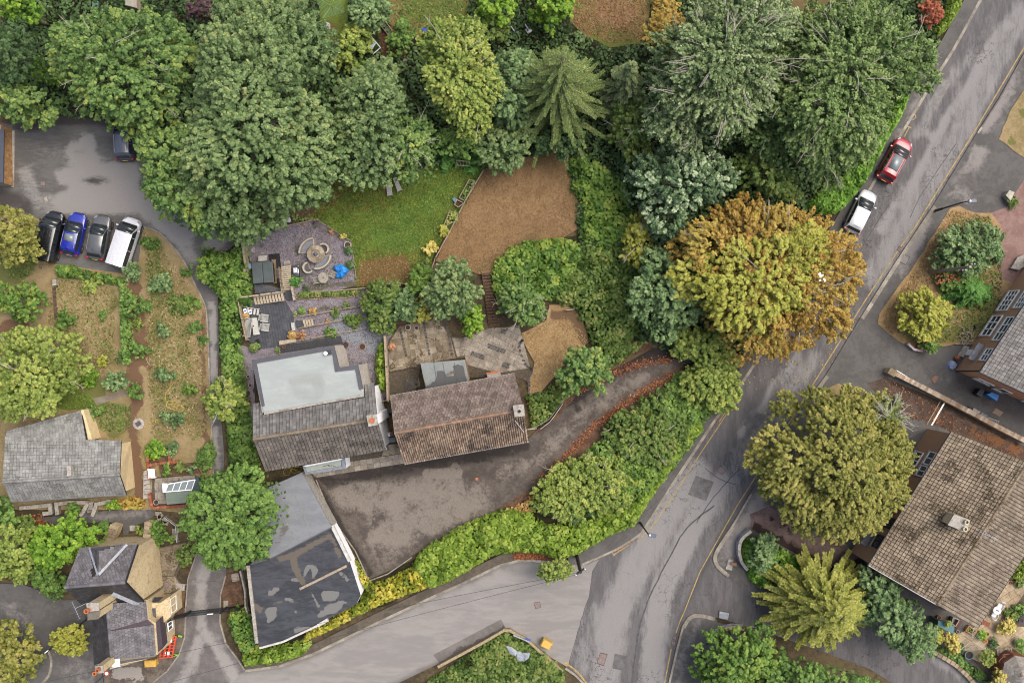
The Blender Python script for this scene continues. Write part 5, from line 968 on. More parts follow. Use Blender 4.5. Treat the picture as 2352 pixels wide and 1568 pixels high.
tiles(rF,[slF[0]],'roman',tf_,.33,.34,keep=220,gapx=.86,lap=.86);tiles(rF,[slF[1]],'roman',tf2,.33,.34,keep=80,gapx=.88,lap=.88)
ridge(rF,slF[0][3]+Vector((0,0,.04)),slF[0][2]+Vector((0,0,.04)),tilemat('ridge_tile_mossy',C(140,124,100),C(158,140,116),C(170,152,128),moss=C(90,76,52),mossamt=.52))
gutter(hF,slF[0][0],slF[0][1],DARKP,.07);gutter(hF,slF[0][1],slF[0][2],WHITEG,.04);gutter(hF,slF[1][0],slF[1][1],DARKP,.06)
A_,B_=wF[0],wF[1];g=lambda*p:q(12,*p)
for(u,v,z0,z1,nm)in(((1160,-20),(1110,70),3.4,4.9,2),((1110,80),(1060,150),3.4,4.9,2),((880,440),(840,510),3.4,4.8,2),((800,560),(745,640),3.4,4.8,2),((1070,-20),(1010,70),.6,2.4,3)):
 window(hF,A_,B_,tw(u,z1),tw(v,z1),z0,z1,UPVC if z0<1 or u[0]>1000 else DARKP,GL,nm=nm,out=.04,fw=.1,depth=.12)
cn=[W(p,2.6)for p in g((700,530),(755,535),(690,640),(635,600))]
MB().prism(cn,2.5,2.62).build('door_canopy',simple('slate_canopy',C(120,124,134),.6),hF)
cn=[W(p,2.6)for p in g((1030,15),(1075,20),(1050,70),(1010,50))]
chimney(hF,g((1285,402),(1395,445),(1370,530),(1238,478)),8.2,6,stone,conc,pots=((.75,.25),(.8,.8)),potmat=simple('white_pot',C(214,200,170),.7),ph=.35,pr=.17)
aer=thing('television_aerial','small grey television aerial on the ridge beside the chimney of the large tiled roof','aerial',W(g((1450,520)),7.4))
mb=MB();o_=W(g((1455,520)),7.2);mb.tube([o_,o_+Vector((0,0,1.5))],.025,5)
p_=o_+Vector((-.6,.2,1.4));r_=o_+Vector((1.0,-.5,1.4));mb.tube([p_,r_],.02,4)
for k in range(7):
 c0=p_.lerp(r_,k/6);n_=(r_-p_).cross(Vector((0,0,1))).normalized()*.25;mb.tube([c0-n_,c0+n_],.012,4)
mb.build('mast',leadm,aer)
hG=thing('timber_garage','timber clad garage with a dark roof at the left edge of the car park','garage',W((-20,365),0))
wood=simple('larch_cladding',C(206,158,108),.75,var=.2,scale=2.5,bump=.3)
MB().prism([W(p,0)for p in((-80,290),(27,298),(31,428),(-80,425))],0,2.1).build('wall',simple('pale_render',C(190,176,156),.85),hG)
A0,A1=W((27,298),0),W((31,428),0);nb=34;rg=random.Random(4)
for k in range(nb):
 a=A0.lerp(A1,k/nb);b=A0.lerp(A1,(k+.93)/nb);mb=MB();x=.03+rg.uniform(0,.012)
 mb.hexa([a+Vector((.004,0,.08)),b+Vector((.004,0,.08)),b+Vector((x,0,.08)),a+Vector((x,0,.08))][::-1],[a+Vector((.004,0,2.1)),b+Vector((.004,0,2.1)),b+Vector((x,0,2.1)),a+Vector((x,0,2.1))][::-1]);mb.build('cladding_board',wood,hG)
MB().prism([W(p,2.3)for p in((-80,291),(9,297),(7,420),(-80,418))],2.12,2.3).build('roof',simple('dark_grey_roof',C(84,88,98),.6,var=.06),hG)
MB().prism([W(p,.1)for p in((28,300),(34,300),(31,430),(26,430))],-.05,.12).build('plinth',conc,hG)
# -- kerbs, markings, street furniture
rgk=random.Random(9)
kerb_m=tilemat('kerb_stone_buff',C(152,144,132),C(168,160,148),C(184,176,162),moss=C(132,120,104),mossamt=.6)
def prz(parent,name,pts,z0,z1,mat,t=None,bevel=0,**k):
 P=q(t,*pts)if t is not None else pts
 zz=k.pop('zs',z1)
 return MB().prism([Vector((p.x,p.y,0))for p in(W(p,zz)for p in P)],z0,z1).build(name,mat,parent,bevel=bevel,**k)
def kerb(line,width,top=.02,bot=-.2,st=.92,mat=None,side=0,name='kerb',piece='kerb_stone',gap=.012):
 t=bpy.data.objects.new(name,None);COL.objects.link(t);t['kind']='structure';ORG[t]=Vector((0,0,0))
 P=[W(p,0).xy for p in line];me=None
 acc=[];
 for i in range(len(P)-1):
  a,b=P[i],P[i+1];l=(b-a).length;n=max(1,round(l/st))
  for k in range(n):acc.append((a.lerp(b,k/n),a.lerp(b,(k+1)/n)))
 base=MB().box((0,0,0),(1,1,1));meb=mkmesh('kerb_block',base.v,base.f,mat or kerb_m,rnd=[0]*8)
 for a,b in acc:
  m_=(a+b)/2;d=b-a;n=Vector((-d.y,d.x)).normalized()*side*width/2
  if abs(W((1176+1230,784)).x)<abs(m_.x)-3 or abs(m_.y)>36:continue
  o=bpy.data.objects.new(piece,meb);COL.objects.link(o);o.parent=t
  o.location=(m_.x+n.x,m_.y+n.y,(top+bot)/2+rgk.uniform(0,.008));o.rotation_euler=(0,0,math.atan2(d.y,d.x));o.scale=(d.length-gap,width,top-bot)
 return t
kerb(west[:14],.26,side=1);kerb(west[13:],.2,side=1,st=.8)
kerb(west2[:],.24,side=1,mat=kerb_m)
kerb(east[:5],.14,side=1,mat=simple('dark_kerb',C(120,112,106),.9));kerb([(2262,278),(2244,305)],.2,side=1,st=.9)
kerb(east[5:8],.36,side=1,st=.92);kerb(east[8:10],.36,side=1);kerb(east[10:12],.2,side=1);kerb(smooth_line([(1680,1207),(1648,1255),(1638,1279),(1645,1302),(1671,1326)],4),.36,side=1,st=.7)
kerb(smooth_line([(1643,1417),(1621,1411),(1595,1409),(1578,1419),(1566,1439)],4),.36,side=1,st=.62);kerb(east2[4:],.2,side=1)
kerb([(1300,1532),(1322,1547),(1345,1570)],.2,st=.8,side=-1)
kerb(laneL[:7],.12,side=1,st=.9);kerb(laneR,.14,side=1,st=.9);kerb(smooth_line([(328,523),(360,533),(393,563),(423,603),(443,646),(463,686),(473,716),(477,793),(480,876),(485,982),(490,1109)],3),.12,side=1,st=.9,top=.06,piece='edging_stone')
kerb(smooth_line([(112,1495),(118,1520),(112,1550),(95,1570)],3),.22,st=.5,side=0)
kerb([(847,1328),(817,1263),(775,1205),(760,1180),(727,1100)],.1,st=.95,side=1,top=.12,piece='edging_stone');kerb([(847,1332),(890,1316),(945,1278)],.1,st=.95,side=-1,top=.12,piece='edging_stone')
kerb([(1213,985),(1230,980),(1262,962),(1295,918)],.07,st=1.2,side=1,top=.5,piece='retaining_board',mat=simple('grey_board',C(168,162,150),.85,var=.14))
kerb([(1240,984),(1262,967),(1275,950),(1292,925)],.05,st=1.2,side=0,top=.9,piece='rail_board',mat=simple('pale_rail',C(196,192,184),.8))
yel=simple('yellow_road_paint',C(184,158,98),.8,var=.16,scale=4,tint=C(150,140,116))
def marking(line,w,mat,z=-.088):
 P=[W(p,z).xy for p in line];v=[];
 for i,p in enumerate(P):
  d=(P[min(i+1,len(P)-1)]-P[max(i-1,0)]).normalized();n=Vector((-d.y,d.x))*w/2;v+=[(p.x+n.x,p.y+n.y,z),(p.x-n.x,p.y-n.y,z)]
 o=link('road_marking',mkmesh('road_marking',v,[(2*i,2*i+1,2*i+3,2*i+2)for i in range(len(P)-1)],mat));o['kind']='structure';return o
marking([(2400,30),(2352,110),(2244,293),(2101,523),(2067,569),(1977,706),(1934,776),(1842,923)],.11,yel)
marking([(1842,923),(1760,1056),(1693,1161),(1645,1246),(1608,1312),(1571,1406),(1561,1428),(1553,1452)],.09,yel);marking([(1542,1489),(1524,1580)],.11,yel)
tarseal=simple('tar_seal',C(88,86,86),.8,var=.18,scale=3);tarp=simple('tar_patch',C(112,109,108),.9,var=.14,scale=2);tarq=simple('pale_tar_patch',C(140,136,133),.9,var=.12,scale=2)
rs=random.Random(5)
def wob(l,a=.9):return[(x+rs.uniform(-a,a),y+rs.uniform(-a,a))for x,y in smooth_line(l,6)]
for l,w in(([(1640,1160),(1578,1212),(1535,1285),(1488,1379),(1465,1462),(1448,1590)],.14),([(1700,1075),(1640,1140),(1600,1200)],.08),([(1352,1372),(1331,1436),(1306,1528)],.06),([(2040,470),(1960,600),(1880,730)],.07),([(1620,1075),(1655,1100),(1690,1112)],.07),([(2196,330),(2120,440),(2090,500)],.06)):marking(wob(l),w,tarseal,-.0935)
for pts,m_ in((((1598,1092),(1640,1106),(1622,1150),(1580,1135)),tarp),(((1412,1500),(1440,1506),(1436,1540),(1406,1534)),tarp),(((2165,180),(2185,190),(2150,250),(2132,240)),tarq),(((1725,940),(1760,955),(1738,990),(1706,975)),tarp)):
 o=link('road_patch',mkmesh('road_patch',[W(p,-.094)for p in pts],[(3,2,1,0)],m_));o['kind']='structure'
marking([(2089,292),(2077,314)],.11,yel);marking([(2083,290),(2093,294)],.11,yel,-.086);marking([(2101,262),(2104,270),(2096,276)],.1,yel)
marking([(2014,410),(1998,436)],.11,yel)
for dx in(0,5.5):
 marking([(1698+dx,895),(1652+dx,968),(1600+dx,1046),(1536+dx,1146),(1490+dx,1212),(1461+dx*.6,1240+dx*.4)]if dx else[(1698,895),(1652,968)],.09,yel)
marking([(1444,1251),(1410,1273)],.11,yel);marking([(1406,1268),(1411,1276)],.11,yel,-.086)
marking(smooth_line([(1302,1524),(1325,1541),(1350,1572)],3),.16,yel);marking([(1298,1521),(1305,1527)],.3,yel,-.086)
scatter('fallen_leaves',[(1400,1280),(1500,1120),(1640,950),(1660,950),(1520,1140),(1440,1260)],-.09,2600,.13,LM['litter'],'brown fallen leaves lying along the kerb under the roadside hedge',seed=2,lines=[(1652,962),(1588,1050),(1495,1195),(1470,1232),(1400,1270)],width=2.4)
scatter('fallen_leaves',[(1200,1130),(1330,940),(1400,840),(1560,770),(1620,800),(1580,860),(1440,990),(1250,1130)],-.01,12000,.13,LM['litter'],'rusty fallen leaves along the lower edge of the upper drive',seed=3,lines=[(1240,1105),(1300,1045),(1367,975),(1467,903),(1540,862)],width=7)
scatter('fallen_leaves',[(1200,1130),(1330,900),(1400,840),(1560,770),(1620,800),(1580,860),(1440,990),(1250,1130)],-.01,12000,.13,LM['litter'],'rusty fallen leaves along the upper edge of the upper drive',seed=33,lines=[(1290,930),(1345,888),(1400,862),(1460,838),(1540,825)],width=7)
scatter('fallen_leaves',[(700,430),(900,420),(900,480),(700,500),(640,500)],.03,260,.13,LM['litter'],'scattered leaves on the green lawn beneath the sycamore',seed=4)
scatter('fallen_leaves',[(2030,862),(2352,1050),(2352,1066),(2185,990),(2050,950)],.01,420,.13,LM['litter'],'brown leaves on the dark drive behind the stone wall',seed=5)
scatter('fallen_leaves',[(50,1180),(105,1180),(150,1240),(60,1260)],-.1,900,.15,LM['litter'],'brown leaves on the bank below the bungalow',seed=6)
scatter('fallen_leaves',[(860,60),(940,60),(935,130),(870,130)],-.03,200,.14,LM['litter'],'leaves on the brown soil bed at the top',seed=7)
scatter('fallen_leaves',[(1310,0),(1480,0),(1480,100),(1320,90)],-.05,120,.14,LM['litter'],'leaves on the brown lawn at the top edge',seed=8)
scatter('fallen_leaves',[(1180,1262),(1250,1262),(1252,1284),(1180,1284)],.01,800,.14,LM['litter'],'heap of rusty leaves under the hedge by the pale side road',seed=12)
scatter('fallen_leaves',[(650,445),(690,445),(690,480),(640,500),(560,540),(560,500)],.02,800,.14,LM['litter'],'leaf litter at the top of the gravel terrace',seed=13)
scatter('fallen_leaves',[(1900,700),(2000,700),(1950,850),(1720,900),(1700,850)],-.08,160,.12,LM['orange'],'orange leaves dropped on the road beneath the autumn tree',seed=14)
irn=simple('rusty_iron',C(146,126,120),.8,var=.14,scale=8);drn=simple('drain_iron',C(84,72,70),.8,var=.2,scale=12)
def cover(pts,t,label,z=-.085,mat=irn,cat='manhole cover',name='manhole_cover',z0=None,ribs=0):
 o=thing(name,label,cat,W(q(t,pts[0]),z))
 P=[W(p,z)for p in q(t,*pts)];MB().prism(P,z-.06,z).build('frame',drn,o)
 c=sum(P,Vector())/len(P);MB().prism([c+(p-c)*.88 for p in P],z-.02,z+.012).build('lid',mat,o)
 for k in range(ribs):
  f=(k+.5)/ribs;MB().bar(P[0].lerp(P[1],f)*1.0+Vector((0,0,.016)),P[3].lerp(P[2],f)+Vector((0,0,.016)),.03,.014).build('slat',drn,o)
cover(((1622,100),(1650,76),(1688,104),(1660,132)),11,'tilted square manhole cover in the dark main road')
cover(((362,1012),(405,1004),(415,1045),(375,1056)),11,'brownish square manhole cover in the pale side road')
cover(((822,1356),(872,1366),(846,1448),(796,1432)),11,'large rectangular manhole cover near the bottom of the main road')
cover(((905,315),(938,330),(915,362),(885,346)),8,'rusty gutter drain beside the yellow line',name='drain_grate',cat='drain',ribs=4)
cover(((1325,1232),(1352,1238),(1344,1270),(1318,1264)),11,'upper of two gutter drains at the lower kerb',name='drain_grate',cat='drain',ribs=4)
cover(((1314,1275),(1342,1280),(1336,1312),(1308,1308)),11,'lower of two gutter drains at the lower kerb',name='drain_grate',cat='drain',ribs=4)
cover(((930,368),(978,392),(950,450),(905,425)),8,'rectangular cover set in the east pavement',z=.012,mat=simple('grey_cover',C(150,144,138),.8))
cover(((1640,1068),(1716,1082),(1705,1135),(1635,1120)),11,'shiny steel plate in the mouth of the shared drive',z=.012,mat=simple('steel_plate',C(170,176,184),.4,metal=.2),cat='steel plate',name='steel_plate')
cover(((278,1250),(314,1250),(314,1280),(276,1280)),1,'square cover in the car park tarmac',z=-.012)
cover(((300,1356),(326,1352),(332,1392),(304,1396)),1,'pale cover in the car park above the blue car',z=-.012,mat=conc)
cover(((1120,880),(1152,868),(1178,890),(1150,922)),9,'diamond set rusty cover on the lodge path',z=.045,cat='inspection cover')
cover(((890,478),(936,478),(936,522),(892,522)),9,'square concrete inspection cover above the lodge',z=.03,mat=conc,cat='inspection cover')
cover(((405,690),(440,655),(465,680),(430,715)),12,'square cover in the pink drive',z=.02,mat=simple('pink_cover',C(130,110,104),.9),cat='inspection cover')
for c_,lb in(((1735,370),'small round orange cover in the forecourt'),):
 o=thing('manhole_cover',lb,'manhole cover',W(q(10,c_),-.02));MB().lathe(W(q(10,c_),-.02),[(.14,0),(.14,.012),(.0,.014)],12).build('lid',terra,o)
o=thing('chamber_cover','dark square lid in a round concrete surround on the bark path','inspection cover',W(q(5,(955,1540)),0));c_=W(q(5,(955,1540)),0)
MB().lathe(c_,[(.55,.0),(.55,.05),(.42,.08),(0,.08)],20).build('surround',conc,o);MB().box((c_.x,c_.y,.1),(.5,.44,.03),.6).build('lid',simple('dark_lid',C(90,84,84),.7),o)
pole_m=simple('black_pole_paint',C(40,44,46),.5,var=.08);lampgrey=simple('lamp_head_grey',C(96,102,118),.4,var=.05)
def lamp(label,base,head,h,armr=.06,t=None,boxy=True,elbow=.65):
 b=W(q(t,base),0);hd=W(q(t,head),h);o=thing('street_lamp',label,'street lamp',b)
 MB().tube([b,b+Vector((0,0,1.4)),b+Vector((0,0,1.45)),b+Vector((0,0,h-.3))],[.12,.12,.08,.06],10).build('pole',pole_m,o)
 top=b+Vector((0,0,h-.3));MB().tube([top-Vector((0,0,.3)),top.lerp(hd,.25)+Vector((0,0,.12)),hd-(hd-top).normalized()*.3],[.055,.05,.04],8).build('arm',pole_m,o)
 d=Vector(((hd-top).x,(hd-top).y,0)).normalized();ang=math.atan2(d.y,d.x)
 MB().box(hd,(.75,.34,.12),ang).build('lamp_head',lampgrey,o,bevel=.03)
 MB().lathe((hd-d*.22+Vector((0,0,.05))),[(.09,0),(.09,.06),(.05,.1),(0,.1)],10).build('photocell',UPVC,o)
lamp('black street lamp on the east pavement opposite the silver car',(1155,1452),(1408,1384),6.2,t=4,boxy=False)
lamp('street lamp with a grey head leaning out over the road corner below the hedge',(1096,462),(1180,550),6.0,t=11)
woodp=simple('telegraph_pole_wood',C(168,154,134),.9,var=.16,scale=9)
def tpole(label,base,top,h,t,mat=woodp,arms=2,rungs=False):
 b=W(q(t,base),0);tp=W(q(t,top),h);o=thing('telegraph_pole',label,'telegraph pole',b)
 MB().tube([b,tp],[.17,.13],12).build('pole',mat,o)
 d=(tp-b).normalized()
 for k in range(arms):
  p=tp-d*(.15+.45*k);MB().bar(p-Vector((.45,.3,0)),p+Vector((.45,.3,0)),.08,.1).build('cross_arm',pole_m,o)
  for s in(-.4,.4):MB().lathe(p+Vector((s,s*.66,.05)),[(.05,0),(.06,.06),(.03,.14),(0,.14)],8).build('insulator',UPVC,o)
 if rungs:
  for k in range(8):p=b.lerp(tp,.3+.08*k);MB().bar(p-Vector((.2,0,0)),p+Vector((.2,0,0)),.04,.04).build('step_iron',pole_m,o)
 return tp
tp1=tpole('pale wooden telegraph pole standing in the verge garden',(1110,497),(1395,460),7.2,8)
tp2=tpole('dark telegraph pole with step irons at the corner of the pale side road',(660,688),(686,803),7.2,11,mat=simple('tarred_wood',C(58,46,42),.9),rungs=True)
def wire(label,a,b,sag=.5,r=.018):
 o=thing('overhead_wire',label,'wire',a);P=[a.lerp(b,k/12)+Vector((0,0,-4*sag*(k/12)*(1-k/12)))for k in range(13)]
 MB().tube(P,r,4).build('cable',pole_m,o)
wire('upper of two telephone wires crossing the pale side road',tp2,W(q(9,(300,1560)),7.0),.8);wire('lower of two telephone wires crossing the pale side road',tp2+Vector((0,-.2,-.3)),W((200,1620),6.8),.9)
wire('thin wire from the dark telegraph pole to the street lamp side of the road',tp2,W(q(8,(0,1400)),7),.6,.012)
wire('thin wire strung over the black garage roof towards the lane',W(q(10,(1020,1034)),4),W(q(9,(1360,870)),5),.2,.012)
rub=tilemat('rubble_stone',C(150,132,108),C(172,152,124),C(194,176,150),moss=C(120,112,84),mossamt=.6)
brk_r=tilemat('red_brick',C(158,92,66),C(182,110,80),C(200,128,96))
def stonewall(label,line,w,h,st,mat,name='stone_wall',z0=0,cat='wall',piece='coping_stone',body=None,hs=None,gap=.015):
 P=[W(p,z0+h)for p in line];o=thing(name,label,cat,(P[0].x,P[0].y,z0))
 mb=MB()
 for i in range(len(P)-1):mb.bar(Vector((P[i].x,P[i].y,z0+(h-.1)/2)),Vector((P[i+1].x,P[i+1].y,z0+(h-.1)/2)),w*.82,h-.1)
 mb.build('wall_core',body or stone,o);rg=random.Random(int(P[0].x*10))
 for i in range(len(P)-1):
  l=(P[i+1]-P[i]).length;n=max(1,round(l/st));ang=math.atan2(P[i+1].y-P[i].y,P[i+1].x-P[i].x)
  for k in range(n):
   c=P[i].lerp(P[i+1],(k+.5)/n);MB().box((c.x,c.y,z0+h-.05+rg.uniform(-.01,.012)),(l/n-gap,w*rg.uniform(.94,1.05),.12),ang+rg.uniform(-.02,.02)).build(piece,mat,o)
 return o
z=lambda*p:q(8,*p)
stonewall('long low brick topped wall between the tarmac yard and the leafy drive',[(2046,852),(2110,884),(2174,917),(2247,955),(2300,984),(2360,1014)],.45,.9,.24,tilemat('mixed_wall_coping',C(168,140,116),C(190,168,146),C(212,200,184),moss=C(150,132,100),mossamt=.6))
stonewall('thicker block pier at the road end of the brick topped wall',[(2042,850),(2058,860)],.6,1.1,.55,rub)
o=thing('sign_board','thin white and blue sign board lying along the brick topped wall','sign',W(z((930,1205)),0));MB().bar(W(z((880,1172)),.5),W(z((965,1225)),.5),.05,.5).build('board',UPVC,o);MB().bar(W(z((890,1182)),.5)+Vector((.03,-.05,0)),W(z((955,1221)),.5)+Vector((.03,-.05,0)),.02,.35).build('panel',simple('violet_panel',C(150,140,190),.6),o)
graf=simple('graffiti_wall',C(206,200,196),.8,var=.1,scale=3,tint=C(60,84,168))
def lowwall(label,line,w,h,mat,name='garden_wall',cat='wall',cap=None,t=None,z0=0):
 L_=q(t,*line)if t is not None else line
 P=[W(p,z0+h)for p in L_];o=thing(name,label,cat,(P[0].x,P[0].y,z0));mb=MB();mc=MB()
 for i in range(len(P)-1):
  a,b=P[i],P[i+1];e=(b-a).normalized()*w*.5
  mb.bar(Vector((a.x,a.y,z0+h/2))-e*.9,Vector((b.x,b.y,z0+h/2))+e*.9,w,h-.002*i)
  if cap:mc.bar(Vector((a.x,a.y,z0+h+.03))-e,Vector((b.x,b.y,z0+h+.03))+e,w*1.15,.06+.003*i)
 mb.build('wall_body',mat,o)
 if cap:mc.build('coping',cap,o)
 return o
lowwall('curved white wall with blue graffiti on the street corner',smooth_line([(1723,1221),(1704,1238),(1698,1262),(1703,1288),(1715,1306)],4),.25,1.0,graf,cap=conc)
lowwall('low curved white and blue wall near the bottom kerb',smooth_line([(1650,1452),(1664,1445),(1685,1440),(1706,1442)],4),.3,.8,graf,cap=simple('buff_coping',C(196,172,130),.9))
lowwall('stone wall along the road island',[(1008,1530),(1105,1478),(1158,1447),(1172,1448),(1215,1473),(1245,1500),(1290,1540)],.25,.5,simple('island_stone',C(176,158,124),.9,var=.2,scale=8),z0=-.1)
ybin=simple('yellow_plastic',C(232,186,92),.5,var=.06);
def gritbin(label,pts,t):
 P=q(t,*pts);o=thing('grit_bin',label,'grit bin',W(P[0],0));Q=[W(p,.9)for p in P];c=sum(Q,Vector())/4
 MB().prism([Vector((p.x,p.y,0))for p in[c+(p-c)*.9 for p in Q]],-.05,.75).build('body',ybin,o,bevel=.03)
 mb=MB();T_=[c+(p-c)*.8 for p in Q];mb.hexa([Vector((p.x,p.y,.76))for p in Q][::-1],[Vector((p.x,p.y,.95))for p in T_][::-1]);mb.build('lid',ybin,o,bevel=.03)
 for k in(.3,.7):a=Q[0].lerp(Q[1],k);b=Q[3].lerp(Q[2],k);MB().bar(a.lerp(b,.15)+Vector((0,0,.05)),a.lerp(b,.85)+Vector((0,0,.05)),.05,.05).build('ridge',ybin,o)
gritbin('yellow grit bin on the corner of the road island',((430,1262),(498,1296),(470,1345),(402,1312)),11)
gritbin('yellow grit bin in front of the stone lodge',((986,1410),(1072,1406),(1074,1458),(990,1462)),9)
o=thing('road_sign','white low sign board with a blue corner panel on the road island','sign',W(q(11,(280,1260)),0));MB().bar(W(q(11,(222,1235)),.6),W(q(11,(338,1282)),.6),.1,.3).build('board',simple('grey_sign',C(176,182,190),.5),o)
for p in((235,1240),(325,1278)):MB().tube([W(q(11,p),-.1),W(q(11,p),.6)],.03,6).build('post',pole_m,o)
MB().box(W(q(11,(325,1268)),.72),(.45,.22,.06),-.25).build('panel',simple('sign_blue',C(62,92,176),.5),o)
o=thing('plastic_sheet','torn pale grey plastic sheet spread like wings on the island planting','sheet',W(q(11,(265,1365)),.8));gs=simple('grey_polythene',C(164,170,178),.4,var=.14,scale=4)
rg=random.Random(3)
for st in(((170,1308),(215,1320),(250,1352),(240,1382),(200,1362)),((250,1350),(275,1352),(300,1375),(300,1415),(255,1418),(245,1385)),((290,1358),(338,1355),(330,1395),(305,1412),(285,1390))):
 P=[W(p,.95)+Vector((0,0,rg.uniform(-.12,.12)))for p in q(11,*st)];c=sum(P,Vector())/len(P)+Vector((0,0,.12));n=len(P);MB().add(P+[c]+[p-Vector((0,0,.03))for p in P],[(i,(i+1)%n,n)for i in range(n)]+[((i+1)%n,i,n+1+i,n+1+(i+1)%n)for i in range(n)]).build('fold',gs,o)
o=thing('dog_bin','small pale box on posts at the street corner opposite the cedar','utility box',W(q(11,(1715,735)),0));prz(o,'plinth',((1706,712),(1740,718),(1730,792),(1686,782)),-.02,.1,conc,11)
prz(o,'seat_plank',((1722,736),(1764,738),(1762,762),(1728,758)),.35,.5,simple('brown_plank',C(150,112,90),.8),11)
redp=simple('red_plastic',C(236,84,50),.5,var=.05);grnp=simple('lime_plastic',C(150,210,90),.5)
for i,(a,b,lb)in enumerate((((1168,1390),(1190,1238),'front red and white plastic barrier stacked beside the lodge'),((1192,1388),(1218,1242),'rear red plastic barrier of the stack, lime green feet showing'))):
 A,B=W(q(9,a),.5),W(q(9,b),.5);o=thing('plastic_barrier',lb,'barrier',(A.x,A.y,0),'plastic barriers beside the lodge')
 d=(B-A).normalized();n=Vector((d.y,-d.x,0));up=(Vector((0,0,1))*.45-n*.75).normalized()if False else Vector((-n.x*.8,-n.y*.8,.6)).normalized()
 for k in range(3):MB().bar(A+up*(.08+.42*k),B+up*(.08+.42*k),.07,.13,up=n).build('rail',redp,o)
 L_=(B-A).length
 for k in range(8):
  p=A.lerp(B,k/7);MB().bar(p,p+up*.98,.06,.1 if k in(0,7)else.06).build('upright',redp,o)
 for f in(.12,.72):MB().bar(A.lerp(B,f)+up*.5+Vector((0,0,.06)),A.lerp(B,f+.16)+up*.5+Vector((0,0,.06)),.03,.2,up=n).build('white_panel',UPVC,o)
 for f in(.05,.95):MB().bar(A.lerp(B,f)-n*.3+Vector((0,0,-.4)),A.lerp(B,f)+n*.4+Vector((0,0,-.4)),.16,.1).build('foot',grnp,o)
def irongate(label,a,b,h,t,n=34,name='metal_gate',cat='gate',lean=None):
 A,B=W(q(t,a),h),W(q(t,b),h);A.z=B.z=0;o=thing(name,label,cat,A)
 for zz in(.15,h*.55,h):MB().bar(A+Vector((0,0,zz)),B+Vector((0,0,zz)),.05,.06).build('rail',pole_m,o)
 for k in range(n+1):
  p=A.lerp(B,k/n);MB().bar(p+Vector((0,0,.1)),p+Vector((0,0,h+.08)),.03,.03,up=(B-A).normalized()).build('bar',pole_m,o)
 for p in(A,B):MB().box((p.x,p.y,h*.55),(.14,.14,h*1.1)).build('post',pole_m,o)
 return o,A,B
gt,A,B=irongate('black iron gate across the lane beside the lodge',(1270,1108),(1520,1082),1.9,9,30)
MB().box(A.lerp(B,.72)+Vector((0,0,1.95)),(.55,.06,.2),.1).build('sign_plate',UPVC,gt)
irongate('black railing right of the lane gate',(1525,1080),(1640,1066),1.9,9,14,'railing','railing');irongate('black railing between the lodge wall and the lane gate',(1125,1150),(1262,1112),1.9,9,16,'railing','railing')
gt,A,B=irongate('long black gate crossing the yard left of the lodge',(185,1462),(600,1120),1.6,9,40)
MB().box(A.lerp(B,.76)+Vector((0,0,1.65)),(.8,.08,.25),.68).build('sign_plate',UPVC,gt);MB().box(A.lerp(B,.33)+Vector((0,0,1.65)),(.4,.08,.2),.68).build('sign_plate',UPVC,gt)
aer=thing('television_aerial','white television aerial fixed to the orange potted chimney of the lodge','aerial',W(q('C',(250,850)),9));mb=MB();a=W(q('C',(345,800)),9.4);b=W(q('C',(212,785)),10.6);c2=W(q('C',(285,945)),10.6);m=b.lerp(c2,.4)
mb.tube([a,m],.03,5);mb.tube([b,c2],.02,4)
for k in range(8):p=b.lerp(c2,k/7);n=(c2-b).cross(Vector((0,0,1))).normalized()*.2;mb.tube([p-n,p+n],.008,4)
mb.build('mast',leadm,aer)
o=thing('lamp_post','thin dark post with a red and white roundel below the lodge','sign post',W(q(9,(650,1568)),0));b=W(q(9,(655,1568)),0);tp=W(q(9,(735,1500)),4.2);MB().tube([b,tp],.04,6).build('post',pole_m,o);MB().lathe(tp,[(.22,-.02),(.22,.02),(0,.02)],14).build('sign_disc',redp,o);MB().lathe(tp+Vector((0,0,.022)),[(.15,0),(.15,.01),(0,.01)],14).build('sign_face',UPVC,o)
# -- vehicles
def paint(name,col,metal=.0,rough=.25):
 m,nt,b=newmat(name);p=pos(nt)
 c=mixc(nt,sstep(nt,noise(nt,p,5,4,.6),.3,.8),col,tuple(min(c*1.15+.003,.9)for c in col[:3])+(1,))
 nt.links.new(c,b.inputs['Base Color']);b.inputs['Metallic'].default_value=metal;b.inputs['Roughness'].default_value=rough
 b.inputs['Coat Weight'].default_value=.6;b.inputs['Coat Roughness'].default_value=.06;return m
TYRE=simple('tyre_rubber',C(48,46,46),.85,var=.1);RIM=simple('alloy_rim',C(170,168,166),.35,metal=.6,var=.08);RLAMP=simple('red_lamp',C(190,30,34),.25,var=.05);HLAMP=simple('clear_lamp',C(150,156,164),.15,var=.05)
CARGL=glass('car_glass',(.018,.022,.024,1),.04);TRIM=simple('black_trim',C(40,40,42),.5,var=.08);PLY=simple('yellow_plate',C(232,200,60),.5,var=.03);PLW=simple('white_plate',C(230,230,226),.5,var=.03)
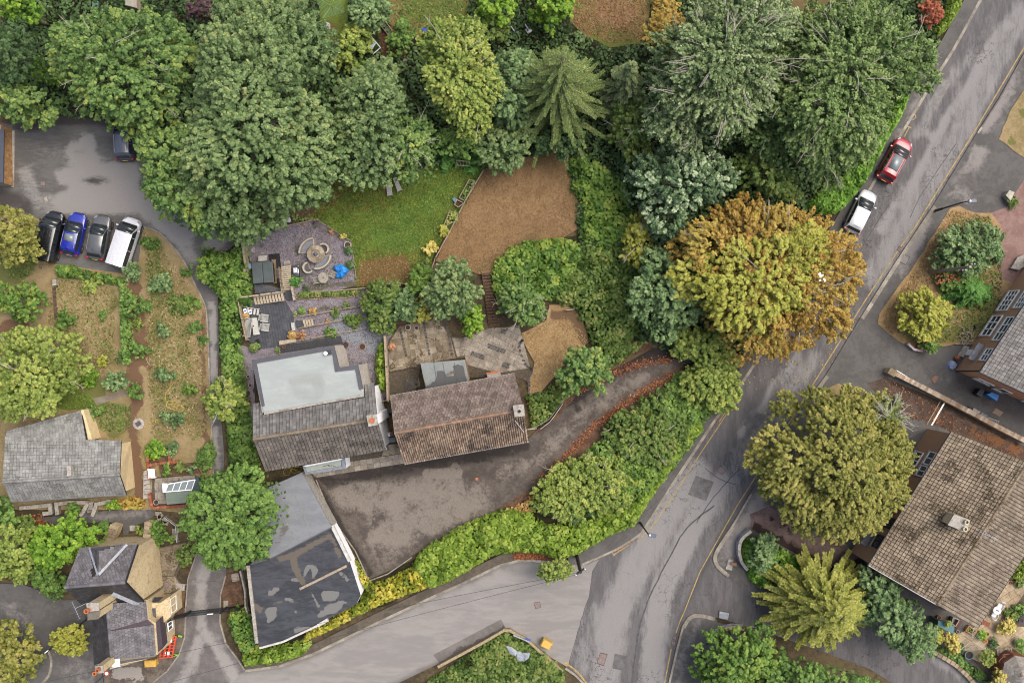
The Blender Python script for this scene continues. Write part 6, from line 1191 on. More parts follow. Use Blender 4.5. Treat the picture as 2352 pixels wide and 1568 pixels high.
def car(label,cat,t,centre,rear,front,Lg,Wd,Ht,mat,style='hatch',roofmat=None,glassroof=None,rails=None,name='parked_car',group='parked cars',hood=.9,ribs=0,lz=1.0):
 c=W(q(t,centre),lz);a,b=W(q(t,rear),lz),W(q(t,front),lz);ang=math.atan2(b.y-a.y,b.x-a.x)
 van=style=='van';o=thing(name,label,cat,(c.x,c.y,-.02),group);ORG[o]=Vector((0,0,0))
 belt=.98 if not van else 1.15;hz=hood if not van else 1.05
 x0,x1=-Lg/2,Lg/2;hw=Wd/2
 st=[(x0,hw*.62,.62,.38),(x0+.07,hw*.84,.80,.28),(x0+.25,hw*.95,belt-.05,.24),(x0+.8,hw,belt,.2),(0,hw,belt,.18),(x1-1.35,hw,belt-.02,.2),(x1-(.95 if van else 1.1),hw*.99,hz+.02,.2),(x1-.55,hw*.95,hz-.06,.22),(x1-.28,hw*.86,hz-.13,.24),(x1-.1,hw*.70,hz-.22,.28),(x1,hw*.48,.56,.36)]
 v=[];f=[];
 for x,w,zt,zb in st:
  ch=min(.12,w*.2)
  pr=[(-w*.9,zb),(-w,zb+.14),(-w*1.0,(zb+zt)/2+.05),(-w*.97,zt-.09),(-w+ch,zt),(-w*.45,zt+.035),(0,zt+.045)]
  pr=pr+[(-y,z_)for y,z_ in pr[::-1][1:]];v+=[(x,y,z_)for y,z_ in pr]
 m=13
 for i in range(len(st)-1):
  for k in range(m):f.append((i*m+k,(i+1)*m+k,(i+1)*m+(k+1)%m,i*m+(k+1)%m))
 f+=[tuple(range(m)),tuple((len(st)-1)*m+k for k in range(m-1,-1,-1))]
 mb=MB();mb.add(v,f);body=mb.build('body',mat,o,smooth=True,local=True)
 sb=body.modifiers.new('smooth','SUBSURF');sb.levels=1;sb.render_levels=2
 if van:cx=[x0+.06,x0+.16,x1-1.55,x1-.72];rw=.84;bw=.97
 elif style=='estate':cx=[x0+.14,x0+.62,x1-2.0,x1-1.02];rw=.76;bw=.93
 else:cx=[x0+.22,x0+.85,x1-2.0,x1-1.02];rw=.74;bw=.92
 zr,zb=Ht,belt-.05;R0,R1=hw*rw,hw*bw
 sec=[(cx[0],0),(cx[0]+(cx[1]-cx[0])*.55,.62),(cx[1],.95),(cx[1]+(cx[2]-cx[1])*.4,1.0),(cx[2]-.15,.985),(cx[2]+.08,.93),(cx[2]+(cx[3]-cx[2])*.5,.55),(cx[3],0)]
 v=[];f=[]
 for i_,(x,fz)in enumerate(sec):
  tp_=(.90,.95,1,1,1,.98,.96,.92)[i_]if not van else(.97,1,1,1,1,1,.97,.93)[i_]
  z_=zb+(zr-zb)*fz;w=(R1+(R0-R1)*fz)*tp_
  v+=[(x,-R1*.995*tp_,zb-.02),(x,-R1*tp_,zb),(x,-w,max(zb,z_-.07)),(x,-w*.82,z_-.01),(x,0,z_+.035*fz),(x,w*.82,z_-.01),(x,w,max(zb,z_-.07)),(x,R1*tp_,zb),(x,R1*.995*tp_,zb-.02)]
 m=9
 for i in range(len(sec)-1):
  for k in range(m-1):f.append((i*m+k,(i+1)*m+k,(i+1)*m+k+1,i*m+k+1))
 f+=[tuple(range(m)),tuple((len(sec)-1)*m+k for k in range(m-1,-1,-1))]
 cb=MB().add(v,f).build('cabin',roofmat or mat,o,smooth=False,local=True);cb.data.polygons.foreach_set('use_smooth',[True]*len(cb.data.polygons))
 e=cb.modifiers.new('es','EDGE_SPLIT');e.split_angle=R(38)
 def pane(nm,P,mt=CARGL,up=.012):
  P=[Vector(p)for p in P];n=(P[1]-P[0]).cross(P[3]-P[0]).normalized();cc=sum(P,Vector())/4
  if n.dot(cc-Vector((0,0,.8)))<0:n=-n;P=P[::-1]
  mb=MB();mb.hexa([p-n*.02 for p in P],[p+n*up for p in P]);return mb.build(nm,mt,o,local=True)
 def S(x,fz,s):z_=zb+(zr-zb)*fz;w=R1+(R0-R1)*fz;return(x,s*w,z_)
 xw0,xw1=cx[2]+.10,cx[3]-.02
 yb,yt=R1*.93,R0*.93;xm=cx[2]+(cx[3]-cx[2])*.5
 zt1=zb+(zr-zb)*.93;zm1=zb+(zr-zb)*.55
 mb=MB()
 for(xa,za,ya,xb_,zb_,yb_)in((cx[2]+.02,zb+(zr-zb)*.955+.01,yt,xm,zm1+.02,(yb+yt)/2),(xm,zm1+.02,(yb+yt)/2,cx[3]+.02,zb+.04,yb*.96)):
  mb.add([(xa,-ya,za+.004),(xa,0,za+.05),(xa,ya,za+.004),(xb_,-yb_,zb_+.01),(xb_,0,zb_+.05),(xb_,yb_,zb_+.01)],[(0,3,4,1),(1,4,5,2)])
 ws=mb.build('windscreen',CARGL,o,local=True,smooth=True);sm=ws.modifiers.new('solid','SOLIDIFY');sm.thickness=.02;sm.offset=0
 fr=.62
 pane('rear_window',[(cx[0]+.04,-R1*.84,zb+.06),(cx[0]+.04,R1*.84,zb+.06),(cx[0]+(cx[1]-cx[0])*.50,R0*.86,zb+(zr-zb)*.58),(cx[0]+(cx[1]-cx[0])*.50,-R0*.86,zb+(zr-zb)*.58)])if not van else pane('rear_window',[(cx[0]-.01,-R1*.8,zb+.15),(cx[0]-.01,R1*.8,zb+.15),(cx[0]+.03,R0*.8,zb+.6),(cx[0]+.03,-R0*.8,zb+.6)])
 ft=.84
 for s in(-1,1):
  xs=[cx[0]+.38*(1 if not van else.6),(cx[0]+cx[3])/2-.25,cx[3]-.25]if not van else[cx[0]+.25,cx[0]+1.75,cx[3]-1.15,cx[3]-.3]
  for k in range(len(xs)-1):
   a0,a1=xs[k]+.03,xs[k+1]-.03;t0=max(a0,cx[1]+.0)if k==0 else a0;t1=min(a1,cx[2]+.12)if k==len(xs)-2 else a1
   pane('side_window',[S(a0,.10,s),S(a1,.10,s),S(t1,ft,s),S(t0,ft,s)])
  mx=cx[3]-.35;mb=MB();mb.box((mx,s*(hw+.10),belt+.03),(.14,.22,.16));mb.build('mirror',mat,o,local=True,bevel=.03)
  mb=MB();mb.box((x1-.30,s*hw*.70,hz-.15),(.34,.17,.07),-s*.5);mb.build('headlight',HLAMP,o,local=True,bevel=.03)
  mb=MB();mb.box((x0+.12,s*hw*.80,belt-.14),(.2,.22,.22),s*.3);mb.build('tail_light',RLAMP,o,local=True,bevel=.02)
  for x in(x0+.78,x1-.82):
   mb=MB();N=18;r=.33;v=[];
   for y in(hw-.20,hw+.015):
    for k in range(N):an=2*math.pi*k/N;v.append((x+r*math.cos(an),s*y,r+.0+r*math.sin(an)))
   mb.add(v,[tuple(range(N)),tuple(range(2*N-1,N-1,-1))]+[(k,N+k,N+(k+1)%N,(k+1)%N)for k in range(N)]);w=mb.build('wheel',TYRE,o,local=True,bevel=.03)
   mb=MB();v=[(x+.22*math.cos(2*math.pi*k/N),s*(hw+.018),r+.22*math.sin(2*math.pi*k/N))for k in range(N)]+[(x,s*(hw-.02),r)]
   mb.add(v,[(k,(k+1)%N,N)if s>0 else((k+1)%N,k,N)for k in range(N)])
   for k in range(5):an=2*math.pi*k/5;mb.bar((x,s*(hw+.02),r),(x+.21*math.cos(an),s*(hw+.022),r+.21*math.sin(an)),.05,.02)
   mb.build('rim',RIM,w,local=True)
  if rails:mb=MB();mb.tube([(cx[1]+.15,s*R0*.93,zr+.01),(cx[1]+.3,s*R0*.93,zr+.055),(cx[2]-.3,s*R0*.93,zr+.06),(cx[2]-.1,s*R0*.93,zr+.01)],.02,6);mb.build('roof_rail',rails,o,local=True)
 if glassroof:
  g0,g1=glassroof;mb=MB();xs=[cx[1]+(cx[2]-cx[1])*g0,cx[1]+(cx[2]-cx[1])*(g0+g1)/2,cx[1]+(cx[2]-cx[1])*g1];v=[(x,y,zr+.02+(.022 if y==0 else 0))for x in xs for y in(-R0*.68,0,R0*.68)]
  mb.add(v,[(0,3,4,1),(1,4,5,2),(3,6,7,4),(4,7,8,5)]);gr=mb.build('sunroof',glass('sunroof_glass',(.13,.15,.155,1),.3),o,local=True,smooth=True);sm=gr.modifiers.new('solid','SOLIDIFY');sm.thickness=.03;sm.offset=0
 for k in range(ribs):
  y=(-.66+1.32*k/(ribs-1))*R0;MB().bar((cx[1]+.15,y,zr+.02),(cx[2]-.25,y,zr+.02),.035,.02).build('roof_rib',roofmat or mat,o,local=True)
 if ribs:
  for x in(cx[1]+(cx[2]-cx[1])*.35,cx[1]+(cx[2]-cx[1])*.68):MB().bar((x,-R0*.8,zr+.025),(x,R0*.8,zr+.025),.03,.02).build('roof_seam',TRIM if roofmat is None and mat.name.startswith('black')else(roofmat or mat),o,local=True)
 MB().bar((cx[3]+.06,-R1*.8,hz+.055 if not van else zb+.04),(cx[3]+.06,R1*.8,hz+.055 if not van else zb+.04),.1,.03,up=Vector((0,0,1))).build('cowl',TRIM,o,local=True)
 for s in(-1,1):MB().bar((x0+.9,s*(hw+.004),.5),(x1-1.0,s*(hw+.004),.5),.03,.05).build('side_moulding',TRIM,o,local=True)
 MB().box((x0+.005,0,.68),(.03,.52,.11)).build('number_plate',PLY,o,local=True)
 MB().box((x1-.01,0,.45),(.03,.52,.11)).build('number_plate',PLW,o,local=True)
 MB().box((x1-.06,0,.56),(.14,hw*.9,.12)).build('grille',TRIM,o,local=True)
 MB().box((x0+.06,0,.40),(.14,hw*1.3,.16)).build('bumper',TRIM,o,local=True,bevel=.03)
 MB().tube([(cx[1]+.1,0,zr+.04),(cx[1]-.02,0,zr+.16)],.012,5).build('aerial',TRIM,o,local=True)
 for s in(-.3,.25):MB().bar((cx[3]-.02,s*hw,zb+.075),(cx[3]-.28,(s+.42)*hw,zb+.26),.02,.02).build('wiper',TRIM,o,local=True)
 o.rotation_euler=(0,0,ang);return o
silver_rail=simple('silver_rail',C(206,206,204),.3,metal=.3,var=.04)
car('black minibus van, leftmost of the four vehicles parked in a row','van',5,(322,248),(300,390),(370,78),4.95,1.92,1.95,paint('black_car_paint',C(22,22,26)),'van',name='parked_van',ribs=4,lz=1.5)
car('bright blue hatchback between the black van and the grey car','car',5,(500,232),(470,378),(536,88),4.15,1.78,1.55,paint('blue_car_paint',C(40,52,168)),'estate',rails=silver_rail,glassroof=(.45,.9))
car('dark grey car between the blue car and the white van','car',5,(672,255),(650,405),(705,105),4.3,1.8,1.5,paint('grey_car_paint',C(98,98,100)),'hatch')
car('white van, rightmost of the four vehicles parked in a row','van',5,(842,288),(790,450),(895,125),4.95,1.92,1.95,paint('white_van_paint',C(232,232,236)),'van',name='parked_van',ribs=4,lz=1.5)
car('black car nosing under the tree at the top of the car park, pale roof rails','car',1,(848,945),(848,1062),(840,850),4.4,1.8,1.62,paint('dark_car_paint',C(70,72,80)),'estate',roofmat=paint('slate_car_roof',C(104,108,122)),rails=simple('pink_rail',C(214,196,210),.4,var=.05))
car('red car with a grey glass roof parked on the main road','car',4,(884,1098),(806,1235),(962,955),4.5,1.86,1.62,paint('red_car_paint',C(176,28,44)),'estate',rails=silver_rail,glassroof=(.22,.98))
car('silver white car parked behind the red one, beside the orange tree','car',4,(648,1455),(580,1592),(715,1315),4.35,1.8,1.55,paint('silver_car_paint',C(200,202,204)),'estate',roofmat=paint('white_car_paint',C(236,236,238)))
# -- paving, decks, terraces and garden things
def base_of(name,pts,z,mat,**k):return sheet(name,pts,z,mat,cell=None,skirt=LOW,**k)
joint=simple('paving_joint',C(96,86,72),.95,var=.2,scale=5);slabm=tilemat('grey_paving',C(150,140,128),C(166,156,143),C(182,172,158),moss=C(116,104,88),mossamt=.56)
slabb=tilemat('buff_paving',C(176,156,126),C(190,170,140),C(204,186,156),moss=C(140,120,94),mossamt=.6)
slabd=tilemat('mossy_paving',C(134,120,100),C(156,142,120),C(178,166,146),moss=C(96,82,62),mossamt=.53)
sett=tilemat('dark_sett',C(86,82,80),C(100,96,92),C(116,110,104))
pth=base_of('front_path',q(10,(555,245),(1240,110),(1245,262),(632,362),(575,370)),.0,joint)
pave(pth,q(10,(560,300),(1222,196),(1236,262),(632,360)),9,.62,.78,.03,slabm,seed=1,bond=False);pave(pth,q(10,(1100,140),(1205,125),(1222,192),(1080,214)),9,.62,.6,.03,slabd,bond=False)
pr_=base_of('patio',q(7,(80,950),(265,880),(482,868),(505,965),(470,1020),(565,1165),(540,1250),(440,1215),(130,1225),(100,1060)),.03,joint)
pave(pr_,q(7,(80,952),(265,884),(480,872),(503,962),(565,1165),(540,1245),(330,1190),(130,1220)),-26,.78,.58,.06,slabm,seed=2,bond=2)
for pp in(((262,985),(388,1032),(374,1058),(255,1020)),((150,1038),(238,1066),(230,1100),(138,1070)),((368,1112),(420,1128),(402,1168),(350,1148)),((350,890),(402,882),(385,930),(345,918))):pave(pr_,q(7,*pp),-20,.3,.24,.075,sett,name='sett',minw=.1)
for k in range(22):
 a=smooth_line(q(7,(500,965),(475,1010),(520,1130),(562,1165),(545,1230),(545,1330),(550,1420)),4);p=a[min(k,len(a)-1)]
 MB().box(W(p,.05),(.3,.22,.1),k*.9).build('edging_cobble',sett,pr_)
pl_=base_of('patio',q(6,(1125,965),(1200,868),(1350,826),(1525,812),(1560,948),(1640,948),(1655,1085),(1350,1135),(1310,1345),(1135,1345)),.03,joint)
pave(pl_,q(6,(1200,875),(1350,832),(1522,818),(1555,950),(1638,1078),(1345,1128),(1128,1160),(1138,970)),8,.62,.62,.07,slabd,seed=5,bond=2)
pave(pl_,q(6,(1128,1182),(1315,1150),(1348,1280),(1138,1330)),8,.62,.6,.02,slabd,seed=6,bond=2);pave(pl_,q(6,(1565,950),(1640,950),(1650,1070),(1600,1082)),8,.62,.6,.07,slabm,seed=6)
pave(pl_,q(6,(1228,1240),(1320,1225),(1335,1290),(1230,1310)),8,.24,.24,.05,sett,name='sett',minw=.1)
for ln in(((1368,840),(1410,1070)),((1520,815),(1565,1070)),((1205,880),(1250,1080))):
 a,b=W(q(6,ln[0]),.1),W(q(6,ln[1]),.1);n=int((b-a).length/.3)
 for k in range(n):MB().box(a.lerp(b,(k+.5)/n),(.2,.26,.05),.2).build('edging_brick',sett,pl_)
MB().bar(W(q(6,(1135,1172)),.15),W(q(6,(1320,1138)),.15),.25,.35).build('step_riser',slabd,pl_)
lp=base_of('patio',q(9,(1060,640),(1290,590),(1310,640),(1215,830),(1290,940),(1170,985),(1070,920)),.01,joint)
pave(lp,q(9,(1068,645),(1290,600),(1240,720),(1205,825),(1085,830)),4,.75,.95,.04,slabd,seed=8,bond=2);pave(lp,q(9,(1068,835),(1205,832),(1265,930),(1170,975),(1070,910)),4,.8,.7,.04,slabd,seed=9,bond=2)
gp_=base_of('patio',q(9,(1050,150),(1340,128),(1395,160),(1400,330),(1045,360)),.02,joint);pave(gp_,q(9,(1062,160),(1340,135),(1380,320),(1070,335)),3,.7,.85,.05,slabm,seed=10,bond=2)
tp_=base_of('terrace',q(12,(1640,850),(1790,850),(1800,1568),(1560,1568),(1270,1250),(1440,1180)),.02,joint)
pave(tp_,q(12,(1640,862),(1790,862),(1764,950),(1580,1220),(1470,1160)),33,.95,.7,.07,slabb,seed=11,bond=2);pave(tp_,q(12,(1270,1240),(1470,1165),(1790,1180),(1790,1330),(1540,1460),(1340,1370)),33,.85,.8,.06,slabd if False else slabb,seed=12,bond=2)
for k in range(9):MB().box(W(q(12,(1470+k*6.5,1140+k*3.4)),.085),(.09,.42,.05),-.45+0).build('edging_brick',tilemat('red_brick',C(158,92,66),C(182,110,80),C(200,128,96)),tp_)
z=lambda*p:q('F',*p)
deckm=simple('charcoal_decking',C(84,86,92),.8,var=.12,scale=2.5,bump=.3,tint=C(112,112,116));sleeper=simple('weathered_timber',C(178,160,136),.85,var=.16,scale=5,bump=.4)
def deck(name,pts,t,z0,ang,mat,w=.15,gap=.02,parent=None,under=-.1):
 P=[tuple(W(p,z0)[:2])for p in q(t,*pts)]
 if area2(P)<0:P=P[::-1]
 c,s=math.cos(R(ang)),math.sin(R(ang));ox=sum(p[0]for p in P)/len(P);oy=sum(p[1]for p in P)/len(P);rad=max(math.dist(p,(ox,oy))for p in P)+.5
 mb=MB();rg=random.Random(5)
 for j in range(-int(rad/w)-1,int(rad/w)+2):
  qd=[(-rad,j*w),(rad,j*w),(rad,(j+1)*w-gap),(-rad,(j+1)*w-gap)];qd=[(ox+a*c-b*s,oy+a*s+b*c)for a,b in qd];pc=clip_convex(qd,P)
  if len(pc)>=3 and area2(pc)>.01:mb.prism([Vector((a[0],a[1],0))for a in pc],z0-.03,z0+rg.uniform(0,.006))
 o=thing(name,None,None,(0,0,0),kind='structure')if parent is None else parent
 MB().prism([Vector((p[0],p[1],0))for p in P],under,z0-.035).build('deck_frame',simple('dark_timber',C(56,50,46),.9),o)
 b=mb.build('deck_boards',mat,o);b['kind']='stuff';return o
deck('main_deck',((100,1030),(575,965),(664,1110),(690,1370),(512,1468),(290,1500),(165,1400)),'F',.12,84,deckm)
deck('house_deck',((512,1470),(1190,1355),(1215,1440),(530,1545)),'F',.10,80,simple('grey_black_decking',C(74,74,78),.8,var=.08,scale=2,bump=.3))
deck('tub_deck',((235,785),(345,785),(535,835),(535,862),(250,895)),'F',.3,78,deckm);deck('tub_deck',((395,460),(515,450),(535,610),(480,612),(400,520)),'F',.12,80,simple('black_mat',C(46,44,48),.9))
deck('tub_deck',((430,515),(478,515),(492,775),(450,780)),'F',.14,80,simple('tan_timber',C(150,128,100),.9,var=.15),w=.3);deck('landing_deck',((140,955),(228,925),(245,1010),(135,1030)),'F',.3,0,deckm);deck('landing_deck',((575,860),(650,850),(668,955),(595,965)),'F',.35,0,deckm)
deck('landing_deck',((695,1190),(770,1182),(785,1255),(705,1262)),'F',.25,0,deckm);deck('landing_deck',((255,1395),(290,1388),(300,1500),(262,1505)),'F',.3,0,simple('black_mat',C(46,44,48),.9))
def stairs(label,a0,a1,b0,b1,t,n,z0,z1,mat,name='timber_steps',rail=None,gap=.25,th=.06):
 """treads between edge line a (a0->a1) and edge line b (b0->b1)"""
 o=thing(name,label,'steps',W(q(t,a0),z0))
 for k in range(n):
  f0,f1=k/n,(k+1-gap)/n;zz=z0+(z1-z0)*(k+.5)/n;P=[W(p,zz)for p in q(t,a0,a1,b0,b1)]
  v=[P[0].lerp(P[1],f0),P[0].lerp(P[1],f1),P[2].lerp(P[3],f1),P[2].lerp(P[3],f0)]
  MB().prism([Vector((p.x,p.y,0))for p in v],zz-th,zz).build('tread',mat,o)
 for p,r in((a0,a1),(b0,b1)):MB().bar(W(q(t,p),z0)-Vector((0,0,.12)),W(q(t,r),z1)-Vector((0,0,.12)),.06,.16).build('stringer',mat,o)
 return o
wpale=simple('pale_deck_timber',C(196,180,156),.8,var=.14,scale=5,bump=.3)
stairs('wide pale timber steps along the top edge of the grey deck',(228,928),(560,880),(248,1012),(578,965),'F',10,.25,.95,wpale)
stairs('weathered timber flight between the hot tub and the barbecue',(545,855),(540,590),(640,848),(636,572),'F',12,.4,1.2,wpale)
stairs('short flight of four pale steps right of the grey deck',(772,1185),(888,1170),(790,1255),(902,1238),'F',4,.2,.45,wpale)
stairs('long dark earth steps climbing from the slabbed patio to the brown field',(268,872),(218,500),(328,866),(272,495),7,17,.05,.25,simple('earthy_step',C(100,78,62),.95,var=.2,scale=6),gap=.22,name='earth_steps')
stairs('old concrete steps beside the red brick planter',(985,300),(990,105),(1045,290),(1018,100),9,6,.05,.5,conc,name='garden_steps',gap=.1);stairs('concrete steps in the bungalow front wall',(600,395),(605,320),(640,392),(640,318),9,4,0,.4,conc,name='garden_steps',gap=.12)
stairs('stone steps climbing beside the railing right of the lodge wall',(1190,585),(1185,505),(1222,580),(1215,500),9,4,.1,.5,slabm,name='garden_steps',gap=.1);stairs('small grey steps by the lane edge of the lodge yard',(1210,880),(1278,890),(1210,925),(1270,930),9,4,.05,.3,conc,name='garden_steps',gap=.1)
def rails(label,line,t,h,posts,mat=sleeper,name='timber_fence',cat='fence',z0=0,slats=2,w=.08,ph=.1):
 L_=q(t,*line)if t else line;P=[W(p,z0+h)for p in L_];o=thing(name,label,cat,(P[0].x,P[0].y,z0))
 for i in range(len(P)-1):
  for k in range(slats):
   dz=-(h*.9)*k/max(slats,1);MB().bar(P[i]+Vector((0,0,dz)),P[i+1]+Vector((0,0,dz)),w if k==0 else w*.4,.10 if k==0 else.14).build('rail',mat,o)
  n=max(1,round((P[i+1]-P[i]).length/posts))
  for k in range(n+(1 if i==len(P)-2 else 0)):
   p=P[i].lerp(P[i+1],k/n);MB().box((p.x,p.y,z0+(h+.05)/2),(ph,ph,h+.05),.2).build('post',mat,o)
 return o
rails('timber edging board along the top left of the gravel terrace',((300,210),(500,172),(700,125),(850,92),(930,75)),'F',.3,1.6,slats=2);rails('timber edging board on the right side of the gravel terrace by the green lawn',((930,75),(1040,150),(1160,225),(1300,310),(1330,480),(1360,720)),'F',.22,2.0,slats=1,w=.05)
rails('timber rail along the bottom of the green lawn',((1105,862),(1470,828),(1568,800)),'F',.5,2.2);rails('short double rail below the lawn corner',((990,600),(1185,568),(1232,576)),6,.6,1.8)
rails('timber board holding the upper gravel strip',((740,1140),(1040,1092),(1210,1060),(1530,1008)),'F',.35,1.8);rails('timber board holding the middle gravel strip',((730,1270),(920,1236),(1210,1182)),'F',.35,1.8);rails('timber board above the house decking',((720,1408),(860,1385),(1150,1328),(1515,1262)),'F',.35,1.8)
rails('pale timber handrail across the top of the grey deck',((50,938),(300,905),(560,868)),'F',1.1,1.3,mat=wpale,slats=3,w=.12);rails('timber fence on the left side of the grey deck',((60,965),(100,1180),(150,1400)),'F',1.2,1.5,slats=5);rails('timber panel fence left of the hot tub',((95,270),(115,380),(140,560),(125,720)),'F',1.6,1.5,slats=6,w=.2)
rails('banister rail on the left of the timber flight',((510,605),(540,860)),'F',1.3,.35,slats=2,z0=.2);rails('banister rail right of the small dark landing',((650,815),(675,960)),'F',1.2,.5,mat=wpale,slats=2,z0=.2,w=.14)
rails('tall timber fence between the lime bamboo and the slabbed patio',((1100,935),(1112,1150),(1122,1385)),6,1.7,1.6,slats=7,w=.2);rails('leaning timber fence between the green lawn and the brown field',[(1111,390),(1068,462),(1038,522),(1015,565),(1000,592),(992,615)],None,.7,1.5,slats=3,w=.07)
rails('short dark fence between the two joined houses',((1062,1388),(1135,1374)),6,1.2,1,slats=3);rails('low pale rail at the top of the small dry lawn',((795,758),(870,750)),7,.4,1.2,mat=wpale);rails('grey hand rail right of the brown tiled house',((2075,945),(2198,930)),'B',.9,.9,mat=conc,slats=3,w=.1)
o=thing('stone_edging','curved line of buff stones edging the long flower bed under the gravel terrace','edging',W(z((800,940)),0));L_=smooth_line(z((710,945),(820,945),(960,938),(1100,925),(1250,930),(1390,905)),5)
for i in range(len(L_)-1):p=W(L_[i],.1);MB().box((p.x,p.y,.05),(.5,.2,.2),rg.uniform(-.1,.3)).build('edging_stone',rub,o,bevel=.04)
o=thing('hot_tub','large square grey covered hot tub beside the timber steps','hot tub',W(z((332,660)),0));tubm=simple('hot_tub_cover',C(88,98,98),.6,var=.06,scale=2)
P=[W(p,.95)for p in z((206,548),(440,536),(458,768),(226,782))];I=lambda u,v:(P[0].lerp(P[1],u)).lerp(P[3].lerp(P[2],u),v)
MB().prism([Vector((p.x,p.y,0))for p in(I(.03,.03),I(.97,.03),I(.97,.97),I(.03,.97))],0,.86).build('cabinet',simple('dark_cabinet',C(66,60,56),.8),o,bevel=.1)
for u0,u1 in((0,.495),(.505,1)):
 mb=MB();mb.prism([Vector((p.x,p.y,0))for p in(I(u0,0),I(u1,0),I(u1,1),I(u0,1))],.86,.98);mb.build('cover_half',tubm,o,bevel=.06)
MB().box(W(z((195,590)),.6),(.3,.5,.2),.1).build('handle',simple('pale_blue_plastic',C(150,170,196),.5),o)
o=thing('step_bench','white slatted step bench behind the hot tub','bench',W(z((330,508)),0))
for k in range(4):MB().bar(W(z((282,486+k*14)),.5),W(z((380,480+k*14)),.5),.13,.04).build('slat',simple('white_painted_slat',C(206,200,190),.7),o)
for p in((285,485),(378,480),(288,530),(382,525)):MB().box(W(z(p),.24),(.06,.06,.48)).build('leg',sleeper,o)
for pts,lb in((((198,380),(245,380),(245,440),(200,440)),'pale paving slab lying by the timber fence'),(((566,538),(632,530),(636,572),(570,578)),'buff slab at the head of the timber flight'),(((314,438),(338,436),(340,454),(316,456)),'small white block above the hot tub')):
 o=thing('loose_slab',lb,'slab',W(z(pts[0]),0));prz(o,'slab',pts,.02,.12,conc,'F')
o=thing('barbecue','steel barbecue with a white hood beside the timber flight','barbecue',W(z((690,640)),0));bb=lambda p,zz:W(z(p),zz)
prz(o,'cart',((655,580),(712,574),(730,702),(668,706)),.0,.8,simple('barbecue_black',C(66,68,78),.4),'F');MB().tube([bb((664,618),1.0),bb((712,612),1.0)],.01,6)
mb=MB();P=[bb(p,1.0)for p in((662,606),(712,600),(720,668),(668,670))];c=sum(P,Vector())/4;mb.hexa([Vector((p.x,p.y,.8))for p in P][::-1],[Vector(((p*.8+c*.2).x,(p*.8+c*.2).y,1.12))for p in P][::-1]);mb.build('hood',simple('steel_white',C(226,228,232),.25),o,bevel=.05)
MB().tube([bb((722,615),1.0),bb((728,665),1.0)],.03,6).build('handle',silver_rail,o)
for k in range(3):MB().lathe(bb((724,590+k*45),.82),[(.05,0),(.05,.05),(0,.05)],8).build('knob',silver_rail,o)
c=W(z((915,455)),.75);o=thing('fire_pit_table','round plank topped fire pit table in the middle of the gravel terrace','table',(c.x,c.y,0));plank=tilemat('weathered_plank',C(150,138,120),C(176,164,146),C(196,182,160),moss=C(116,96,78),mossamt=.58)
Rr=97/4.791/S
for k in range(12):
 mb=MB();a0=2*math.pi*k/12+.02;a1=2*math.pi*(k+1)/12-.02;v=[]
 for r in(Rr*.5,Rr):
  for a in(a0,(a0+a1)/2,a1):v+=[(c.x+r*math.cos(a),c.y+r*math.sin(a),.70),(c.x+r*math.cos(a),c.y+r*math.sin(a),.75)]
 mb.add(v,[(1,3,9,7),(3,5,11,9),(0,6,8,2),(2,8,10,4),(6,7,9,8),(8,9,11,10),(0,2,3,1),(2,4,5,3),(0,1,7,6),(4,10,11,5)]);mb.build('plank',plank,o)
MB().lathe((c.x,c.y,0),[(Rr*.45,0),(Rr*.5,.70),(Rr*.49,.76),(Rr*.42,.78),(Rr*.40,.70),(0,.70)],24).build('drum',simple('tan_drum',C(150,128,100),.8,var=.14),o)
MB().lathe((c.x,c.y,.7),[(.34,0),(.30,.02),(.05,.55),(0,.58)],4).build('fire_cover',simple('grey_fire_cover',C(136,144,150),.5,var=.08),o)
MB().lathe((c.x,c.y,.7),[(Rr*1.0,.0),(Rr*1.02,.03),(Rr*.98,.06),(Rr*.97,.02)],32).build('rim',sleeper,o)
wick=simple('pale_wicker',C(196,186,166),.85,var=.12,scale=14,bump=.5,bscale=60);cush=simple('grey_cushion',C(142,142,148),.9,var=.06);cushd=simple('dark_cushion',C(98,94,100),.9,var=.06)
def arcseat(label,ctr,r,a0,a1,cm,cat='sofa',depth=.55,name='curved_sofa'):
 c=W(z(ctr),.5);o=thing(name,label,cat,(c.x,c.y,0));n=14;r=r/4.791/S
 def ring(r0,r1,z0,z1,nm,m,b=0,s0=0,s1=0):
  mb=MB();v=[]
  for k in range(n+1):
   a=R(a0+s0)+(R(a1-s1)-R(a0+s0))*k/n;ca,sa=math.cos(a),math.sin(a)
   v+=[(c.x+r0*ca,c.y+r0*sa,z0),(c.x+r1*ca,c.y+r1*sa,z0),(c.x+r1*ca,c.y+r1*sa,z1),(c.x+r0*ca,c.y+r0*sa,z1)]
  f=[(4*k+j,4*k+4+j,4*k+4+(j+1)%4,4*k+(j+1)%4)for k in range(n)for j in range(4)]+[(0,1,2,3),(4*n+3,4*n+2,4*n+1,4*n)]
  mb.add(v,f).build(nm,m,o,bevel=b)
 ring(r-.02,r+depth+.14,0,.32,'base',wick);ring(r+depth,r+depth+.17,.32,.78,'backrest',wick,.04);ring(r+.02,r+depth,.32,.45,'cushion',cm,.04,5,5)
arcseat('curved pale wicker sofa at the upper left of the round table',(905,450),92,95,180,cush);arcseat('curved pale wicker sofa at the lower right of the round table',(925,462),84,262,358,cush)
arcseat('small wicker tub chair at the upper right of the round table',(1000,402),2,-60,130,cushd,'chair',.38,'tub_chair');arcseat('small wicker tub chair standing apart below the round table',(838,608),2,100,320,cushd,'chair',.38,'tub_chair')
c=W(z((998,717)),.72);o=thing('octagonal_table','octagonal grey wooden table on the gravel terrace','table',(c.x,c.y,0));Ro=60/4.791/S
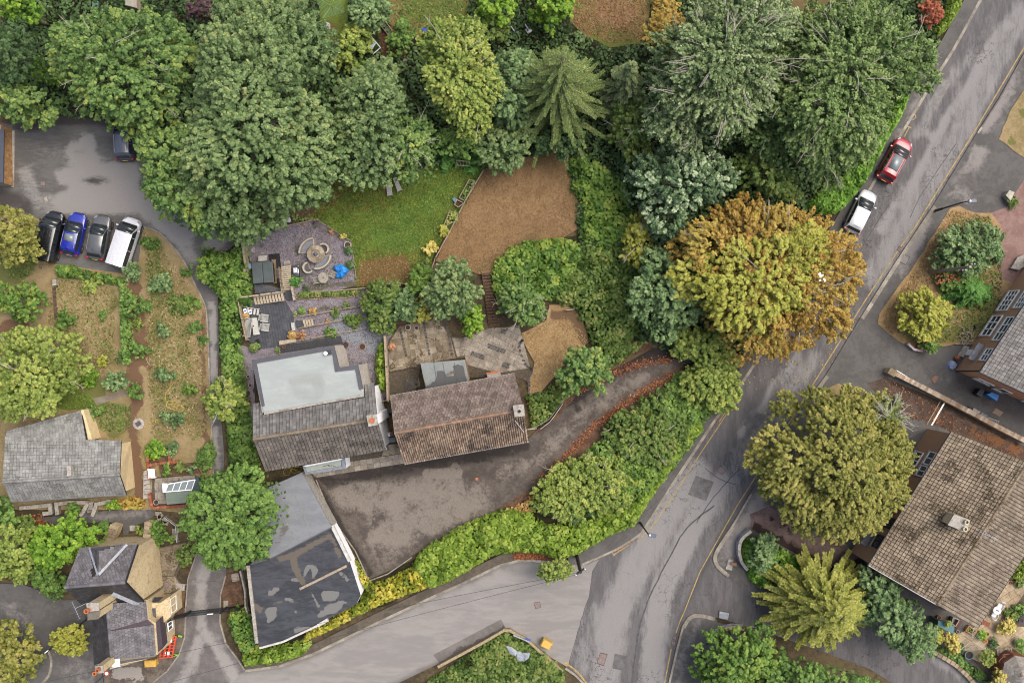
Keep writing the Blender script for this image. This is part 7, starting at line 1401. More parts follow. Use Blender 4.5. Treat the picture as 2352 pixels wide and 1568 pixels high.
for k in range(8):
 a0,a1=R(45*k+22),R(45*(k+1)+22);mb=MB();g_=.012;m=(a0+a1)/2;s_=Vector((math.cos(m),math.sin(m),0))*g_
 P=[c+s_,c+Vector((math.cos(a0),math.sin(a0),0))*Ro+s_,c+Vector((math.cos(a1),math.sin(a1),0))*Ro+s_];mb.prism(P,.68,.72+.003*(k%2));mb.build('table_segment',simple('silvered_teak',C(172,164,150),.85,var=.1,scale=6),o)
MB().lathe((c.x,c.y,.72),[(.05,0),(.05,.02),(0,.02)],8).build('parasol_hole',DARKP,o)
for k in range(4):a=R(90*k+45);MB().box((c.x+Ro*.65*math.cos(a),c.y+Ro*.65*math.sin(a),.34),(.07,.07,.68)).build('leg',sleeper,o)
def slatchair(label,ctr,ang,mat,t='F',w=.5,d=.55,seatz=.42,n=5,arms=True,group=None,back=.9,name='slatted_chair',cat='chair',fm=None):
 c=W(q(t,ctr),seatz);o=thing(name,label,cat,(c.x,c.y,0),group);ORG[o]=Vector((0,0,0));fm=fm or mat
 for k in range(n):MB().box((-w/2+w*(k+.5)/n,0,seatz),(w/n*.62,d,.03)).build('slat',mat,o,local=True)
 for k in range(n):MB().bar((-w/2+w*(k+.5)/n,-d/2,seatz),(-w/2+w*(k+.5)/n,-d/2-.14,back),w/n*.55,.025,up=Vector((0,1,.2))).build('back_slat',mat,o,local=True)
 MB().bar((-w/2,-d/2-.14,back),(w/2,-d/2-.14,back),.05,.06).build('top_rail',fm,o,local=True)
 for x in(-w/2-.02,w/2+.02):
  for y in(-d/2,d/2):MB().bar((x,y,0),(x,y,seatz+(.2 if arms else 0)),.045,.045).build('leg',fm,o,local=True)
  if arms:MB().bar((x,-d/2-.05,seatz+.22),(x,d/2+.04,seatz+.22),.07,.04).build('armrest',fm,o,local=True)
 o.rotation_euler=(0,0,R(ang));return o
teak=simple('silvered_teak',C(172,164,150),.85);wmet=simple('pale_metal_frame',C(206,204,198),.5,var=.05)
slatchair('folding wooden chair left of the octagonal table',(922,748),100,teak);slatchair('folding wooden chair beside the blue covered item',(1105,680),245,teak)
slatchair('upper of two pale slatted armchairs on the grey deck',(358,1162),262,wmet,w=.62,d=.62,n=7);slatchair('lower of two pale slatted armchairs on the grey deck',(368,1262),262,wmet,w=.62,d=.62,n=7)
slatchair('pale slatted two seat sofa on the left side of the grey deck',(168,1262),82,wmet,w=1.7,d=.62,n=17,name='slatted_sofa',cat='sofa')
slatchair('slatted bench across the top left of the grey deck',(205,1092),172,wmet,w=1.6,d=.45,n=5,arms=False,back=.5,name='slatted_bench',cat='bench')
o=thing('coffee_table','long white low table beside the slatted sofa on the deck','table',W(z((250,1250)),0));prz(o,'tabletop',((206,1160),(270,1156),(300,1340),(230,1348)),.42,.46,simple('white_tabletop',C(212,210,202),.5,var=.06),'F',bevel=.02)
for p in((214,1170),(264,1165),(236,1335),(290,1330)):MB().box(W(z(p),.2),(.05,.05,.4)).build('leg',wmet,o)
MB().lathe(W(z((232,1248)),.46),[(.06,0),(.06,.02),(0,.02)],8).build('cap',DARKP,o)
for p,lb in(((140,1082),'small white and green tub on the deck bench'),((195,1095),'small white striped box on the deck bench')):
 o=thing('storage_tub',lb,'tub',W(z(p),.45));MB().box(W(z(p),.62),(.26,.4,.3),.3).build('body',UPVC,o,bevel=.02);MB().box(W(z(p),.79),(.22,.12,.03),.3).build('lid_panel',simple('sign_blue',C(62,92,176),.5),o)
o=thing('blue_cover','crumpled bright blue plastic cover on the gravel','cover',W(z((1188,640)),0));c=W(z((1188,640)),.5);mb=MB();v=[];f=[];N=18;rg=random.Random(6)
for i,(r,zz)in enumerate(((.62,0),(.64,.3),(.5,.5),(.25,.62),(0.01,.55))):
 for k in range(N):a=2*math.pi*k/N;rr=r*(1+.16*math.sin(3*a+1)+.10*math.sin(5*a+i)+rg.uniform(-.05,.05));v.append((c.x+rr*math.cos(a),c.y+rr*math.sin(a),zz+(rg.uniform(-.1,.1)if i>1 else 0)))
for i in range(4):
 for k in range(N):f.append((i*N+k,i*N+(k+1)%N,(i+1)*N+(k+1)%N,(i+1)*N+k))
mb.add(v,f).build('sheet',simple('blue_plastic',C(50,150,236),.35,var=.1,scale=4),o,smooth=False)
o=thing('ground_mat','dark grey octagonal mat spread under the blue cover','mat',W(z((1165,660)),0));prz(o,'mat',[(1165+100*math.cos(a),660+82*math.sin(a))for a in[R(45*k+20)for k in range(8)]],.02,.045,simple('grey_mat',C(100,102,108),.9),'F')
def pot(label,ctr,t,r=.25,h=.35,mat=None,plant=None,zz=0,name='plant_pot',soil=True,leafm=None,ph=.5,seed=1,cat='plant pot'):
 c=W(q(t,ctr)if t else ctr,zz+h);o=thing(name,label,cat,(c.x,c.y,zz));m_=mat or terra
 MB().lathe((c.x,c.y,zz),[(r*.7,0),(r*.92,h*.7),(r,h*.82),(r*1.04,h),(r*.88,h),(r*.86,h*.85),(0,h*.85)],18).build('pot',m_,o)
 if soil:MB().lathe((c.x,c.y,zz+h*.86),[(r*.85,0),(0,.02)],14).build('compost',simple('compost',C(84,62,50),.95,var=.2,scale=14),o)
 if leafm:
  rn=np.random.default_rng(seed);n=160;P=rn.normal(0,1,(n,3));P/=np.linalg.norm(P,axis=1,keepdims=True);P=P*rn.uniform(.4,1,(n,1))*r*1.5;P[:,2]=np.abs(P[:,2])*ph/r*.5+h;V,F=leaves(P+np.array([0,0,0]),P+np.array([0,0,.3]),.14,rn,2.0)
  link('foliage',mkmesh('foliage',V,F,leafm,np.repeat(rn.uniform(.1,1,n),4)),o)
  o.children[-1].location=(0,0,0)
 return o
bluepot=simple('blue_glaze',C(36,56,140),.3,var=.06);tealpot=simple('teal_glaze',C(70,150,156),.3,var=.08);dpot=simple('black_plastic_pot',C(52,50,54),.6);wpot=simple('pale_stone_pot',C(196,192,186),.8,var=.08)
for a in(((1265,357),'F',.32,.5,wpot,'round pale stone planter on the lawn edge of the gravel terrace',None),((1282,420),'F',.3,.4,dpot,'dark round pot below the pale stone planter',LM['dark']),((1295,576),'F',.28,.3,dpot,'dark pot at the right edge of the gravel terrace near the rust patch',LM['dark']),((1452,1052),'F',.3,.4,bluepot,'blue rimmed pot with red soil in the middle gravel strip',None),((765,1078),'F',.22,.35,bluepot,'blue pot holding a thin plant right of the deck corner',LM['green']),((660,1350),'F',.3,.35,simple('wicker_pot',C(160,130,96),.9),'wicker basket planter at the corner of the grey deck',LM['strawy']),((230,1490),'F',.27,.4,wpot,'larger pot of greenery at the lower left of the deck',LM['scrub']),((270,1465),'F',.18,.3,terra,'small pot of greenery at the lower left of the deck',LM['green']),((145,1130),'F',.24,.4,terra,'spiky orange plant in a pot by the deck bench',LM['strawy']),((565,1478),'F',.14,.2,terra,'small brown pot on the house decking',None),((1245,1455),'F',.26,.5,dpot,'black pot at the right end of the house decking',None),((1370,130),'A',.32,.2,simple('rusty_pot',C(176,134,104),.8),'flat terracotta planter on the purple gravel',None),((88,465),'A',.16,.3,wpot,'small cream pot in the strip left of the flat roof',None),((112,562),'A',.18,.3,wpot,'cream round pot in the narrow side yard',None),((172,615),'A',.24,.3,dpot,'black pot with white contents in the narrow side yard',None),((90,650),'A',.2,.3,dpot,'dark crescent pot half under the ivy in the side yard',None),((105,740),'A',.14,.2,terra,'orange pot low in the narrow side yard',None),((1260,878),6,.26,.3,wpot,'square looking white planter with red soil on the upper patio',None),((1148,1008),6,.24,.3,wpot,'white planter with a reddish plant by the tall timber fence',LM['copper']),((1320,880),6,.2,.12,conc,'round buff stone on the upper patio',None),((467,855),7,.22,.3,wpot,'pale round urn at the top corner of the slabbed patio',None),((1312,1040),'E',.4,.5,tealpot,'large teal glazed pot at the lower edge of the terrace',None),((1120,900),'E',.36,.3,simple('green_tub',C(120,140,130),.6),'grey green round tub beside the teal pot',LM['dark']),((2270,815),'E',.35,.6,UPVC,'white round basin planter at the right edge of the terrace',LM['green']),((2300,380),'E',.22,.4,bluepot,'deep blue pot at the right edge of the terrace',None),((745,325),'E',.2,.3,terra,'terracotta bowl behind the teal roofed shed',None),((1545,655),'E',.35,.4,terra,'bright lime mound plant in a pot on the terrace',LM['bright']),((1650,640),'E',.2,.3,terra,'small terracotta pot beside the lime mound plant',None),((1728,880),12,.3,.3,conc,'round concrete tub at the top of the terrace',LM['scrub']),((1682,877),12,.15,.25,terra,'small orange pot at the top of the terrace',None),((1100,590),'E',.15,.2,wpot,'small white pot by the teal shed',None),((1075,322),9,.26,.35,wpot,'small stone urn in the brick cornered bed below the greenhouse',None),((1300,1085),8,.1,.2,terra,'small pot of flowers by the front door of the brown house',LM['red'])):
 pot(a[5],a[0],a[1],a[2],a[3],a[4],leafm=a[6],seed=int(a[0][0]))
c=W(z((1120,1180)),0)
SP=[((1108,215),34,.5,'copper','rust red low shrub at the right edge of the gravel terrace'),((1215,278),26,.7,'cream','pale tufted grass near the stone planter'),((912,108),30,.6,'purple','spiky dark red plant at the peak of the gravel terrace'),((785,122),18,.4,'copper','small orange shrub in the top edging'),((680,760),68,1.1,'fern','feathery green bush right of the timber flight'),((795,835),26,.7,'dark','dark bush below the feathery green bush'),((705,1120),32,.7,'lime','yellow-green bush at the deck corner'),((755,1350),52,.8,'copper','coppery orange shrub beside the deck planter'),((1320,1185),92,.9,'scrub','wide olive shrub at the right end of the middle gravel strip'),((1080,1325),70,.5,'green','low green plant along the lower gravel strip'),((890,1085),60,.45,'strawy','straw-coloured grasses in the upper gravel strip'),((1130,1092),65,.5,'scrub','mixed low plants right of the straw grasses'),((1040,1195),30,.3,'strawy','small orange grass clump in the middle gravel strip'),((1250,1025),40,.4,'scrub','olive clump at the right of the upper gravel strip'),((480,1510),30,.4,'scrub','small shrub by the small gravel bed above the flat roof')]
for i,(c_,r,h,m_,lb)in enumerate(SP):
 p=z(c_);tree('low_plant',lb,'plant',ell(p[0],p[1],r/4.791,r/4.791*.8),h+.05,.02,LM[m_],rb=max(.2,r/4.791/S*.5),rc=.16,leaf=.12,seed=300+i,limbs=False,trunk_r=.02)
carpet('flower_bed',q('F',(700,880),(1000,865),(1400,840),(1420,900),(1250,925),(960,932),(720,938)),.02,.5,.15,LM['scrub'],seed=50,cover=2.4,label='green flower bed between the gravel terrace and the upper gravel strip',cat='flower bed',tuft=.4)
carpet('rockery_plants',q('F',(560,0),(900,60),(960,60),(920,80),(690,110),(560,80),(400,170),(370,130),(420,40)),.02,.5,.18,LM['scrub'],seed=51,cover=1.2,label='sparse plants and leaf mould behind the timber edging of the gravel terrace',cat='plants',tuft=.5)
for i,(c_,s_)in enumerate((((388,115),.3),((520,130),.34),((555,118),.36),((580,132),.26),((618,82),.4),((488,150),.2))):
 o=thing('rubble_sack',['white rubble sack standing left of the others behind the terrace','grey sack at the left of the heap behind the terrace edging','largest crumpled sack in the middle of the heap','small sack at the right of the heap','pale grey sack farthest right behind the terrace edging','smallest pale sack against the timber edging'][i],'sack',W(z(c_),0));c=W(z(c_),.2);rn=random.Random(i)
 mb=MB();v=[(c.x+s_*rn.uniform(.6,1)*math.cos(a)*.8,c.y+s_*rn.uniform(.6,1)*math.sin(a)*.8,zz)for zz in(0,.22)for a in[R(60*k)for k in range(6)]]+[(c.x,c.y,.36)];mb.add(v,[(k,(k+1)%6,6+(k+1)%6,6+k)for k in range(6)]+[(6+k,6+(k+1)%6,12)for k in range(6)]+[(5,4,3,2,1,0)]);mb.build('sack_body',simple('pale_sack',C(198,198,200),.6,var=.1,scale=6),o)
o=thing('brick_circle','circle of rough brown bricks with dead fronds under the sycamore edge','brick circle',W(q(2,(265,1395)),0));c=W(q(2,(265,1400)),.05);rn=random.Random(4)
for rI in range(2,8):
 r=.26*rI;n=int(2*math.pi*r/.34)
 for k in range(n):
  a=2*math.pi*(k+.5*(rI%2))/n
  if rn.random()<.12:continue
  MB().box((c.x+r*math.cos(a),c.y+r*math.sin(a),.03+rn.uniform(0,.02)),(.2,.27,.09),a).build('brick',tilemat('brown_brick_piece',C(108,84,72),C(130,104,90),C(150,124,108)),o)
mb=MB()
for k in range(9):a=rn.uniform(0,6.3);mb.tube([c+Vector((0,0,.3)),c+Vector((math.cos(a)*.5,math.sin(a)*.5,.45)),c+Vector((math.cos(a),math.sin(a),.1))],[.06,.045,.01],5)
mb.build('dead_frond',sleeper,o)
loungem=simple('pale_lounger_fabric',C(190,182,176),.8,var=.04)
for pts,lb in((((895,1257),(930,1250),(941,1345),(905,1350)),'left of two pale sun loungers at the top of the green lawn'),(((945,1232),(972,1225),(1006,1308),(975,1322)),'right of two pale sun loungers, partly under the tree')):
 P=[W(p,.35)for p in q(2,*pts)];o=thing('sun_lounger',lb,'sun lounger',((P[0].x),P[0].y,0),'pair of pale sun loungers')
 mb=MB();m0,m1=P[0].lerp(P[3],.32),P[1].lerp(P[2],.32);up=Vector((0,0,.28));MB().hexa([m0,m1,P[2],P[3]][::-1],[p+Vector((0,0,.05))for p in(m0,m1,P[2],P[3])][::-1]).build('seat',loungem,o)
 MB().hexa([P[0]+up,P[1]+up,m1,m0][::-1],[p+Vector((0,0,.05))for p in(P[0]+up,P[1]+up,m1,m0)][::-1]).build('backrest',loungem,o)
 for p in(m0,m1,P[2],P[3]):MB().tube([(p.x,p.y,0),(p.x,p.y,.35)],.025,6).build('leg',wmet,o)
for i,pts in enumerate((((1470,1238),(1510,1250),(1440,1385),(1400,1365)),((1385,1378),(1432,1400),(1395,1430),(1368,1410)),((1335,1452),(1385,1475),(1370,1525),(1290,1568)))):
 lb=['upper raised timber planter beside the field fence','small empty timber box by the field fence','lower raised timber planter beside the field fence'][i];o=thing('raised_planter',lb,'planter',W(q(2,pts[0]),0));P=[W(p,.35)for p in q(2,*pts)]
 for k in range(4):MB().bar(P[k],P[(k+1)%4],.07,.35).build('side_board',sleeper,o)
 MB().prism([Vector((p.x,p.y,0))for p in P],.0,.25).build('compost',simple('compost',C(84,62,50),.95),o)
 if i!=1:carpet('plants',q(2,*pts),.2,.5,.16,LM['lime' if i else 'green'],seed=60+i,kind=None,parent=o,cover=1.6,tuft=.4)
for i,(c_,r,m_,lb)in enumerate((((1500,205),24,'gold','yellow flowering shrub by the lower end of the field fence'),((1418,335),32,'cream','white variegated shrub at the lower corner of the green lawn'),((1575,122),18,'lime','round green plant in the fence planter'),((1375,445),30,'scrub','olive shrub in the corner where lawn and fence meet'))):
 p=q(6,c_);tree('low_shrub',lb,'shrub',ell(p[0],p[1],r*.5,r*.5),.9,.05,LM[m_],rb=.3,rc=.2,leaf=.13,seed=340+i,limbs=False,trunk_r=.03)
carpet('ornamental_grass',q(2,(1250,1020),(1400,980),(1540,1040),(1570,1160),(1480,1200),(1400,1130),(1290,1200),(1240,1130)),.02,.8,.3,LM['fern'],seed=52,cover=2.2,elong=3.0,label='long green grasses beside the little timber bridge',cat='grass',tuft=.6)
o=thing('garden_bridge','little timber frame arch among the long grasses at the lawn corner','bridge',W(q(2,(1425,1125)),0));P=[W(p,.7)for p in q(2,(1382,1105),(1472,1115),(1468,1145),(1380,1138))]
for a_,b_ in((0,1),(3,2)):MB().bar(P[a_],P[b_],.06,.06).build('rail',wpale,o)
for k in range(5):MB().bar(P[0].lerp(P[1],k/4),P[3].lerp(P[2],(k+.5)/4.5),.05,.04).build('slat',wpale,o)
for p in P:MB().box((p.x,p.y,.35),(.05,.05,.7)).build('post',wpale,o)
def crate(label,pts,t,h,mat,name='storage_box',cat='box',lid=None,zz=0):
 o=thing(name,label,cat,W(q(t,pts[0]),zz));P=[W(p,zz+h)for p in q(t,*pts)];c=sum(P,Vector())/4
 mb=MB();mb.prism([Vector((p.x,p.y,0))for p in[c+(p-c)*.92 for p in P]],zz,zz+h*.86);mb.build('body',mat,o,bevel=.02)
 MB().prism([Vector((p.x,p.y,0))for p in P],zz+h*.86,zz+h).build('lid',lid or mat,o,bevel=.02)
 MB().bar(P[0].lerp(P[1],.3)+Vector((0,0,.02)),P[0].lerp(P[1],.7)+Vector((0,0,.02)),.05,.04).build('handle',DARKP,o);return o
crate('blue plastic crate at the right edge of the green lawn',((1350,1368),(1365,1360),(1388,1372),(1372,1402)),2,.3,simple('pale_blue_crate',C(110,150,176),.5));crate('bright blue box at the lower edge of the upper brown lawn',((1140,200),(1190,182),(1200,212),(1152,226)),2,.5,simple('royal_blue',C(40,70,170),.4))
crate('grey wooden crate near the dark tree at the top',((1022,396),(1048,406),(1034,436),(1010,422)),2,.4,teak);crate('white storage box at the right edge of the grey deck',((640,1205),(680,1208),(688,1298),(655,1302)),'F',.5,simple('white_box',C(206,208,204),.6));crate('long pale timber bench box at the bottom of the grey deck',((512,1412),(690,1380),(706,1420),(514,1458)),'F',.45,wpale,'bench_box','bench')
crate('grey wheeled bin between the two joined houses',((1662,1148),(1738,1140),(1745,1195),(1668,1205)),'A',1.0,simple('grey_bin',C(104,110,118),.5),'wheelie_bin','bin')
bn=crate('maroon wheeled bin with a white painted number between the two joined houses',((1646,1088),(1715,1072),(1724,1130),(1654,1142)),'A',1.05,simple('maroon_bin',C(92,66,62),.5),'wheelie_bin','bin')
def text(s,loc,size,rz,mat,parent,name='house_number'):
 cu=bpy.data.curves.new(name,'FONT');cu.body=s;cu.size=size;cu.extrude=.004;cu.align_x='CENTER';cu.align_y='CENTER';tmp=bpy.data.objects.new(name,cu);me=bpy.data.meshes.new_from_object(tmp);bpy.data.objects.remove(tmp);me.materials.clear();me.materials.append(mat);o=bpy.data.objects.new(name,me);COL.objects.link(o)
 o.location=Vector(loc)-ORG.get(parent,Vector());o.rotation_euler=(0,0,rz);o.parent=parent;return o
text('60',W(q('A',(1666,1110)),1.07)+Vector((0,0,.0)),.42,R(90),UPVC,bn)
crate('black bin lid showing beside the white gable',((1640,820),(1690,815),(1695,870),(1645,875)),'A',.9,simple('black_bin',C(50,54,60),.5),'wheelie_bin','bin')
crate('bright blue wheeled bin against the side wall of the brown brick house',((930,1180),(1000,1155),(1090,1195),(1060,1268)),'D',1.05,simple('blue_plastic',C(50,150,236),.35),'wheelie_bin','bin');crate('black wheeled bin beside the bright blue one',((800,1180),(860,1105),(905,1135),(868,1225)),'D',1.0,simple('black_bin',C(50,54,60),.5),'wheelie_bin','bin')
crate('blue lidded bin at the lower wall of the large tiled house',((762,850),(790,838),(848,862),(800,884)),12,1.0,simple('royal_blue',C(40,70,170),.4),'wheelie_bin','bin');crate('grey green bin at the corner of the large tiled house',((680,765),(722,778),(706,822),(660,800)),12,1.0,simple('grey_green_bin',C(96,108,106),.5),'wheelie_bin','bin');crate('brown bin next to the grey green one',((728,788),(762,804),(742,836),(710,826)),12,.9,simple('brown_bin',C(84,72,68),.6),'wheelie_bin','bin')
for i,(pts,lb,m_,h)in enumerate(((((770,1345),(860,1395),(820,1455),(745,1405)),'square concrete slab stacked against the brick topped wall',conc,.35),(((870,1400),(945,1445),(925,1480),(835,1445)),'grey slab beside the stacked concrete one',simple('blue_grey_slab',C(128,132,142),.7),.3),(((708,1330),(760,1360),(742,1392),(702,1372)),'black square box against the brick topped wall',dpot,.3),(((1045,1352),(1142,1405),(1095,1458),(1000,1410)),'pinkish concrete slab lying in the tarmac yard',simple('pinkish_slab',C(160,136,116),.9),.05),(((232,985),(290,945),(335,965),(275,1045)),'reddish slab lying near the road end of the tarmac yard',simple('reddish_slab',C(150,112,92),.9),.05))):
 crate(lb,pts,'D',h,m_,'stone_slab','slab')if h>.1 else prz(thing('stone_slab',lb,'slab',W(q('D',pts[0]),0)),'slab',pts,.004,.05,m_,'D')
o=thing('metal_rack','small silver wire rack leaning by the brick topped wall','rack',W(q('D',(1010,1510)),0));A,B,C_,D_=(W(p,.5)for p in q('D',(945,1470),(1090,1520),(1055,1568),(925,1500)))
for k in range(7):MB().tube([A.lerp(B,k/6),D_.lerp(C_,k/6)],.018,5).build('bar',silver_rail,o)
for a_,b_ in((A,B),(D_,C_)):MB().tube([a_,b_],.02,5).build('rail',silver_rail,o)
o=thing('drain_channel','metal channel strip crossing the leafy drive','drain',W(q('D',(300,1420)),.01));MB().bar(W(q('D',(418,1258)),.03),W(q('D',(240,1568)),.03),.14,.03).build('channel',silver_rail,o);MB().bar(W(q('D',(352,1265)),.025),W(q('D',(180,1560)),.025),.06,.03).build('edge_strip',wpale,o)
o=thing('rubbish_bag','crumpled blue and silver bag at the corner of the brown brick house','bag',W(q('D',(505,810)),0));c=W(q('D',(505,815)),.25);mb=MB();v=[(c.x+.55*math.cos(a)*rn.uniform(.5,1),c.y+.5*math.sin(a)*rn.uniform(.5,1),zz)for zz in(0,.25)for a in[R(45*k)for k in range(8)]]+[(c.x,c.y,.45)]
mb.add(v,[(k,(k+1)%8,8+(k+1)%8,8+k)for k in range(8)]+[(8+k,8+(k+1)%8,16)for k in range(8)]).build('bag_body',simple('silver_blue_bag',C(172,182,204),.4,var=.1,scale=6,tint=C(60,110,220)),o)
crate('green bin box by the lower window of the brown brick house',((785,310),(825,300),(830,350),(795,360)),'D',.4,simple('dark_green_box',C(60,84,66),.5));o=thing('driftwood','pile of pale twisted branches by the brown brick house','branches',W(q('D',(690,480)),0));mb=MB();rn=random.Random(8)
for k in range(22):p=W(q('D',(690+rn.uniform(-80,60),480+rn.uniform(-90,60))),.1);a=rn.uniform(0,6.3);MB().tube([p,p+Vector((math.cos(a)*.35,math.sin(a)*.35,.2)),p+Vector((math.cos(a+.6)*.7,math.sin(a+.6)*.7,.1))],[.05,.04,.015],5).build('branch',wpale,o)
lowwall('low wall with a white sign at the lower tip of the verge garden',[(2087,790),(2100,802),(2118,806)],.2,.5,simple('painted_wall',C(200,192,196),.8,var=.1,tint=C(170,80,80)),z0=0)
lowwall('thin timber edge at the bottom of the verge garden',[(2195,790),(2238,789),(2260,780)],.08,.12,sleeper,name='timber_edging',cat='edging',z0=.05)
o=thing('stone_bench','pale stone slab by the top wall of the right house','bench',W(q(8,(1720,440)),0));prz(o,'slab',((1720,395),(1764,375),(1790,440),(1730,482),(1672,470)),.03,.4,conc,8)
o=thing('gate_pier','pale stone pier at the edge of the block paving','pier',W(q(4,(1670,1350)),0));prz(o,'pier',((1640,1345),(1665,1310),(1700,1325),(1672,1385)),0,.8,simple('pale_stone',C(196,190,172),.9),4);tree('low_shrub','green shrub beside the pale stone pier','shrub',ell(2328,462,16,14),.9,.05,LM['scrub'],rb=.4,rc=.2,leaf=.14,seed=360,limbs=False)
o=thing('garden_shed','teal flat roofed shed beside the golden shrubs','shed',W(q('E',(870,520)),0));prz(o,'roof',((730,378),(1035,490),(1005,628),(708,482)),1.9,1.98,simple('teal_felt',C(104,146,150),.8,var=.06),'E');prz(o,'wall',((740,390),(1025,495),(1000,615),(718,482)),0,1.9,simple('green_shed_wall',C(92,110,100),.8),'E',zs=1.9)
pot('spiky grass in a pot standing on the teal shed roof',(905,440),'E',.2,.25,dpot,zz=1.98,leafm=LM['lime'],seed=5,ph=.5)
def planter(label,pts,t,h,mat,lm,seed):
 o=thing('raised_planter',label,'planter',W(q(t,pts[0]),0));P=[W(p,h)for p in q(t,*pts)]
 for k in range(4):MB().bar(P[k]-Vector((0,0,h/2)),P[(k+1)%4]-Vector((0,0,h/2)),.08,h+.004*k).build('side_board',mat,o)
 MB().prism([Vector((p.x,p.y,0))for p in P],0,h*.7).build('compost',simple('compost',C(84,62,50),.95),o);carpet('plants',q(t,*pts),h*.6,.3,.12,lm,seed=seed,kind=None,parent=o,cover=1.2,tuft=.3)
planter('orange timber planter of seedlings on the terrace',((1310,485),(1462,572),(1395,660),(1248,570)),'E',.4,simple('orange_timber',C(206,150,104),.8,var=.1),LM['scrub'],71);planter('terracotta trough on the terrace',((1580,700),(1665,760),(1650,806),(1530,735)),'E',.35,simple('orange_terracotta',C(230,120,80),.7),LM['green'],72)
o=thing('glazed_planter','dark timber cold frame beside the teal shed','cold frame',W(q('E',(1030,400)),0));P=[W(p,.5)for p in q('E',(990,310),(1102,358),(1035,478),(960,420))]
for k in range(4):MB().bar(P[k],P[(k+1)%4],.07,.5).build('side_board',teak,o)
MB().prism([Vector((p.x,p.y,0))for p in P],.1,.42).build('glazing',GL,o);o=thing('brown_mat','dark red brown board between the cold frame and the roof','board',W(q('E',(1100,450)),0));prz(o,'board',((1100,360),(1180,395),(1095,540),(1030,480)),.03,.2,simple('red_brown_board',C(110,64,52),.8),'E')
wp=simple('white_plastic',C(240,240,242),.4,var=.02);c=W(q('E',(1845,190)),.72);o=thing('garden_table','round white garden table between two white chairs on the terrace','table',(c.x,c.y,0));MB().lathe((c.x,c.y,.69),[(0,0),(.38,0),(.4,.02),(.38,.04),(0,.04)],24).build('tabletop',wp,o);MB().tube([(c.x,c.y,0),(c.x,c.y,.69)],.04,8).build('pedestal',wp,o);MB().box((c.x,c.y,.735),(.3,.1,.01),-.4).build('vent',cushd,o)
def plchair(label,ctr,t,ang):
 c=W(q(t,ctr),.45);o=thing('garden_chair',label,'chair',(c.x,c.y,0),'white chairs at the round table');ORG[o]=Vector()
 MB().box((0,0,.43),(.46,.46,.04)).build('seat',wp,o,local=True,bevel=.04)
 for k in range(5):MB().bar((-.16+.08*k,-.22,.45),(-.18+.09*k,-.34,.85),.045,.02,up=Vector((0,1,.2))).build('back_slat',wp,o,local=True)
 for s in(-1,1):
  MB().tube([(s*.26,.24,0),(s*.27,.22,.62),(s*.3,-.05,.66),(s*.27,-.28,.66)],.022,6).build('armrest',wp,o,local=True);MB().tube([(s*.24,-.3,0),(s*.26,-.28,.66)],.022,6).build('leg',wp,o,local=True)
 MB().tube([(-.27,-.28,.66),(-.2,-.42,.84),(0,-.46,.88),(.2,-.42,.84),(.27,-.28,.66)],.03,6).build('back_rail',wp,o,local=True);o.rotation_euler=(0,0,R(ang))
plchair('white plastic chair above the round white table',(1895,100),'E',155);plchair('white plastic chair below the round white table',(1790,270),'E',-28)
def airer(label,ctr,t,r,h,mat,arms,phase,lines,line_m):
 c=W(q(t,ctr),h);o=thing('rotary_washing_line',label,'washing line',(c.x,c.y,0));MB().tube([(c.x,c.y,0),(c.x,c.y,h)],.03,8).build('pole',mat,o);E_=[]
 for k in range(arms):a=R(phase+360*k/arms);e=Vector((c.x+r*math.cos(a),c.y+r*math.sin(a),h+.15));E_.append(e);MB().tube([(c.x,c.y,h-.25),e],.022,6).build('arm',mat,o)
 mb=MB()
 for j in range(lines):
  f=.25+.75*(j+1)/lines
  for k in range(arms):a=Vector((c.x,c.y,h-.25)).lerp(E_[k],f);b=Vector((c.x,c.y,h-.25)).lerp(E_[(k+1)%arms],f);mb.tube([a,b],.009,3)
 l=mb.build('line_cord',line_m,o);l['kind']='stuff'
airer('rotary washing line on the terrace, its grey arms folded open',(1380,782),'E',1.35,1.8,wmet,3,90,4,wmet);airer('green rotary washing line on the lawn at the top edge',(515,35),2,1.5,1.9,simple('green_metal',C(120,170,130),.5),4,62,7,simple('green_cord',C(120,170,130),.6))
slatchair('grey slatted garden bench above the summerhouse',(1962,960),8,teak,'E',w=1.3,d=.5,n=10,name='garden_bench',cat='bench')
o=thing('summerhouse','octagonal grey boarded summerhouse roof in the bottom right corner','summerhouse',W(q('E',(2330,1400)),0));c=W(q('E',(2330,1410)),3.0);Rs=1.55;N=8
for k in range(N):
 a0,a1=R(45*k+12),R(45*(k+1)+12);A=Vector((c.x+Rs*math.cos(a0),c.y+Rs*math.sin(a0),2.1));B=Vector((c.x+Rs*math.cos(a1),c.y+Rs*math.sin(a1),2.1));T=Vector((c.x,c.y,2.95))
 for j in range(7):f0,f1=j/7,(j+.94)/7;MB().hexa([A.lerp(T,f0),B.lerp(T,f0),B.lerp(T,f1),A.lerp(T,f1)],[p+Vector((0,0,.05))for p in(A.lerp(T,f0),B.lerp(T,f0),B.lerp(T,f1),A.lerp(T,f1))]).build('roof_board',tilemat('grey_roof_board',C(142,136,128),C(158,152,144),C(172,166,158)),o)
 MB().bar(Vector((A.x,A.y,1.0)),Vector((B.x,B.y,1.0)),.05,2.0).build('wall_panel',simple('red_brown_wall',C(150,96,72),.8,var=.1),o)
MB().lathe((c.x,c.y,2.93),[(.2,0),(.14,.1),(.05,.2),(0,.22)],10).build('finial',wpale,o)
o=thing('cold_house','brown framed glass topped lean-to beside the summerhouse','lean-to',W(q('E',(2050,1120)),0));
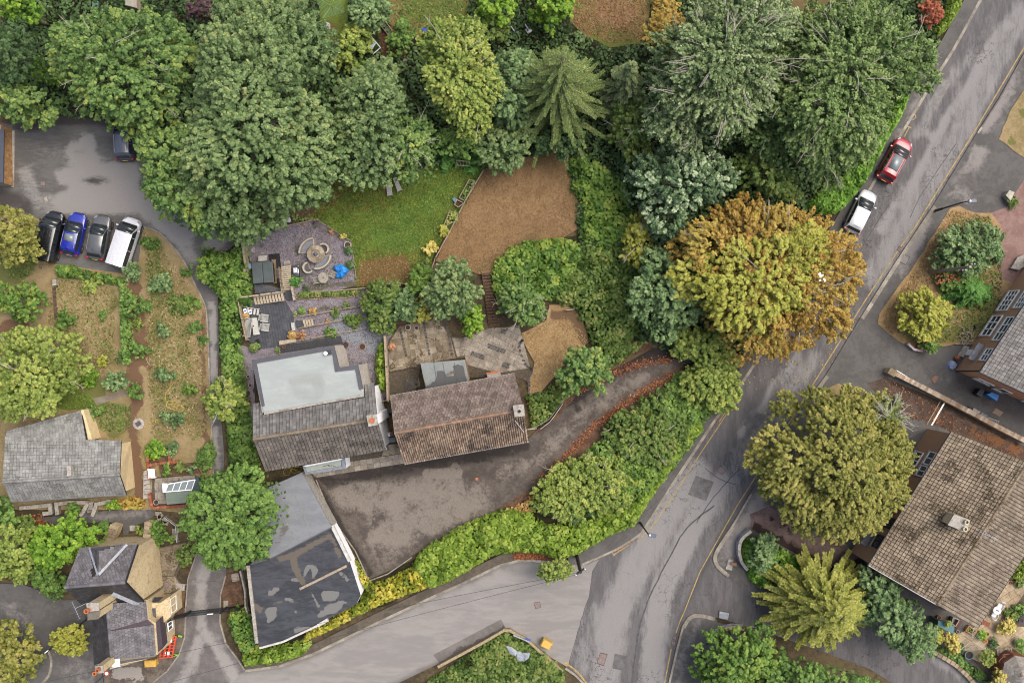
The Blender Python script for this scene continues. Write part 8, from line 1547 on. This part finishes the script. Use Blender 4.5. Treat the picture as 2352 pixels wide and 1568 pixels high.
for pts in(((1940,1030),(2070,1010),(2290,1130),(2130,1150)),((1950,1060),(2120,1160),(2020,1260),(1870,1150))):prz(o,'pane',pts,1.5,1.54,GL,'E');P=[W(p,1.56)for p in q('E',*pts)];[MB().bar(P[k],P[(k+1)%4],.07,.08).build('frame',simple('red_brown_wall',C(150,96,72),.8),o)for k in range(4)]
stonewall('rough stone wall edging the terrace bank above the shared lane',q(12,(1118,1338),(1200,1385),(1290,1440),(1380,1520),(1440,1600)),.4,.4,.45,rub,piece='wall_stone',gap=.05);carpet('bank_planting',q(12,(1110,1300),(1200,1330),(1300,1350),(1400,1440),(1500,1500),(1560,1568),(1470,1568),(1380,1510),(1290,1430),(1180,1370)),.02,.7,.18,LM['green'],seed=54,cover=2.6,label='green planting on the bank between the terrace and the shared lane',cat='shrubs',tuft=.5)
for i,(c_,r,m_,lb)in enumerate((((1760,1760/1.6),0,'scrub',''),((1680,1100),26,'scrub','green plants at the right edge of the terrace'),((1560,1285),26,'dark','dark green low plants in the middle of the terrace'),((1740,1060),30,'green','green bed at the right edge above the golden shrub'),((1740,1370),22,'green','green pot plants at the right edge of the terrace'))):
 if r:p=q(12,c_);tree('low_shrub',lb,'shrub',ell(p[0],p[1],r*.6,r*.5),.8,.05,LM[m_],rb=.35,rc=.2,leaf=.13,seed=370+i,limbs=False,trunk_r=.03)
spruce('conifer_shrub','bright green feathery conifer shrub against the brown brick house',2245,668,72,3.4,.3,LM['fern'],seed=75,nb=80,twig=.6,leaf=.14,cat='shrub',bare=0,ry_d=48,droop=.2)
tree('berry_shrub','green shrub dotted with orange berries around the telegraph pole','shrub',[(2150,630),(2200,620),(2230,640),(2215,665),(2165,662)],1.6,.1,LM['green'],rb=.5,rc=.24,leaf=.15,seed=76,limbs=False)
scatter('berry_cluster',q(8,(1145,510),(1215,505),(1400,480),(1390,500),(1300,570),(1200,580),(1150,575)),1.7,90,.16,LM['red'],'orange-red berry clusters on the shrubs by the telegraph pole',seed=77)
for i,(c_,r,h,m_,lb)in enumerate((((925,725),88,1.8,'green','apple bush on the bark path, uppermost of the large three'),((940,1020),66,1.6,'green','apple bush at the middle of the bark path'),((1100,575),72,1.5,'blue','grey-green fruit bush, top one of the orchard strip'),((1125,905),62,1.4,'blue','fruit bush in the middle of the orchard strip'),((1140,1205),66,1.4,'blue','fruit bush beside the yellow hose'),((940,1325),62,1.5,'green','fruit bush above the round chamber cover'),((1180,1500),72,1.5,'blue','lowest fruit bush of the orchard strip'),((905,490),70,1.7,'blue','grey-green bush behind the white van'),((715,800),40,.8,'green','tiny shrub alone on the dry lawn'),((440,830),66,1.3,'green','shrub at the top of the apple tree'),((1025,290),55,.9,'green','low shrub at the tip of the garden by the car park lane'),((1290,490),45,.9,'green','bush at the curved lane edge'),((1250,720),90,.8,'scrub','sprawling lavender-grey plants near the lane edge'),((1340,880),55,.8,'green','green clump along the lane edge of the left garden'),((1390,960),40,.8,'green','second green clump along the lane edge'),((1310,1300),55,1.0,'bramble','bright green sapling near the hose end'),((620,1460),70,1.3,'green','rounded green bush at the bungalow corner'),((640,570),70,.7,'lime','yellow-green straggle below the parked cars'),((850,1080),50,1.2,'green','dark green bush at the foot of the narrow hedge'),((615,1235),70,.8,'bright','bright green low hedge plant by the small mown lawn'),((700,1110),50,.9,'gold','yellow-green plant by the small mown lawn'),((1330,700),50,.6,'bramble','low yellow-green plants near the lane edge'),((960,860),34,.9,'lime','light green bush between the two apple bushes'))):
 p=q(5,c_);tree('fruit_bush' if i<7 else 'garden_bush',lb,'bush',ell(p[0],p[1],r/3,r/3*.85,wob=.12),h,.05,LM[m_],rb=.5,rc=.24,leaf=.15,seed=400+i,limbs=False,trunk_r=.04,spread=.45)
o=thing('garden_hose','yellow garden hose looped across the orchard strip','hose',W(q(5,(1200,1400)),0));hs=simple('yellow_hose',C(206,184,84),.5,var=.05)
pts=q(5,(1195,1190),(1235,1215),(1180,1280),(1140,1340),(1155,1400),(1230,1410),(1270,1440),(1220,1450),(1150,1420),(1160,1385),(1215,1390),(1195,1425),(1250,1415),(1260,1450),(1160,1500),(1060,1520),(1010,1550),(990,1568));pts=[W(p,.05)for p in smooth_line(pts,5)];MB().tube(pts,.03,5).build('hose_pipe',hs,o)
o=thing('garden_hose','yellow hose lying between the bungalow wall and the brick planter','hose',W(q(9,(1000,40)),0));MB().tube([W(p,.05)for p in smooth_line(q(9,(960,0),(1000,50),(1005,120),(1030,160),(1045,230)),5)],.03,5).build('hose_pipe',hs,o)
o=thing('garden_hose','coil of yellow hose beside the grey porch of the white house','hose',W(q('A',(620,1510)),0));MB().tube([W(p,.06)for p in smooth_line(q('A',(700,1475),(600,1480),(580,1530),(640,1540),(690,1500),(650,1470),(610,1500),(640,1530),(680,1530),(560,1490),(500,1500),(490,1550),(540,1568),(570,1500)),5)],.025,5).build('hose_pipe',hs,o)
o=thing('post_box','pale grey square box at the head of the thin dark garden strip','box',W(q(5,(372,568)),0));prz(o,'box',((360,548),(386,548),(386,588),(360,588)),0,.5,conc,5);o=thing('timber_strip','thin dark line of old boards on the dry lawn','boards',W(q(5,(378,700)),0))
for k in range(8):MB().bar(W(q(5,(372+k*1.8,600+k*28)),.06),W(q(5,(374+k*1.8,624+k*28)),.06),.28,.1).build('board',simple('dark_board',C(96,78,66),.9,var=.2),o)
rb=simple('red_brick_wall',C(172,100,74),.85,var=.16,scale=14)
rbm=tilemat('red_brick',C(158,92,66),C(182,110,80),C(200,128,96))
for ln,lb in((((1018,-20),(1015,60),(1022,110),(1030,165)),'red brick planter wall beside the old concrete steps'),(((1015,68),(1100,55),(1228,42)),'red brick wall between the two raised beds'),(((1165,-40),(1168,40)),'short red brick return wall above the raised bed'),(((1028,260),(1048,362),(1200,350),(1345,335)),'long red brick wall under the greenhouse'),(((1392,115),(1402,235)),'red brick wall right of the greenhouse')):
 stonewall(lb,q(9,*ln),.24,.5,.24,rbm,name='brick_wall',body=rb,piece='brick',gap=.02)
for i,(pts,lb)in enumerate(((((1035,-30),(1160,-40),(1162,40),(1040,50)),'upper raised bed beside the brick wall'),(((1095,70),(1340,50),(1380,120),(1110,145)),'raised bed of young plants above the greenhouse'))):
 sheet('soil_bed',q(9,*pts),.2,chip_m,cell=None,skirt=LOW,label=None)
for i,(c_,r,m_,lb)in enumerate((((1135,92),44,'bramble','bright green plant at the left of the raised bed'),((1240,90),50,'scrub','twiggy grey plant in the middle of the raised bed'),((1420,40),60,'green','tall green plant right of the raised beds'),((1330,90),42,'blue','grey-green plant at the right of the raised bed'),((1070,-30),60,'bright','bright leafy crop above the brick planter'),((1190,-60),50,'blue','blue-grey leafy plant above the raised bed'),((1420,-20),55,'green','green shrub beside the lane edging'),((1390,150),30,'green','small shrub right of the greenhouse'))):
 p=q(9,c_);tree('garden_plant',lb,'plant',ell(p[0],p[1],r/3,r/3),1.1,.15,LM[m_],rb=.45,rc=.22,leaf=.15,seed=440+i,limbs=False,trunk_r=.03)
o=thing('greenhouse','small glazed greenhouse with a grey-green roof on the slabbed yard','greenhouse',W(q(9,(1250,260)),0));gg=simple('sage_green_panel',C(146,158,142),.7,var=.05);gb=simple('pale_blue_green_panel',C(136,166,176),.6,var=.04)
R0,R1=W(q(9,(1140,250)),2.2),W(q(9,(1322,235)),2.2);F0,F1=W(q(9,(1150,338)),1.5),W(q(9,(1330,322)),1.5);K0,K1=W(q(9,(1160,196)),1.6),W(q(9,(1345,166)),1.6)
mb=MB();quad_slab(mb,F0,F1,R1,R0,.04);mb.build('front_roof',gg,o)
for k in range(5):
 a,b=K0.lerp(K1,k/4),R0.lerp(R1,k/4);MB().bar(a,b,.06,.07).build('glazing_bar',UPVC,o)
 if k<4:
  c2,d2=K0.lerp(K1,(k+1)/4),R0.lerp(R1,(k+1)/4);mb=MB();quad_slab(mb,b-Vector((0,0,.02)),d2-Vector((0,0,.02)),c2-Vector((0,0,.02)),a-Vector((0,0,.02)),.015);mb.build('pane',glass('greenhouse_glass',(.16,.18,.18,1),.08),o)
MB().bar(R0,R1,.08,.08).build('ridge_bar',UPVC,o);MB().bar(K0,K1,.08,.08).build('eave_bar',UPVC,o)
MB().add([R1,F1,K1,Vector((F1.x,F1.y,0)),Vector((K1.x,K1.y,0))],[(0,2,4,3,1)]).add([R0,F0,K0,Vector((F0.x,F0.y,0)),Vector((K0.x,K0.y,0))],[(0,1,3,4,2)]).add([F0,F1,Vector((F1.x,F1.y,0)),Vector((F0.x,F0.y,0))],[(0,3,2,1)]).add([K0,K1,Vector((K1.x,K1.y,0)),Vector((K0.x,K0.y,0))],[(0,1,2,3)]).build('wall_panel',gb,o)
MB().prism([W(p,1.4)for p in q(9,(1118,192),(1155,192),(1140,255),(1122,256))],1.36,1.42).build('open_door',UPVC,o)
o=thing('garden_table','small white slatted table and seat in the brick yard','table',W(q(9,(1055,125)),0))
for k in range(6):MB().bar(W(q(9,(1020+k*8,92)),.7),W(q(9,(1028+k*8,155)),.7),.09,.03).build('slat',UPVC,o)
for p in((1022,95),(1064,92),(1030,155),(1070,150)):MB().box(W(q(9,p),.34),(.05,.05,.68)).build('leg',UPVC,o)
cw=simple('old_concrete_wall',C(166,156,140),.9,var=.16,scale=3,bump=.3)
for ln,lb in((((145,362),(300,345),(345,340),(350,395),(305,400)),'low concrete wall with a dog leg in front of the bungalow'),(((395,398),(388,335),(455,325),(600,322)),'low concrete wall left of the bungalow steps'),(((560,410),(600,340)),'left cheek wall of the bungalow steps'),(((640,408),(665,335),(760,315)),'right cheek wall of the bungalow steps')):lowwall(lb,ln,.3,.5,cw,cap=conc,t=9)
tree('box_ball','neat round clipped green bush in front of the bungalow','shrub',ell(*q(9,(508,372)),19,17,wob=.02),1.2,.02,LM['green'],rb=.35,rc=.18,leaf=.1,seed=480,limbs=False);carpet('straw_shrub',q(9,(805,310),(900,290),(995,305),(985,370),(900,380),(820,370)),.02,.7,.2,LM['orange'],seed=55,cover=2.6,elong=2.6,label='orange straw-like low shrub below the bungalow gable',cat='shrub',tuft=.4)
tree('garden_bush','green leafy bush left of the orange straw-like shrub','bush',ell(*q(9,(775,350)),13,11),.9,.02,LM['bright'],rb=.3,rc=.18,leaf=.12,seed=481,limbs=False)
stonewall('left stone wing wall above the lodge',q(9,(790,480),(770,540),(735,590)),.9,1.2,.4,rub,piece='wall_stone',gap=.03);stonewall('right stone wing wall above the lodge',q(9,(1022,460),(1015,510),(1010,570)),.7,1.2,.4,rub,piece='wall_stone',gap=.03)
tree('garden_bush','clipped green bush mass right of the lodge wing wall','bush',q(9,(1035,440),(1100,445),(1180,520),(1185,580),(1110,615),(1035,615)),1.8,.1,LM['bramble'],rb=.6,rc=.25,leaf=.15,seed=482,limbs=False);tree('garden_bush','small fern-like plant between the lodge wing walls','bush',ell(*q(9,(965,515)),13,11),.8,.02,LM['lime'],rb=.3,rc=.2,leaf=.14,seed=483,limbs=False);tree('garden_bush','green bush left of the lodge wing wall','bush',ell(*q(9,(720,500)),14,15),1.5,.05,LM['green'],rb=.4,rc=.22,leaf=.14,seed=484,limbs=False);tree('garden_bush','round low bush left of the vivid tree by the bungalow','bush',ell(*q(9,(150,470)),24,17),1.5,.05,LM['scrub'],rb=.5,rc=.24,leaf=.15,seed=485,limbs=False);tree('garden_bush','bush at the lane edge of the lodge yard','bush',ell(*q(9,(1270,690)),18,24),1.2,.05,LM['scrub'],rb=.5,rc=.24,leaf=.15,seed=486,limbs=False)
rails('white metal hand rail by the stone steps right of the lodge',((1130,425),(1210,485),(1218,600)),9,.9,.9,mat=wmet,slats=2,w=.05,name='hand_rail',cat='railing',ph=.04)
for i in range(7):
 p=q(9,(1090+rn.uniform(-20,60),400+i*16));o=thing('stepping_stone',['uppermost','second','third','middle','fifth','sixth','lowest'][i]+' rough stone of the rockery right of the lodge path','stone',W(p,0));MB().box(W(p,.1),(.6,.4,.22),i*.7).build('stone',cw,o,bevel=.05)
bd=base_of('soil_bed',q(9,(1560,815),(1650,800),(1690,1040),(1640,1080),(1530,1080),(1530,950)),-.02,chip_m);pave(bd,q(9,(1590,820),(1640,805),(1650,860),(1600,870)),5,.5,.4,.02,slabm,seed=21);pave(bd,q(9,(1540,1000),(1570,1000),(1570,1070),(1540,1070)),5,.4,.6,.02,slabm,seed=22)
bd=base_of('soil_bed',q(9,(1170,950),(1230,935),(1275,940),(1262,1100),(1170,1090)),.015,chip_m);lowwall('pale timber edged wall left of the black garage roof',((1655,800),(1685,930),(1690,1040),(1745,1240)),.16,.6,conc,t=9)
o=thing('glazed_lean_to','white framed lean-to cold frame standing among the shrubs at the top','cold frame',W(q(2,(810,290)),0));fr_=simple('white_frame_metal',C(216,216,222),.4,var=.03);P=[W(p,1.2)for p in q(2,(772,225),(858,330),(808,372),(768,298))]
for a_,b_ in((0,1),(1,2),(0,3),(3,2)):MB().bar(P[a_],P[b_],.07,.07).build('frame',fr_,o)
for k in(.33,.66):MB().bar(P[0].lerp(P[1],k),P[3].lerp(P[2],k),.05,.05).build('glazing_bar',fr_,o)
MB().prism([Vector((p.x,p.y,0))for p in(P[0].lerp(P[1],.34),P[0].lerp(P[1],.64),P[3].lerp(P[2],.6),P[3].lerp(P[2],.1))],1.15,1.19).build('pane',simple('pale_glass',C(170,180,188),.2),o)
for p in P:MB().tube([(p.x,p.y,-.05),p],.03,6).build('post',fr_,o)
o=thing('raised_planter','timber tray of three round pots at the top garden bed','planter',W(q(2,(900,195)),0));P=[W(p,.3)for p in q(2,(850,165),(885,138),(955,235),(925,260))]
for k in range(4):MB().bar(P[k],P[(k+1)%4],.07,.3).build('side_board',sleeper,o)
for k in range(3):c=(P[0]+P[1])/2;d=(P[2]+P[3])/2;e=c.lerp(d,.2+.3*k);MB().lathe((e.x,e.y,0),[(.2,0),(.24,.3),(.2,.3),(.18,.2),(0,.22)],12).build('pot',LM and simple('green_grey_pot',C(120,140,96),.7),o)
o=thing('bird_bath','round cream bird bath at the foot of the top left lawn','bird bath',W(q(2,(488,178)),0));c=W(q(2,(488,178)),.8);MB().lathe((c.x,c.y,0),[(.2,0),(.08,.1),(.08,.65),(.3,.72),(.34,.8),(.28,.78),(0,.72)],16).build('bowl',wpot,o)
o=thing('garden_shed','grey wooden shed roof at the top edge above the sycamore','shed',W(q(1,(905,20)),0));
for k in range(5):prz(o,'roof_board',((862+k*16,-40),(876+k*16,-40),(880+k*15.5,40+k*4),(864+k*15.5,36+k*4)),1.9,1.96,teak,1)
prz(o,'wall',((868,-40),(935,-40),(935,50),(868,35)),0,1.88,sleeper,1,zs=1.9)
o=thing('garden_chair','pale green metal seat at the top among the trees','chair',W(q(1,(660,40)),0));[MB().bar(W(q(1,(636,20+k*10)),.45),W(q(1,(678,14+k*10)),.45),.1,.03).build('slat',simple('pale_green_paint',C(120,160,146),.6),o)for k in range(5)];[MB().box(W(q(1,p),.22),(.05,.05,.44)).build('leg',wmet,o)for p in((640,20),(676,16),(640,60),(678,56))]
for p,lb in(((115,210),'white curved garden chair under the spruce edge at the top'),((20,225),'pale blue garden chair in the dark gap left of the spruce')):o=thing('garden_chair',lb,'chair',W(q(3,p),0));MB().box(W(q(3,p),.45),(.5,.5,.06),.6).build('seat',wp if p[0]>50 else simple('pale_blue_plastic',C(150,170,196),.5),o);MB().box(W(q(3,p),.45)+Vector((-.2,.2,.3)),(.06,.5,.5),.6).build('backrest',wp,o);[MB().box(W(q(3,p),.22)+Vector((dx,dy,0)),(.05,.05,.44)).build('leg',wp,o)for dx in(-.2,.2)for dy in(-.2,.2)]
o=thing('timber_pallet','brown timber pallet leaning at the top left of the spruce','pallet',W(q(3,(205,170)),0));[MB().bar(W(q(3,(170+k*12,195-k*8)),.2),W(q(3,(200+k*12,210-k*14)),.2)+Vector((.2,.3,.1)),.12,.04).build('board',sleeper,o)for k in range(6)]
o=thing('litter_bag','torn white bag caught in the top of the autumn tree','bag',W(q(8,(365,530)),11.4));rn=random.Random(2)
for k in range(7):p=W(q(8,(365+rn.uniform(-28,30),530+rn.uniform(-30,30))),11.7+rn.uniform(0,.3));MB().box(p,(rn.uniform(.1,.24),rn.uniform(.08,.18),.03),rn.uniform(0,3)).build('shred',wp,o)
# -- short grass blades and stones that give the lawns their grain
LM['turf']=leafmat('turf_blade',[(76,98,36),(102,128,46),(124,148,58),(154,164,80)],gain=1.35)
LM['hay']=leafmat('dry_blade',[(128,102,68),(144,116,79),(158,130,91),(180,152,112)],gain=1.4)
LM['hay2']=leafmat('pale_dry_blade',[(110,108,54),(150,134,84),(178,156,112),(204,186,144)],gain=1.3)
LM['tan']=leafmat('tan_dry_blade',[(148,122,80),(168,140,94),(182,154,108),(202,176,134)],gain=1.45)
LM['stonechip']=leafmat('slate_chip',[(86,78,84),(118,110,116),(148,142,150),(186,184,194)],trans=0,gain=1.0)
def blades(name,poly,z,dens,size,mat,label,seed,elong=2.2,tilt=.5,holes=()):
 rng=np.random.default_rng(seed);pl=[tuple(W(p,z)[:2])for p in poly];n=int(poly_area(pl)*dens);P=poly_sample(pl,n,rng)
 for h in holes:P=P[~inside(P,[W(p,z)for p in h])]
 n=len(P);lf=np.sin(P[:,0]*1.7+2*np.sin(P[:,1]*.9))*np.sin(P[:,1]*1.9+1.5*np.sin(P[:,0]*1.1))
 V,F=leaves(np.column_stack([P,np.full(n,z+.02)]),rng.normal(0,tilt,(n,3))+np.array([0,0,1]),size,rng,elong);TRIS[0]+=2*n
 o=link(name,mkmesh(name,V,F,mat,np.repeat(np.clip(.45+.18*lf+rng.normal(0,.22,n),0,1),4)));tag(o,label,'grass' if 'chip' not in name else 'gravel',None,'stuff')
blades('grass',lawn,LZ,90,.10,LM['turf'],'short green grass of the lawn below the sycamores',1,holes=[[(820,655),(830,600),(930,585),(960,640),(923,655)]])
blades('grass',[(822,655),(830,605),(880,590),(940,595),(965,640),(923,650)],LZ,80,.09,LM['hay'],'worn brownish grass at the lower edge of the green lawn',2)
blades('dry_grass',[(1112,388),(1180,372),(1240,352),(1275,340),(1303,352),(1312,420),(1333,470),(1326,525),(1290,546),(1210,558),(1165,583),(1145,613),(1100,628),(1060,616),(1004,598),(1020,549),(1045,505)],LZ,100,.07,LM['hay'],'parched stubble covering the brown field',3)
blades('dry_grass',[(1200,765),(1258,738),(1300,725),(1345,770),(1348,785),(1330,803),(1280,853),(1240,903),(1218,905),(1228,832),(1202,780)],LZ,100,.07,LM['tan'],'parched stubble on the small dry lawn',4)
blades('dry_grass',[(120,640),(265,660),(265,830),(250,870),(190,860),(170,800),(110,740)],0,55,.10,LM['hay2'],'straw coloured grass of the left garden lawn',5)
blades('dry_grass',[(330,535),(365,560),(425,640),(460,720),(470,880),(475,1000),(350,1000),(335,800),(335,640)],0,45,.12,LM['hay2'],'straw coloured grass of the orchard strip',6)
blades('grass',[(340,620),(400,660),(440,780),(440,960),(370,980),(350,800)],0,16,.13,LM['scrub'],'green weeds growing through the orchard strip',7)
blades('dry_grass',[(2120,590),(2181,482),(2240,492),(2275,500),(2180,560),(2140,650),(2050,770),(2020,740)],.05,60,.12,LM['tan'],'dry grass along the outer edge of the verge garden',8)
blades('grass',[(120,640),(200,640),(262,700),(262,830),(200,900),(150,760)],0,12,.13,LM['scrub'],'green grass returning in the left garden lawn',15)
blades('grass',[(225,925),(300,930),(300,990),(230,990)],0,60,.12,LM['scrub'],'greenish grass beside the bungalow corner',16)
blades('grass',[(60,510),(90,520),(85,600),(60,640),(20,640),(0,600)],0,60,.12,LM['scrub'],'greenish grass under the tree by the parked vans',17)
blades('grass',[(2190,500),(2270,495),(2300,560),(2300,700),(2240,780),(2110,790),(2060,760),(2150,680)],.05,40,.13,LM['scrub'],'green growth on the inner part of the verge garden',18)
blades('grass',[(340,560),(362,575),(380,640),(350,700),(336,620)],0,50,.12,LM['scrub'],'green patch near the tip of the orchard strip',19)
blades('grass',ell(165,918,48,20),.01,80,.09,LM['turf'],'small mown green lawn below the apple tree',9)
blades('slate_chippings',[(600,532),(660,519),(727,506),(775,535),(800,550),(806,590),(814,650),(767,660),(690,665),(655,640),(640,600),(590,560)],LZ,70,.09,LM['stonechip'],'purple slate chippings of the gravel terrace',10,1.2,.4)
blades('slate_chippings',[(670,690),(830,668),(880,690),(860,900),(800,850),(780,760),(690,790)],.01,60,.09,LM['stonechip'],'slate chippings of the lower gravel strips',11,1.2,.4)
blades('grass',[(870,0),(1075,0),(1050,50),(960,75),(880,50)],-.06,60,.11,LM['scrub'],'mixed green and brown grass of the lawn at the top edge',12)
blades('dry_grass',[(1315,0),(1490,0),(1480,90),(1400,100),(1320,60)],-.06,60,.11,LM['hay'],'brown worn grass of the lawn right of the bright green tree',13)
print('TRIS foliage',TRIS[0],'objects',len(bpy.data.objects))
